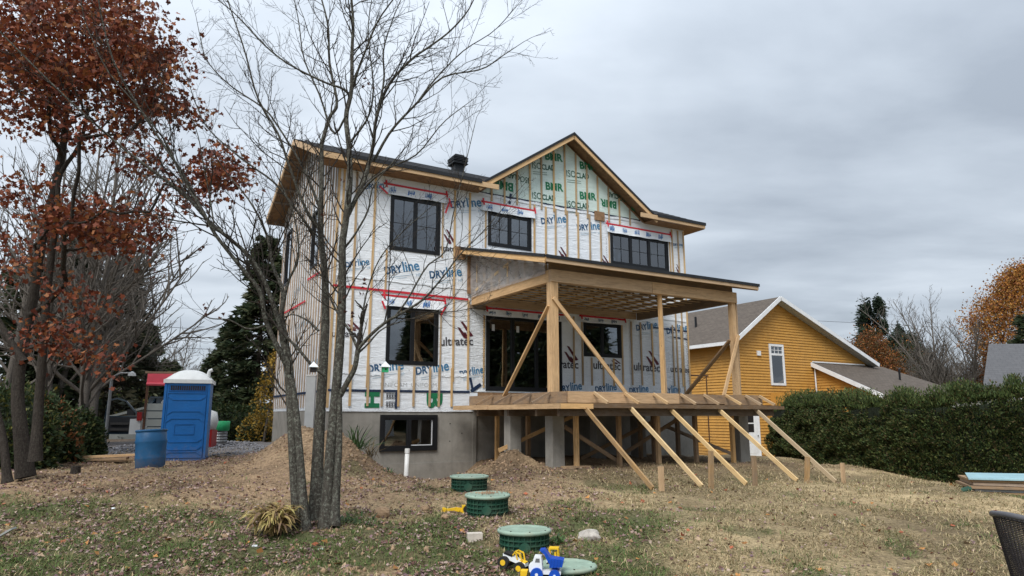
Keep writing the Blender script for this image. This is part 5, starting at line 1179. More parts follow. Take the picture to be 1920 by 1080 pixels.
prof_x = .62*np.cos(np.clip(an, 0, 2)*.5)**.6; vz = rs.uniform(0, 1, n)
wid = .62*(1-.55*vz**4); lump = .5*(fbm(u*2.6, vz*5.5, 31, 4)-.5)+.16*(fbm(u*8, vz*14, 37, 2)-.5)
top = rs.uniform(0, 1, n) < .18
lat = np.where(top, rs.uniform(-1, 1, n)*wid*.6, sgn*(wid+lump-rs.exponential(.06, n)))
z_ = np.where(top, hh*(.95+.16*rs.uniform(0, 1, n)**3)+lump*.9, vz*hh)
# nm points to one side; the lawn side is the -x side of the path
Pq = c-nm*(-lat)[:, None]; Pq[:, 2] = gz_+z_+.03
dd = nm*np.sign(lat)[:, None]*.8; dd[:, 2] += np.where(top, 1.3, .55)
hc = pal(n, [(.11, .14, .045), (.055, .085, .028), (.034, .058, .02), (.08, .11, .034), (.024, .042, .016), (.12, .125, .04), (.10, .075, .035)], rs=rs)
cards(Pq, rs.uniform(.045, .11, n), hc, asp=.38, dirs=dd, jit=.45, parent=hd, off=off, rs=rs)
ns = 30000; us = rs.uniform(0, cm[-1], ns); js = np.clip(np.searchsorted(cm, us)-1, 0, len(sg)-1); fs = (us-cm[js])/sg[js]; cs = HPp[js]*(1-fs)[:, None]+HPp[js+1]*fs[:, None]; ls = rs.uniform(-.45, .45, ns); cs = cs+nm[np.minimum(js*0, 0)]*0
tgs = (HPp[js+1]-HPp[js])/sg[js][:, None]; cs[:, :2] += np.stack([tgs[:, 1], -tgs[:, 0]], 1)*ls[:, None]
hs_ = 1.58+.34*sstep(us, 5, 10)+.26*(fbm(us*.7, us*0, 4, 3)-.5)*2+.16*np.exp(-((us-3.6)/1.4)**2); tf = .1+sstep(fbm(us*4.5, ls*3, 19, 2), .42, .70)*.42
cs[:, 2] = ground(cs[:, 0], cs[:, 1])+hs_+tf*rs.uniform(0, 1, ns)
cards(cs, rs.uniform(.06, .13, ns), pal(ns, [(.075, .11, .033), (.11, .135, .04), (.05, .08, .025)], rs=rs), asp=.22, dirs=np.tile((0, 0, 1.), (ns, 1)), jit=.35, parent=hd, off=off, rs=rs, name='top_shoots')
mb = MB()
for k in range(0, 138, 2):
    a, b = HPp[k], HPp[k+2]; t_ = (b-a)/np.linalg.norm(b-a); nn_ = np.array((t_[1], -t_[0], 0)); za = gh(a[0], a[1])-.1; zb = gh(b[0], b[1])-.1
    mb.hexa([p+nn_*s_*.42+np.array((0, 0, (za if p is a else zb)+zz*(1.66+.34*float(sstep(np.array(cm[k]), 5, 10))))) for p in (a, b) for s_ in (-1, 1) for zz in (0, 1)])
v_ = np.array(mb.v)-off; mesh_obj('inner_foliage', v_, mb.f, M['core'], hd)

# ------------------------------------------------------------------ yellow house
YO = (10.4, 32.0); yz = gh(10.8, 31.5)-.05
yh = thing('yellow_house', 'ochre yellow sided house with white trim and brown shingled roof', 'house', (YO[0], YO[1], 0), ANG)
YW = 10.1; YA, YZ, YE = 3.0, 7.25, 5.2; YR = 4.45
def ytop(a): return YE+(YZ-YE)*a/YA if a < YA else YZ-(YZ-YR)*(a-YA)/(YW-YA)
part('wall_core', M['siding'], yh, lambda m_: (m_.prism([(0.03, -.6), (YW, -.6), (YW, ytop(YW)-.1), (YA, YZ-.1), (.03, YE-.1)], 1, .03, 8)))
fz = lambda x, y, b=0: fac(x, y, b, YO)
HOL = []
def fr_(x0, y0, x1, y1): a0, z1 = fz(x0, y0); a1, z0 = fz(x1, y1); return (a0, a1, z0, z1)
yw = fr_(1441, 645, 1471, 723); ydr = fr_(1392, 772, 1426, 858); yl = fr_(1448, 768, 1472, 804); ydr = (.36, 1.34, -.28, 1.86); yw = (2.42, 3.46, 3.06, 5.06); yl = (2.42, 3.12, 1.0, 1.92)
HOL = [yw, ydr, yl]
z = -.45; bd = .135
while z < YZ-.15:
    zc_ = z+bd/2; lo = 0.0; hi = YW
    if zc_ > YE: lo = (zc_-YE)/(YZ-YE)*YA+.05
    if zc_ > YR: hi = YA+(YZ-zc_)/(YZ-YR)*(YW-YA)-.05
    cuts = sorted([(h[0]-.02, h[1]+.02) for h in HOL if h[2]-.02 < zc_ < h[3]+.02]); x = lo
    for c0, c1 in cuts+[(hi, hi)]:
        if c0-x > .1: part('siding_board', M['siding'], yh, lambda m_: m_.prism([(-.040, z), (-.006, z+bd), (.03, z+bd), (.03, z)], 0, x, c0))
        x = max(x, c1)
    if z < YE-.2: part('siding_board', M['siding'], yh, lambda m_: m_.prism([(-.040, z), (-.006, z+bd), (.03, z+bd), (.03, z)], 1, .03, 8.0))
    z += bd
boxp('corner_board', M['siding'], yh, -.05, .06, -.05, -.029, -.4, YE-.05)
# roof
def yroof(m_):
    t = .12
    for (a0, z0, a1, z1) in [(-.45, YE-.31, YA, YZ+.0), (YW+.5, YR-.2, YA, YZ)]:
        c = [(a, b, z_+k) for (a, z_) in ((a0, z0), (a1, z1)) for b in (-.45, 8.4) for k in (0, t)]
        m_.hexa(c, grain=1)
part('roof', M['shingle_brown'], yh, yroof)
def yshin(m_):
    for (a0, z0, a1, z1) in [(-.45, YE-.31+.125, YA, YZ+.125), (YA, YZ+.125, YW+.5, YR-.2+.125)]:
        l = math.hypot(a1-a0, z1-z0); m_.face([(a0, -.45, z0), (a1, -.45, z1), (a1, 8.4, z1), (a0, 8.4, z0)], [(0, 0), (0, l), (8.85, l), (8.85, 0)])
part('roof_shingles', M['shingle_brown'], yh, yshin)
for (a0, z0, a1, z1) in [(-.5, YE-.28, YA, YZ+.06), (YW+.55, YR-.16, YA, YZ+.06)]:
    part('rake_board', M['white'], yh, lambda m_: m_.beam((a0, -.475, z0), (a1, -.475, z1), .04, .19))
    part('soffit', M['siding_pale'], yh, lambda m_: m_.beam((a0+(.1 if a0 < 1 else -.1), -.24, z0-.07), (a1, -.24, z1-.11), .40, .02, (0, 0, 1)))
boxp('gutter', M['white'], yh, -.62, -.47, -.4, 8.4, YE-.36, YE-.2)
part('downspout', M['white'], yh, lambda m_: m_.tube([(-.5, -.25, YE-.3), (-.3, -.1, YE-.5), (-.06, -.06, YE-.7)], .04, 8))
part('vent_pipe', M['black'], yh, lambda m_: m_.tube([(1.3, 3.6, 6.0), (1.3, 3.6, 6.75)], .06, 8)); boxp('roof_vent', M['black'], yh, 1.5, 1.95, 5.2, 5.7, 6.25, 6.5)
def ywin(name, a0, a1, z0, z1, split=None, fw=.09):
    w = part(name, M['white'], yh, lambda m_: (m_.box(a0, a1, -.07, .02, z0, z0+fw), m_.box(a0, a1, -.07, .02, z1-fw, z1), m_.box(a0, a0+fw, -.07, .02, z0+fw, z1-fw), m_.box(a1-fw, a1, -.07, .02, z0+fw, z1-fw)))
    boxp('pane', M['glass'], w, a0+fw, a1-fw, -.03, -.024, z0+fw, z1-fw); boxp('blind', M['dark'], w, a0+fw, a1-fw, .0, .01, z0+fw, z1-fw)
    if split:
        boxp('rail', M['white'], w, a0+fw, a1-fw, -.06, -.031, split-.05, split+.05)
        for k in (1, 2): x = a0+fw+(a1-a0-2*fw)*k/3; boxp('muntin', M['white'], w, x-.012, x+.012, -.045, -.031, split+.05, z1-fw)
        boxp('muntin', M['white'], w, a0+fw, a1-fw, -.0455, -.0315, (split+z1-fw)/2, (split+z1-fw)/2+.024)
    return w
ywin('window', *yw, split=4.56, fw=.11); ywin('window', *yl, fw=.09)
yd = part('door', M['toywhite'], yh, lambda m_: m_.box(ydr[0]+.05, ydr[1]-.05, -.05, .0, ydr[2], ydr[3]-.05))
boxp('frame', M['white'], yd, ydr[0]-.03, ydr[0]+.045, -.07, .0, ydr[2], ydr[3]+.02); boxp('frame', M['white'], yd, ydr[1]-.045, ydr[1]+.03, -.07, .0, ydr[2], ydr[3]+.02)
for z0, z1 in ((.86, 1.24), (1.3, 1.7)): boxp('pane', M['black'], yd, ydr[0]+.15, ydr[0]+.62, -.055, -.051, z0, z1)
for z0, z1 in ((-.1, .3), (.38, .75)): boxp('door_panel', M['toywhite'], yd, ydr[0]+.18, ydr[0]+.78, -.056, -.051, z0, z1)
part('handle', M['metal'], yd, lambda m_: m_.tube([(ydr[1]-.13, -.05, .7), (ydr[1]-.13, -.1, .7)], .03, 8))
boxp('vent_cover', M['white'], yh, 1.52, 1.76, -.09, -.03, 4.45, 4.68); boxp('window', M['black'], yh, 1.55, 1.95, -.045, -.03, 1.58, 1.75)
part('conduit', M['siding'], yh, lambda m_: m_.tube([(2.5, -.06, -.3), (2.5, -.06, .95)], .04, 6)); boxp('foundation', M['concrete'], yh, -.02, YW, -.02, .02, -.6, -.3)
for c in [(2.3, 2.36, 2.05, 2.7), (3.3, 3.36, 2.05, 2.7)]: boxp('porch_trim', M['siding'], yh, c[0], c[1], -.9, -.03, c[2], c[3])
boxp('porch_trim', M['siding'], yh, 2.3, 3.36, -.9, -.8, 2.62, 2.7)
# lean-to wing on the gable wall
wz = lambda b: 4.27+.468*b
def wing(m_):
    A0, A1, A2, A3 = (5.55, 0, wz(0)), (11.7, 0, wz(0)), (13.8, -3.7, wz(-3.7)), (5.55, -3.7, wz(-3.7))
    m_.face([A0, A3, A2, A1], [(0, 0), (0, 4.1), (8.2, 4.1), (6.1, 0)]); m_.face([A1, A2, (14.2, .6, 2.5), (12.0, 3, 3.9)], [(0, 0), (3, 4), (4, 0), (1, 0)])
    m_.face([(x, y, z_-.08) for x, y, z_ in (A0, A1, A2, A3)]); m_.face([A3, A2, (13.8, -3.7, wz(-3.7)-.08), (5.55, -3.7, wz(-3.7)-.08)])
part('wing_roof', M['shingle_brown'], yh, wing); part('rake_board', M['white'], yh, lambda m_: m_.beam((5.52, .0, wz(0)-.08), (5.52, -3.75, wz(-3.75)-.08), .04, .2))
boxp('ridge_flashing', M['white'], yh, 5.6, 10.0, -.06, -.043, 4.28, 4.34)
for k in range(int(4.6/bd)):
    z0 = -.4+k*bd; lo = -3.4 if z0+bd < wz(-3.4)-.1 else (z0+bd-4.27+.1)/.468
    if lo < -.2: part('siding_board', M['siding'], yh, lambda m_: m_.prism([(5.76, z0), (5.794, z0+bd), (5.83, z0+bd), (5.83, z0)], 1, lo, -.045))
boxp('wing_wall', M['siding'], yh, 5.80, 13.2, -3.4, -3.3, -.4, 2.6)
part('downspout', M['white'], yh, lambda m_: m_.tube([(5.66, -.12, 4.0), (5.66, -.12, .5)], .035, 8))
va, vz_ = fz(1690, 735, -1.8); part('vent_pipe', M['black'], yh, lambda m_: m_.tube([(va, -1.8, wz(-1.8)), (va, -1.8, wz(-1.8)+.55), (va+.12, -1.8, wz(-1.8)+.6)], .05, 8))
# grey roofed building on the right
gb = thing('grey_roofed_house', 'building with a grey shingle roof at the right edge behind the hedge', 'house', (0, 28, 0))
g0, g1, g2 = at(1885, 640, 28), at(1843, 724, 26.5), at(1905, 740, 26.5)
def groof(m_):
    m_.face([(g1[0], -1.5, g1[2]), (g1[0]+6, -1.5, g1[2]-.4), (g0[0]+7, 1, g0[2]), (g0[0], 1, g0[2])], [(0, 0), (6, 0), (7, 2.8), (.9, 2.8)])
    m_.face([(g1[0], -1.5, g1[2]-.12), (g1[0]+6, -1.5, g1[2]-.52), (g1[0]+6, -1.5, g1[2]-.4), (g1[0], -1.5, g1[2])])
part('roof', M['shingle_grey'], gb, groof); boxp('wall', M['siding_pale'], gb, g1[0]+.4, g1[0]+6, -1.1, 4, -.3, g1[2]-.45); boxp('gutter', M['white'], gb, g1[0]+1, g1[0]+6, -1.62, -1.5, g1[2]-.5, g1[2]-.4)

# scaffold beside the yellow house
sc_o = HW(12.4, 1.6); sf = thing('scaffold', 'thin rusty scaffold frame with cross braces between the two houses', 'scaffold', (sc_o[0], sc_o[1], gh(sc_o[0], sc_o[1])), ANG)
for x in (0, .9, 1.7):
    for y in (0, 1.2): part('standard', M['rust'], sf, lambda m_: m_.tube([(x, y, 0), (x, y, 2.85)], .022, 6))
for z_ in (.6, 1.5, 2.1, 2.8):
    for y in (0, 1.2): part('ledger', M['rust'], sf, lambda m_: m_.tube([(-.3 if z_ > 2.7 else 0, y, z_), (1.8, y, z_)], .03 if z_ > 2.7 else .018, 6))
part('cross_brace', M['rust'], sf, lambda m_: m_.tube([(0, 0, .1), (.9, 0, 1.5)], .014, 5)); part('cross_brace', M['rust'], sf, lambda m_: m_.tube([(0, 0, 2.7), (1.7, 0, 1.5)], .014, 5))
part('cross_brace', M['rust'], sf, lambda m_: m_.tube([(-1.2, 0, 2.6), (0, 0, 2.0), (1.7, 0, 2.75)], .014, 5))

# ------------------------------------------------------------------ portable toilet
pt = at(345, 862, 19.0); pz = gh(pt[0], pt[1]); T_ = thing('portable_toilet', 'blue portable toilet cabin with a white domed roof on the dirt', 'portable toilet', (pt[0], pt[1], pz), R(19))
w, d, h = .56, .56, 2.08
part('cabin', M['bluep'], T_, lambda m_: m_.box(-w+.02, w-.02, -d+.03, d, .08, h), bev=.02)
part('skid', M['bluep'], T_, lambda m_: (m_.box(-w, w, -d, d, .02, .10), m_.box(-w-.03, -w+.12, -d-.03, d, -.04, .03), m_.box(w-.12, w+.03, -d-.03, d, -.04, .03)))
for x in (-w, w-.06): boxp('corner_post', M['bluep'], T_, x, x+.06, -d-.01, -d+.05, .1, h)
dr_ = part('rear_panel', M['bluep'], T_, lambda m_: m_.box(-w+.07, w-.07, -d+.0, -d+.03, .12, h-.02))
def ridge(m_, pts, wd=.022, dep=.02):
    for a, b in zip(pts[:-1], pts[1:]): m_.beam((a[0], -d-.004, a[1]), (b[0], -d-.004, b[1]), dep, wd)
for zc_, s in [(1.72, -1), (1.22, 1), (1.03, 1), (.62, -1), (.36, 1) if False else (.42, -1), (.16, 1)]:
    e = .10*s
    part('raised_rib', M['bluep'], dr_, lambda m_: ridge(m_, [(-.47, zc_), (-.33, zc_+e), (.33, zc_+e), (.47, zc_)]))
for zc_ in (1.80, .12): part('raised_rib', M['bluep'], dr_, lambda m_: ridge(m_, [(-.47, zc_), (.47, zc_)]))
for x in (-.47, .47): part('raised_rib', M['bluep'], dr_, lambda m_: ridge(m_, [(x, .12), (x, 1.8)], .018))
part('placard_recess', M['bluep'], dr_, lambda m_: (ridge(m_, [(-.24, .72), (.24, .72), (.24, .98), (-.24, .98), (-.24, .72)], .016)))
def vents(m_):
    for k in range(16): x = -.41+k*.054; m_.box(x, x+.036, -d-.012, -d-.001, 1.87, 1.99)
part('vent_slots', M['metal_dark'], dr_, vents, kind='stuff'); part('vent_bezel', M['bluep'], dr_, lambda m_: ridge(m_, [(-.45, 1.85), (.45, 1.85), (.45, 2.01), (-.45, 2.01), (-.45, 1.85)], .015))
dm_ = MB(); n = 12; V_ = []
for i in range(n+1):
    for j in range(n+1):
        x = -1+2*i/n; y = -1+2*j/n; V_.append((x*(w+.03), y*(d+.03), h+.07+.31*(1-abs(x)**2.6)*(1-abs(y)**4)*.93+.0))
F_ = [(i*(n+1)+j, (i+1)*(n+1)+j, (i+1)*(n+1)+j+1, i*(n+1)+j+1) for i in range(n) for j in range(n)]
mesh_obj('domed_roof', V_, F_, M['whitep'], T_, smooth=True)
part('roof_rim', M['whitep'], T_, lambda m_: m_.box(-w-.035, w+.035, -d-.035, d+.035, h-.02, h+.08), bev=.015)
part('vent_stack', M['whitep'], T_, lambda m_: m_.tube([(.47, -.35, h+.08), (.47, -.35, h+.26), (.49, -.35, h+.33), (.56, -.35, h+.36)], .048, 12)); part('stack_collar', M['metal_dark'], T_, lambda m_: m_.tube([(.47, -.35, h+.09), (.47, -.35, h+.15)], .06, 12))
# blue barrel
bp_ = at(281, 882, 15.2); bz = gh(bp_[0], bp_[1]); B_ = thing('blue_barrel', 'faded blue plastic barrel without lid, leaning slightly on the dirt', 'barrel', (bp_[0], bp_[1], bz-.03), rot=(R(-2), R(-3), .3))
part('shell', M['bluebar'], B_, lambda m_: m_.lathe([(.01, 0), (.26, 0), (.29, .04), (.295, .2), (.305, .23), (.305, .26), (.30, .29), (.305, .55), (.315, .58), (.315, .61), (.305, .64), (.30, .83), (.28, .84), (.275, .80), (.27, .1), (.01, .1)], 36), smooth=True)
part('chime_ring', M['bluebar'], B_, lambda m_: m_.lathe([(.29, .80), (.315, .805), (.315, .845), (.28, .85)], 36), smooth=True)
# pickup with its door open, seen past the toilet
tp = at(254, 845, 24.2); tz = gh(tp[0], tp[1]); K_ = thing('pickup_truck', 'dark pickup parked behind the toilet with its door swung wide open', 'truck', (tp[0], tp[1], tz), R(10))
part('body', M['carpaint'], K_, lambda m_: (m_.box(.02, 1.75, -.1, 4.2, .45, 1.02), m_.box(.1, 1.65, .5, 2.2, 1.021, 1.62), m_.box(.02, .14, -.3, -.1, .45, 1.0)), bev=.04)
part('windscreen_pillar', M['carpaint'], K_, lambda m_: m_.beam((.1, -.1, 1.0), (.35, .55, 1.62), .06, .06)); part('roof_panel', M['carpaint'], K_, lambda m_: m_.box(.15, 1.6, .45, 2.25, 1.621, 1.68))
D_ = part('door', M['carpaint'], K_, lambda m_: m_.prism([(-1.05, .50), (-.93, .38), (-.12, .38), (.0, .55), (.0, 1.0), (-1.08, 1.0)], 1, -.05, .06))
part('door_trim', M['black'], D_, lambda m_: m_.prism([(-1.0, .55), (-.9, .46), (-.15, .46), (-.06, .6), (-.06, .96), (-1.02, .96)], 1, -.075, -.051))
part('arm_rest', M['rubber'], D_, lambda m_: m_.box(-.85, -.2, -.14, -.076, .70, .78)); part('door_pocket', M['rubber'], D_, lambda m_: m_.box(-.85, -.15, -.11, -.076, .50, .58))
part('window_frame', M['carpaint'], D_, lambda m_: [m_.beam(a, b, .05, .05, (0, 1, 0)) for a, b in [((-1.06, 0, 1.0), (-1.03, 0, 1.52)), ((-1.03, 0, 1.52), (-.75, 0, 1.60)), ((-.75, 0, 1.60), (-.45, 0, 1.50)), ((-.45, 0, 1.50), (-.02, 0, 1.02))]])
part('mirror', M['black'], D_, lambda m_: m_.box(-.42, -.18, .06, .2, 1.02, 1.22), bev=.03)
for (x, y) in ((.15, 0.55), (.15, 3.4)):
    wl = part('wheel', M['rubber'], K_, lambda m_: m_.tube([(x-.13, y, .36), (x+.13, y, .36)], .37, 24)); part('rim', M['metal'], wl, lambda m_: m_.tube([(x-.14, y, .36), (x-.131, y, .36)], .2, 16))
# trailer with stake sides and pink tarp
qp = at(289, 848, 21.0); qz = gh(qp[0], qp[1]); Q_ = thing('stake_trailer', 'grey wooden sided trailer with a pink tarp rolled on its frame, behind the blue toilet', 'trailer', (qp[0], qp[1], qz), R(8))
for k in range(4): part('side_board', M['siding_pale'], Q_, lambda m_: m_.box(-.35, .75, -.03, .03, .55+k*.235, .55+k*.235+.2))
for x in (-.38, .7): part('stake_post', M['rust'], Q_, lambda m_: m_.box(x, x+.06, -.07, -.031, .3, 2.35))
part('stake_post', M['lumber_old'], Q_, lambda m_: m_.box(-.50, -.45, .3, .35, .3, 2.0)); part('top_rail', M['lumber_old'], Q_, lambda m_: m_.box(-.45, .8, -.07, -.02, 2.36, 2.42))
part('tarp', M['pink'], Q_, lambda m_: (m_.box(-.36, .75, -.10, -.072, 2.02, 2.35), m_.tube([(-.36, -.1, 2.04), (.75, -.1, 2.02)], .05, 8))); part('bed', M['rust'], Q_, lambda m_: m_.box(-.4, .75, .04, 2.4, .42, .54))
part('tail_light', M['redp'], Q_, lambda m_: m_.box(-.55, -.42, -.1, .0, .95, 1.2)); part('fender', M['whitep'], Q_, lambda m_: m_.box(-.75, -.45, -.05, .5, .55, 1.0), bev=.05)
part('wheel', M['rubber'], Q_, lambda m_: m_.tube([(-.6, .9, .33), (-.4, .9, .33)], .33, 20)); 
def sacks(m_):
    for c in [(.1, .5, 1.5, .2), (.4, .4, 1.6, .25)]:
        m_.lathe([(.01, -c[3]), (c[3]*.8, -c[3]*.6), (c[3], 0), (c[3]*.6, c[3]*.6), (.01, c[3])], 12, c[:3])
part('load', M['whitep'], Q_, sacks, smooth=True, kind='stuff'); part('tail_light', M['redp'], Q_, lambda m_: m_.box(.6, .75, -.12, -.07, .7, 1.0))
rb = at(392, 840, 22.5); r_ = thing('white_tank', 'rounded white tank end peeping out right of the toilet', 'tank', (rb[0], rb[1], gh(rb[0], rb[1])))
part('tank_body', M['whitep'], r_, lambda m_: m_.lathe([(.01, .5), (.3, .55), (.36, .8), (.3, 1.1), (.01, 1.2)], 20, (-.15, 0, 0)), smooth=True); part('tank_stand', M['redp'], r_, lambda m_: m_.box(-.4, .14, -.2, .2, 0, .54))
tb = at(409, 833, 24.0); t_ = thing('green_tub', 'green tub stacked on a pale corrugated drum beside the gravel', 'tub', (tb[0], tb[1], gh(tb[0], tb[1])))
part('drum', M['metal'], t_, lambda m_: m_.lathe([(.01, 0), (.27, 0)]+[(.27+.02*(k % 2), .05+k*.045) for k in range(9)]+[(.29, .46)], 24), smooth=False); part('tub_body', M['green_tub'], t_, lambda m_: m_.lathe([(.3, .44), (.33, .46), (.34, .76), (.32, .77), (.3, .5), (.01, .5)], 24), smooth=True)
# garage, lamp
ga = at(262, 800, 31); G_ = thing('small_garage', 'low pale grey outbuilding seen under the trees beyond the pickup', 'garage', (ga[0], ga[1], gh(ga[0], ga[1])-.2), R(12))
part('wall', M['siding_pale'], G_, lambda m_: m_.box(-1.2, 2.6, 0, 3, 0, 1.1)); part('roof', M['siding_pale'], G_, lambda m_: m_.prism([(-1.4, 1.05), (2.7, 2.2), (2.7, 2.3), (-1.4, 1.15)], 1, -.2, 3.2)); part('gable', M['siding_pale'], G_, lambda m_: m_.prism([(-1.2, 1.1), (2.6, 1.1), (2.6, 2.15)], 1, 0, .1))
la = at(200, 800, 21.5); LZ = gh(la[0], la[1]); L_ = thing('street_lamp', 'grey street lamp with a curved arm among the trees on the left', 'street lamp', (la[0], la[1], LZ))
zt = at(200, 714, 21.5)[2]-LZ
part('pole', M['metal'], L_, lambda m_: m_.tube([(0, 0, 0), (0, 0, zt)], .045, 8)); part('arm', M['metal'], L_, lambda m_: m_.tube([(0, 0, zt), (.08, 0, zt+.15), (.28, 0, zt+.24), (.58, 0, zt+.24)], .028, 6)); part('lamp_head', M['whitep'], L_, lambda m_: m_.lathe([(.12, 0), (.10, .08), (.02, .14)], 10, (.62, 0, zt+.15)))
# power lines
pw = thing('power_line', 'thin overhead wires crossing the sky behind the driveway', 'wires', tuple(at(330, 620, 55)))
for y0, y1 in ((595, 603), (618, 626), (636, 633)):
    a = at(170, y0, 50); b = at(700, y1, 60); o_ = np.array(pw.location); part('wire', M['wire'], pw, lambda m_: m_.tube([a*(1-t)+b*t-np.array((0, 0, .9*4*t*(1-t)))-o_ for t in np.linspace(0, 1, 9)], .018, 4))
pw2 = thing('power_line', 'single thin wire in the sky right of the yellow gable', 'wires', tuple(at(1600, 600, 60)))
a = at(1520, 601, 60); b = at(1800, 615, 64); o_ = np.array(pw2.location); part('wire', M['wire'], pw2, lambda m_: m_.tube([a-o_, b-o_], .015, 4))

# ------------------------------------------------------------------ septic risers
def riser(px_, py_, Yr, top, label, hgt, tilt=0, rz=0.0, R_=.30, dust=False):
    c = at(px_, py_, Yr); g = gh(c[0], c[1]); o = thing('septic_riser', label, 'manhole', (c[0], c[1], top-hgt), rot=(R(tilt), 0, rz), group='green septic tank risers')
    body = part('riser_body', M['green_riser'], o, lambda m_: m_.lathe([(.268, -.1), (.268, hgt-.03)], 40), smooth=True)
    k = 0; z_ = .02
    while z_ < hgt-.05: part('hoop_rib', M['green_riser'], o, lambda m_: m_.lathe([(.266, z_), (.292, z_+.003), (.292, z_+.013), (.266, z_+.016)], 40)); z_ += .055
    for j in range(28):
        an = 2*math.pi*j/28
        if math.sin(an) < .3: part('upright_rib', M['green_riser'], o, lambda m_: m_.beam((.278*math.cos(an), .278*math.sin(an), 0), (.278*math.cos(an), .278*math.sin(an), hgt-.04), .008, .022, (math.cos(an), math.sin(an), 0)))
    part('pipe_knockout', M['green_riser'], o, lambda m_: m_.tube([(.0, -.26, hgt*.28), (.0, -.30, hgt*.28)], .062, 20))
    lid = part('lid', M['green_lid'], o, lambda m_: m_.lathe([(.29, hgt-.045), (.312, hgt-.04), (.318, hgt-.015), (.305, hgt-.002), (.27, hgt+.002), (.26, hgt-.004), (.12, hgt+.001), (.001, hgt+.004)], 48), smooth=True)
    for j in range(8): an = 2*math.pi*j/8+.2; part('lid_bolt', M['metal_dark'], lid, lambda m_: m_.tube([(.285*math.cos(an), .285*math.sin(an), hgt-.01), (.285*math.cos(an), .285*math.sin(an), hgt+.006)], .01, 6))
    return o
riser(983, 990, 8.35, .31, 'green riser with pale lid standing in the grass between the block and the white rock', .24)
riser(914, 930, 9.9, .535, 'green riser with earth scattered on its lid, next to the yellow toy', .25, tilt=2)
riser(880, 893, 11.4, .66, 'rearmost green riser in front of the dug-out wall', .22)
riser(1062, 1066, 7.45, .10, 'low green riser lid right behind the toy dump truck', .10)
cdu = at(914, 930, 9.9); q_ = rng.normal(size=(160, 2))*.09; ok_ = np.hypot(q_[:, 0], q_[:, 1]) < .27
dl = mesh_obj('earth_on_lid', (np.stack([cdu[0]+.02+q_[ok_, 0], cdu[1]+q_[ok_, 1], np.full(ok_.sum(), .545)], 1)[:, None]+np.array([(0, 0, 1), (.9, 0, 0), (-.45, .8, 0), (-.45, -.8, 0)])[None]*rng.uniform(.006, .02, (ok_.sum(), 1, 1))).reshape(-1, 3), (np.array([(0, 1, 2), (0, 2, 3), (0, 3, 1)])[None]+np.arange(ok_.sum())[:, None, None]*4).reshape(-1, 3), M['dirtclod'], kind='stuff')
# white pipe, block, rock
p_ = HW(*fac(762, 860, -.7)[:1], -.7); pv = thing('white_pipe', 'white plastic pipe standing upright in front of the basement window', 'pipe', (p_[0], p_[1], gh(p_[0], p_[1])), rot=(0, R(1.5), 0))
zt = fac(762, 841, -.7)[1]-gh(p_[0], p_[1]); part('pipe_body', M['pvc'], pv, lambda m_: m_.lathe([(.055, -.1), (.055, zt), (.045, zt), (.045, zt-.2)], 18), smooth=True); part('pipe_collar', M['pvc'], pv, lambda m_: m_.lathe([(.056, zt-.12), (.063, zt-.11), (.063, zt), (.056, zt+.002)], 18))
b_ = at(890, 1003, 8.6); bk = thing('pale_block', 'small pale concrete block lying in the grass left of the riser', 'block', (b_[0], b_[1], gh(b_[0], b_[1])), .15); part('block_body', M['block'], bk, lambda m_: m_.box(-.09, .09, -.06, .06, -.01, .09), bev=.008)
def rock(name, label, x, y, sx, sy, sz, seed, mat='rock', rz=0, sink=.3, cat='rock', group=None):
    bm_v = []; nlat, nlon = 9, 14; f_ = []
    for i in range(nlat+1):
        for j in range(nlon):
            th = math.pi*i/nlat; ph = 2*math.pi*j/nlon; d = np.array((math.sin(th)*math.cos(ph), math.sin(th)*math.sin(ph), math.cos(th)))
            k = 1+.35*(fbm(np.array([d[0]*1.6+seed]), np.array([d[1]*1.6+d[2]*1.3]), seed, 3)[0]-.5)*2; bm_v.append(d*k*np.array((sx, sy, sz)))
    for i in range(nlat):
        for j in range(nlon): f_.append((i*nlon+j, (i+1)*nlon+j, (i+1)*nlon+(j+1) % nlon, i*nlon+(j+1) % nlon))
    o = mesh_obj(name, bm_v, f_, M[mat]); o.location = (x, y, gh(x, y)+sz*(1-sink*2)); o.rotation_euler = (0, 0, rz); tag(o, label, cat, group); return o
rock('white_rock', 'pale oval rock with dark patches on the dry grass right of the riser', *at(1103, 1000, 8.9)[:2], .165, .10, .075, 3, rz=.25)
rock('stone', 'brownish stone on the foot of the mound right of the maple', *at(717, 952, 9.8)[:2], .11, .08, .09, 5, 'dirtclod')
rock('stone', 'small stone near the yellow toy on the bare soil', *at(797, 946, 10.2)[:2], .07, .05, .05, 6, 'dirtclod')
rock('stone', 'tan stone half buried left of the yellow toy', *at(835, 955, 9.6)[:2], .06, .05, .04, 7, 'dirtclod')
rock('stone', 'grey boulder lying by the shrub behind the blue barrel', *at(125, 862, 18)[:2], .35, .25, .18, 8, 'rock')
for i, (x, y, lab) in enumerate([(213, 943, 'white scrap lying on the leaves at lower left'), (600, 1067, 'white scrap lying in the grass at the bottom'), (478, 1020, 'tiny white scrap beside the withered plant')]):
    c = at(x, y, 10 if y < 1000 else 7.9); rock('white_scrap', lab, c[0], c[1], .035, .03, .015, 20+i, 'toywhite', cat='scrap')
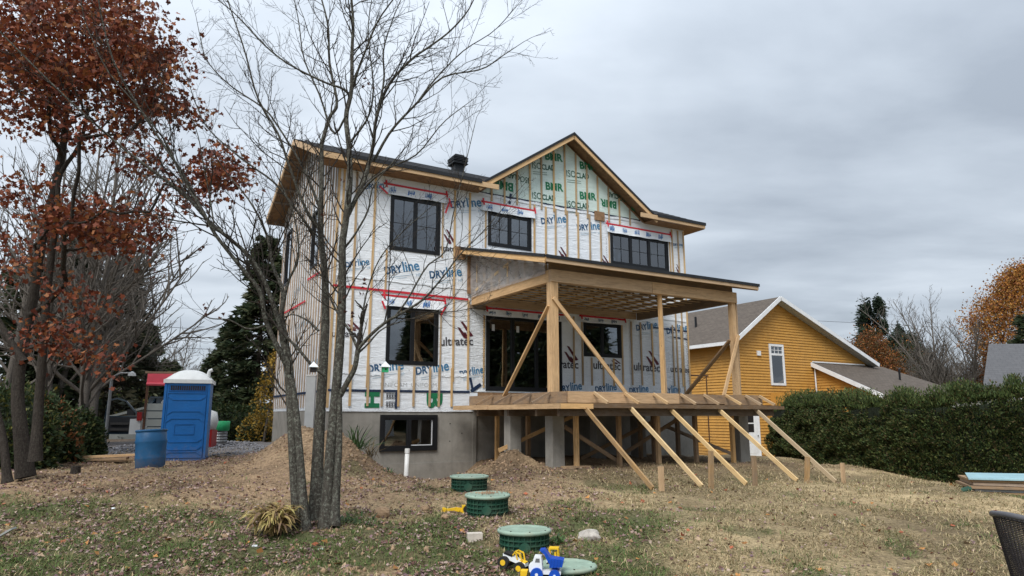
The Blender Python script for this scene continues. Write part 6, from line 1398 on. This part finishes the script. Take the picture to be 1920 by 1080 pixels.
# low edging log and planks on the left
pk = at(190, 868, 16.8); pz = gh(pk[0], pk[1])
for i, (dx, dy, l, w_, rz, lab, mt_) in enumerate([(0, 0, 2.0, .2, R(16), 'pale plank lying uppermost on the leaves left of the barrel', 'lumber'), (-.35, -.12, 1.9, .2, R(11), 'weathered plank lying under the pale one', 'lumber_old'), (-.1, .25, 2.1, .14, R(20), 'grey board at the back of the small plank pile', 'lumber_old')]):
    o = part('loose_plank', M[mt_], None, lambda m_: m_.box(-l/2, l/2, -w_/2, w_/2, 0, .05)); o.location = (pk[0]+dx, pk[1]+dy, gh(pk[0]+dx, pk[1]+dy)+(.12 if i == 0 else .03)); o.rotation_euler = (0, R(-2), rz); tag(o, lab, 'plank')
st = at(140, 897, 13.3); o = part('tree_stump', M['bark_dark'], None, lambda m_: m_.lathe([(.10, -.05), (.085, .05), (.08, .14), (.001, .145)], 12)); o.location = (st[0], st[1], gh(st[0], st[1])); tag(o, 'short dark stump on the ground right of the oak trunks', 'stump')
# pallet pile with turquoise cover
pp_ = np.array((9.9, 13.35)); pz = gh(*pp_); O_ = thing('board_pile', 'stack of boards under a turquoise sheet at the foot of the hedge', 'board pile', (pp_[0], pp_[1], pz), R(-22))
for k, (z0, t, ov, mt_) in enumerate([(0, .06, 0, 'lumber_old'), (.07, .04, .04, 'metal'), (.12, .05, -.05, 'lumber_old'), (.18, .05, .03, 'strap_grey'), (.24, .04, 0, 'lumber_old')]): part('board', M[mt_], O_, lambda m_: m_.box(-1.15+ov, 1.4, -.55+ov*.5, .6, z0, z0+t))
part('sheet', M['tarp'], O_, lambda m_: m_.hexa([(-1.2, -.6, .285), (-1.2, -.6, .31), (-1.0, .7, .30), (-1.0, .7, .325), (1.5, -.6, .30), (1.5, -.6, .33), (1.5, .7, .32), (1.5, .7, .35)])); part('bottle', M['green_riser'], O_, lambda m_: m_.tube([(-1.3, -.5, .06), (-1.15, -.55, .12)], .06, 8))
# blue hose on the mound
hs = [np.array((*HW(a, b)[:2], 0)) for a, b in [(.9, -.75), (1.15, -.95), (1.4, -1.0), (1.7, -.9)]]; hs = catmull([np.array((p[0], p[1], gh(p[0], p[1])+.04)) for p in hs], 14)
o = part('blue_hose', M['bluehose'], None, lambda m_: m_.tube([p-hs[0] for p in hs], .02, 8)); o.location = tuple(hs[0]); tag(o, 'blue hose lying on the right flank of the earth mound', 'hose')
# white post by the corner
wp = at(580, 790, 15.6); o_ = thing('white_duct', 'tall white plastic duct standing behind the maple stems at the house corner', 'duct', (wp[0], wp[1], wp[2]-.2)); zt = at(585, 705, 15.6)[2]-wp[2]+.2
part('duct_body', M['duct'], o_, lambda m_: m_.box(-.10, .10, -.05, .05, 0, zt)); part('duct_cap', M['pvc'], o_, lambda m_: m_.box(-.11, .11, -.06, .06, zt, zt+.03))
# scrap at left edge
c = at(3, 1003, 8.4); o = part('blue_grey_scrap', M['siding_pale'], None, lambda m_: m_.beam((-.15, 0, .0), (.1, .05, .16), .12, .02)); o.location = (c[0], c[1], gh(c[0], c[1])); tag(o, 'blue grey plastic scrap cut by the left edge of the picture', 'scrap')

# ------------------------------------------------------------------ toys
def wheel(par, x, y, r, w_, hub, ax='y'):
    wl = part('wheel', M['rubber'] if hub != 'toyblue' else M['toyblue'], par, lambda m_: m_.tube([(x, y-w_/2, r), (x, y+w_/2, r)], r, 22)); part('hub', M[hub] if hub != 'toyblue' else M['toywhite'], wl, lambda m_: m_.tube([(x, y-w_/2-.006, r), (x, y-w_/2-.001, r)], r*(.5 if hub != 'toyblue' else .25), 14)); return wl
# dump truck
c = at(1022, 1084, 7.15); gd = gh(c[0], c[1]); X_t = thing('toy_dump_truck', 'toy dump truck with blue tipper and white cab at the bottom of the picture', 'toy', (c[0], c[1], gd), R(-8))
part('chassis', M['toywhite'], X_t, lambda m_: m_.box(-.14, .16, -.055, .055, .06, .09), bev=.006)
cb_ = part('cab', M['toywhite'], X_t, lambda m_: m_.prism([(-.15, .08), (-.155, .14), (-.12, .165), (-.10, .225), (-.03, .225), (-.02, .08)], 1, -.06, .06), bev=.008)
part('cab_window', M['metal'], cb_, lambda m_: m_.prism([(-.093, .172), (-.083, .208), (-.048, .208), (-.045, .172)], 1, -.0625, -.0605))
tpz = part('tipper', M['toyblue'], X_t, lambda m_: m_.prism([(-.045, .285), (.0, .25), (.03, .19), (.055, .15), (.05, .125), (.175, .135), (.19, .20), (.06, .215), (.0, .29)], 1, -.075, .075), bev=.005)
for k in range(4): part('tipper_rib', M['toyblue'], tpz, lambda m_: m_.beam((.055+.03*k, -.078, .132), (.065+.03*k, -.078, .205), .008, .01, (1, 0, 0)))
wheel(X_t, -.075, -.065, .062, .05, 'toyblue'); wheel(X_t, .10, -.065, .055, .05, 'toyblue'); wheel(X_t, -.075, .065, .062, .05, 'toyblue'); wheel(X_t, .10, .065, .055, .05, 'toyblue')
part('plough', M['yellow'], X_t, lambda m_: m_.prism([(-.24, .03), (-.20, .02), (-.175, .05), (-.17, .085), (-.24, .085)], 1, -.05, .05), bev=.004)
# monster-truck like toy
c = at(962, 1068, 7.45); Y_t = thing('toy_pickup', 'toy truck with yellow roll cage and fat black wheels, tipped in the grass', 'toy', (c[0], c[1], gh(c[0], c[1])+.0), rot=(0, R(14), R(-25)))
part('body', M['toywhite'], Y_t, lambda m_: m_.prism([(-.12, .09), (-.13, .13), (-.02, .135), (.02, .12), (.13, .11), (.14, .08)], 1, -.045, .045), bev=.005); part('bed_liner', M['black'], Y_t, lambda m_: m_.box(-.12, -.02, -.05, .05, .131, .15))
part('roll_cage', M['yellow'], Y_t, lambda m_: [m_.beam(a, b, .012, .012) for s_ in (-.04, .04) for a, b in [((-.03, s_, .13), (.0, s_, .19)), ((.0, s_, .19), (.06, s_, .185)), ((.06, s_, .185), (.09, s_, .12)), ((.0, s_, .19), (.04, s_, .12))]]+[m_.beam((0, -.04, .19), (0, .04, .19), .012, .012)], kind='stuff')
part('bonnet', M['yellow'], Y_t, lambda m_: m_.box(.06, .13, -.035, .035, .108, .122)); 
for x in (-.09, .09):
    for y in (-.07, .07): wheel(Y_t, x, y, .058, .045, 'yellow')
# bulldozer behind
c = at(1040, 1050, 7.5); Z_t = thing('toy_loader', 'small toy loader with open yellow cab standing on the low riser lid', 'toy', (c[0], c[1], .05), R(-10))
part('body', M['toywhite'], Z_t, lambda m_: m_.box(-.08, .09, -.05, .05, .04, .10), bev=.006); part('cab_roof', M['yellow'], Z_t, lambda m_: m_.box(-.055, .045, -.05, .05, .19, .205), bev=.004)
for x in (-.05, .04):
    for y in (-.045, .045): part('cab_pillar', M['yellow'], Z_t, lambda m_: m_.box(x-.006, x+.006, y-.006, y+.006, .10, .19))
part('seat_back', M['yellow'], Z_t, lambda m_: m_.box(.0, .02, -.03, .03, .10, .16))
for x in (-.05, .06):
    for y in (-.055, .055): wheel(Z_t, x, y, .035, .02, 'yellow')
# yellow excavator arm
c = at(853, 940, 10.1); E_t = thing('toy_excavator', 'yellow toy digger lying on its side beside the second riser', 'toy', (c[0], c[1], gh(c[0], c[1])+.0), R(6))
part('arm', M['yellow'], E_t, lambda m_: (m_.beam((-.13, 0, .035), (.0, 0, .05), .05, .035)), bev=.004); part('arm', M['yellow'], E_t, lambda m_: m_.beam((.0, 0, .05), (.10, 0, .035), .06, .05)); part('bucket', M['yellow'], E_t, lambda m_: m_.prism([(-.19, .02), (-.13, .01), (-.12, .06), (-.17, .075)], 1, -.05, .05), bev=.004)
part('body', M['yellow'], E_t, lambda m_: m_.box(.10, .15, -.06, .06, .0, .10), bev=.01); part('track', M['rubber'], E_t, lambda m_: m_.tube([(.165, -.07, .05), (.165, .07, .05)], .05, 14))

# ------------------------------------------------------------------ wicker chair, right edge
cc = at(1972, 1010, 4.6); ch = thing('patio_chair', 'dark wicker patio chair with a rounded grey rim at the right edge', 'chair', (cc[0], cc[1], gh(cc[0], cc[1])), R(20))
rimz = at(1860, 965, 4.75)[2]-gh(cc[0], cc[1])
def shell(u, v_):   # u along the back rim -1..1, v 0..1 downwards
    an = u*2.0+math.pi*.5+1.35; rx = .30*(1-.28*v_); x = rx*math.cos(an); y = rx*math.sin(an); z_ = rimz-.07*abs(u)**1.5*1.4+.02-(rimz-.40)*v_
    return np.array((x, y, z_))
V_ = []; F_ = []
mbw = MB()
nu, nv = 84, 46
for i in range(nu+1):
    u = -1+2*i/nu; mbw.tube([shell(u, k/8)+np.array((.004*math.cos(i*3.14), 0, 0)) for k in range(9)], .0022, 4, cap=False)
for k in range(nv+1): mbw.tube([shell(-1+2*i/24, k/nv) for i in range(25)], .0026, 4, cap=False)
mbw.build('woven_back', M['chair'], ch, kind='stuff')
part('back_rim', M['chairrim'], ch, lambda m_: m_.tube([shell(-1+2*i/30, -.01) for i in range(31)], .019, 10), smooth=True)
mbs = MB(); mbs.lathe([(.01, .42), (.21, .42), (.225, .40), (.21, .38), (.01, .38)], 24); mbs.build('seat', M['chair'], ch)
for x, y in ((-.16, -.16), (.16, -.16), (-.16, .16), (.16, .16)): part('leg', M['chairrim'], ch, lambda m_: m_.tube([(x, y, .39), (x*1.35, y*1.35, 0)], .014, 8))

# ------------------------------------------------------------------ withered hosta, weeds
def tuft(name, label, x, y, n, ln, wd, cols, seed, spread=.12, droop=1.2, cat='plant', zoff=0, els=(.3, 1.35), hb=0):
    rs_ = np.random.default_rng(seed); z0 = gh(x, y); V_ = []; F_ = []; C_ = []
    cc_ = np.array(cols)
    for k in range(n):
        an = rs_.uniform(0, 6.283); b = np.array((rs_.normal()*spread, rs_.normal()*spread, rs_.uniform(0, 1)*hb-.01)); d = np.array((math.cos(an), math.sin(an), 0)); L0 = ln*rs_.uniform(.6, 1.2); el = rs_.uniform(*els); w0 = wd*rs_.uniform(.7, 1.2); s_ = np.array((-d[1], d[0], 0)); i0 = len(V_); m = 6; p = b.copy(); col = cc_[rs_.integers(len(cc_))]*rs_.uniform(.7, 1.2)
        for j in range(m):
            t = j/(m-1); ww = w0*math.sin(math.pi*min(.97, t*.9+.08))**.8; tw = rs_.normal()*.2
            V_ += [tuple(p-s_*ww+np.array((0, 0, tw*ww))), tuple(p+s_*ww-np.array((0, 0, tw*ww)))]; C_ += [col, col]
            e_ = el-droop*t; p = p+(d*math.cos(e_)+np.array((0, 0, math.sin(e_))))*L0/(m-1); p[2] = max(p[2], .01)
        F_ += [(i0+2*j, i0+2*j+1, i0+2*j+3, i0+2*j+2) for j in range(m-1)]
    t = thing(name, label, cat, (x, y, z0+zoff)); mesh_obj('leaves', V_, F_, M['straw'], t, col=np.array(C_), kind='stuff'); return t
hx, hy = at(515, 985, 8.45)[:2]
tuft('withered_hosta', 'withered yellow hosta clump at the foot of the maple', hx, hy, 330, .40, .017, [(.42, .31, .12), (.34, .25, .10), (.26, .17, .08), (.45, .38, .14), (.20, .13, .08)], 3, .07, 2.6, els=(1.2, 1.7), hb=.16)
gc_ = [(.05, .10, .03), (.07, .13, .04), (.04, .07, .03)]
for i, (x, y, Yt, n, ln, lab) in enumerate([(672, 815, 15.2, 60, .55, 'tall green weed on top of the mound against the wall'), (692, 800, 15.6, 30, .5, 'thin dry weed stalks beside the tall weed on the mound'), (1003, 985, 9.0, 40, .16, 'broad leaved green weed behind the pale lidded riser'), (1045, 1000, 8.6, 60, .14, 'bright green weed right of the pale lidded riser'), (655, 975, 9.2, 90, .14, 'green weed tuft right of the maple foot'), (895, 878, 12.8, 40, .2, 'green weed at the edge of the dug-out'), (725, 850, 14.6, 30, .15, 'green weed low on the mound')]):
    c = at(x, y, Yt); tuft('weed', lab, c[0], c[1], n, ln, .012 if ln < .3 else .014, gc_ if i != 1 else [(.2, .15, .08)], 40+i, .07+.1*(n > 70), 1.0 if ln < .4 else .5)

# ------------------------------------------------------------------ ground cover (nobody could count it)
rs = np.random.default_rng(77)
def scatter(n, y0=6.2, y1=26, x0=-13, x1=13, p=1.6):
    Y = y0+(y1-y0)*rs.uniform(0, 1, n)**p; hw = (Y*.80+1.2); X = rs.uniform(-1, 1, n)*hw; k = (X > x0) & (X < x1+6); return X[k], Y[k]
def keep(X, Y, prob): k = rs.uniform(0, 1, len(X)) < prob; return X[k], Y[k]
def blades(X, Y, ln, wd, cols, name, flat=.5, clump=None):
    n = len(X); Z = ground(X, Y); an = rs.uniform(0, 6.283, n); L0 = ln*rs.uniform(.5, 1.3, n)*(1+.02*Y); el = np.clip(rs.normal(flat, .35, n), .02, 1.5); d = np.stack([np.cos(an)*np.cos(el), np.sin(an)*np.cos(el), np.sin(el)], 1); s_ = np.stack([-np.sin(an), np.cos(an), 0*an], 1)*(wd*(.6+.06*Y)*rs.uniform(.7, 1.3, n))[:, None]
    b = np.stack([X, Y, Z-.004], 1); m = b+d*(L0*.55)[:, None]; e_ = m+d*(L0*.5)[:, None]; e_[:, 2] -= L0*.22; e_[:, 2] = np.maximum(e_[:, 2], Z+.004); m[:, 2] = np.maximum(m[:, 2], Z+.006)
    V_ = np.stack([b-s_, b+s_, m+s_*.8, m-s_*.8, e_], 1).reshape(-1, 3); i0 = np.arange(n)*5
    c = pal(n, cols, rs=rs)*rs.uniform(.7, 1.25, (n, 1)); C_ = np.repeat(c, 5, axis=0)
    F_ = np.concatenate([np.stack([i0, i0+1, i0+2, i0+3], 1)]); F3 = np.stack([i0+3, i0+2, i0+4, i0+4], 1)
    me_F = [tuple(q) for q in F_.tolist()]+[tuple(q[:3]) for q in F3.tolist()]
    o = mesh_obj(name, V_, me_F, M['grass'], col=C_, kind='stuff'); return o
X, Y = scatter(330000, 6.2, 22); dmk = dirt_mask(X, Y); gm_ = green_mask(X, Y); pt_ = fbm(X*1.7, Y*1.7, 61, 4)
Xd, Yd = keep(X, Y, np.clip((1-dmk*.80)*(1-gm_*.85)*sstep(pt_, .3, .55)*1.15+.03, 0, 1)); ins = lambda X, Y: ~((toab(X, Y)[0] > 3) & (toab(X, Y)[0] < 10) & (toab(X, Y)[1] > -4) & (toab(X, Y)[1] < 8)) & ~((toab(X, Y)[0] > -.3) & (toab(X, Y)[1] > 0) & (toab(X, Y)[0] < 11.7))
k = ins(Xd, Yd); Xd, Yd = Xd[k], Yd[k]
blades(Xd, Yd,     .08, .0034, [(.46, .365, .21), (.36, .275, .15), (.52, .42, .25), (.26, .20, .11), (.22, .20, .09), (.15, .13, .06)], 'dry_grass', .35)
X, Y = scatter(190000, 6.2, 13, p=1.2); Xg, Yg = keep(X, Y, np.clip(green_mask(X, Y)*1.1*sstep(fbm(X*3, Y*3, 44, 3), .30, .55)+.02, 0, 1)); blades(Xg, Yg, .065, .0036, [(.10, .165, .04), (.13, .20, .055), (.065, .11, .03), (.13, .14, .05), (.16, .13, .06)], 'green_grass', .55)
# fallen leaves
def litter(X, Y, s0, s1, cols, name, lob=True):
    n = len(X); P_ = np.stack([X, Y, ground(X, Y)+.012], 1); d = rs.normal(size=(n, 3))*np.array((1, 1, .28)); D = d/np.linalg.norm(d, axis=1, keepdims=True)
    size = rs.uniform(s0, s1, n)*(1+.012*Y); Q = np.cross(D, np.array((0, 0, 1.))+rs.normal(size=(n, 3))*.45); Q /= np.linalg.norm(Q, axis=1, keepdims=True); Nn = np.cross(Q, D)*-1; Nn *= np.sign(Nn[:, 2:3])
    sh = np.array([(-.5, 0), (-.2, .3), (.0, .5), (.12, .28), (.5, .0), (.12, -.28), (0, -.5), (-.2, -.3)]); up_ = rs.uniform(-.1, .5, n)[:, None]*np.abs(sh[:, 1])[None]*1.2+rs.uniform(-.3, .4, n)[:, None]*np.maximum(sh[:, 0], 0)[None]
    V_ = P_[:, None]+size[:, None, None]*(sh[None, :, :1]*D[:, None]+sh[None, :, 1:]*Q[:, None]+up_[..., None]*Nn[:, None]); F_ = np.arange(n*8).reshape(n, 8)
    c = pal(n, cols, rs=rs)*rs.uniform(.65, 1.3, (n, 1)); return mesh_obj(name, V_.reshape(-1, 3), F_, M['litter'], col=np.repeat(c, 8, axis=0), kind='stuff')
X, Y = scatter(170000, 6.2, 20, p=1.35); pl_ = fbm(X*1.1, Y*1.1, 81, 4); fl_ = fbm(X*5, Y*5, 83, 3)
w_ = np.clip(sstep(pl_, .40, .62)*(1-sstep(X, .3, 3.2))*sstep(fl_, .3, .6)*1.0+.035*(1-sstep(X, 2, 9))+.012+.28*(1-sstep(X, -2.5, .5))*sstep(fbm(X*1.9, Y*1.9, 87, 4), .45, .62), 0, 1)
w_ = np.maximum(w_, .75*gauss(X, Y, -1.2, 9.0, 1.6, .7)*sstep(fl_, .3, .55)); w_ = np.maximum(w_, .55*gauss(X, Y, -3.4, 8.1, 2.2, .8)*sstep(fl_, .35, .6)); w_ = w_*(1-.75*gauss(X, Y, -4.2, 15, 1.3, 1.6))
Xl, Yl = keep(X, Y, w_*.72); k = ins(Xl, Yl); Xl, Yl = Xl[k], Yl[k]
litter(Xl, Yl, .02, .052, [(.26, .17, .16), (.17, .09, .085), (.33, .235, .20), (.21, .13, .14), (.40, .31, .25), (.12, .06, .05), (.28, .17, .10)], 'fallen_leaves')
X, Y = scatter(500, 6.2, 15); litter(X, Y, .05, .09, [(.40, .19, .06), (.32, .10, .05), (.42, .30, .2)], 'fallen_bright_leaves')
# clods, pebbles, gravel
ico = np.array([(0, 0, 1), (.894, 0, .447), (.276, .851, .447), (-.724, .526, .447), (-.724, -.526, .447), (.276, -.851, .447), (.724, .526, -.447), (-.276, .851, -.447), (-.894, 0, -.447), (-.276, -.851, -.447), (.724, -.526, -.447), (0, 0, -1)])
icf = np.array([(0,1,2),(0,2,3),(0,3,4),(0,4,5),(0,5,1),(1,6,2),(2,7,3),(3,8,4),(4,9,5),(5,10,1),(6,7,2),(7,8,3),(8,9,4),(9,10,5),(10,6,1),(6,11,7),(7,11,8),(8,11,9),(9,11,10),(10,11,6)])
def stones(X, Y, s0, s1, mat, name):
    n = len(X); sc_ = (s0+(s1-s0)*rs.uniform(0, 1, n)**3)[:, None]*rs.uniform(.6, 1.3, (n, 3)); P_ = np.stack([X, Y, ground(X, Y)], 1)
    V_ = P_[:, None]+(ico[None]*(1+rs.normal(size=(n, 12, 1))*.16))*sc_[:, None]; F_ = (icf[None]+np.arange(n)[:, None, None]*12).reshape(-1, 3)
    mesh_obj(name, V_.reshape(-1, 3), F_, M[mat], kind='stuff')
X, Y = scatter(26000, 7, 20, p=1.2); Xc, Yc = keep(X, Y, dirt_mask(X, Y)*.55*sstep(fbm(X*2, Y*2, 91, 3), .35, .6)+.015); k = ins(Xc, Yc); stones(Xc[k], Yc[k], .005, .04, 'dirtclod', 'dirt_clods')
X = rs.uniform(-13, -4.5, 9000); Y = rs.uniform(20, 27, 9000); k = ins(X, Y); stones(X[k], Y[k], .02, .05, 'gravel', 'driveway_gravel')
# rough dirt lumps along the dug-out edge and the piers
q_ = rs.uniform(0, 1, (2200, 2)); X = -1.6+q_[:, 0]*2.4; Y = 14.6+q_[:, 1]*2.6; X2 = rs.normal(-4.2, .9, 1500); Y2 = rs.normal(14.9, .9, 1500); X = np.concatenate([X, X2]); Y = np.concatenate([Y, Y2]); k = ins(X, Y) | (X < 1.2); stones(X[k][::2], Y[k][::2], .006, .045, 'dirtclod', 'dirt_lumps')
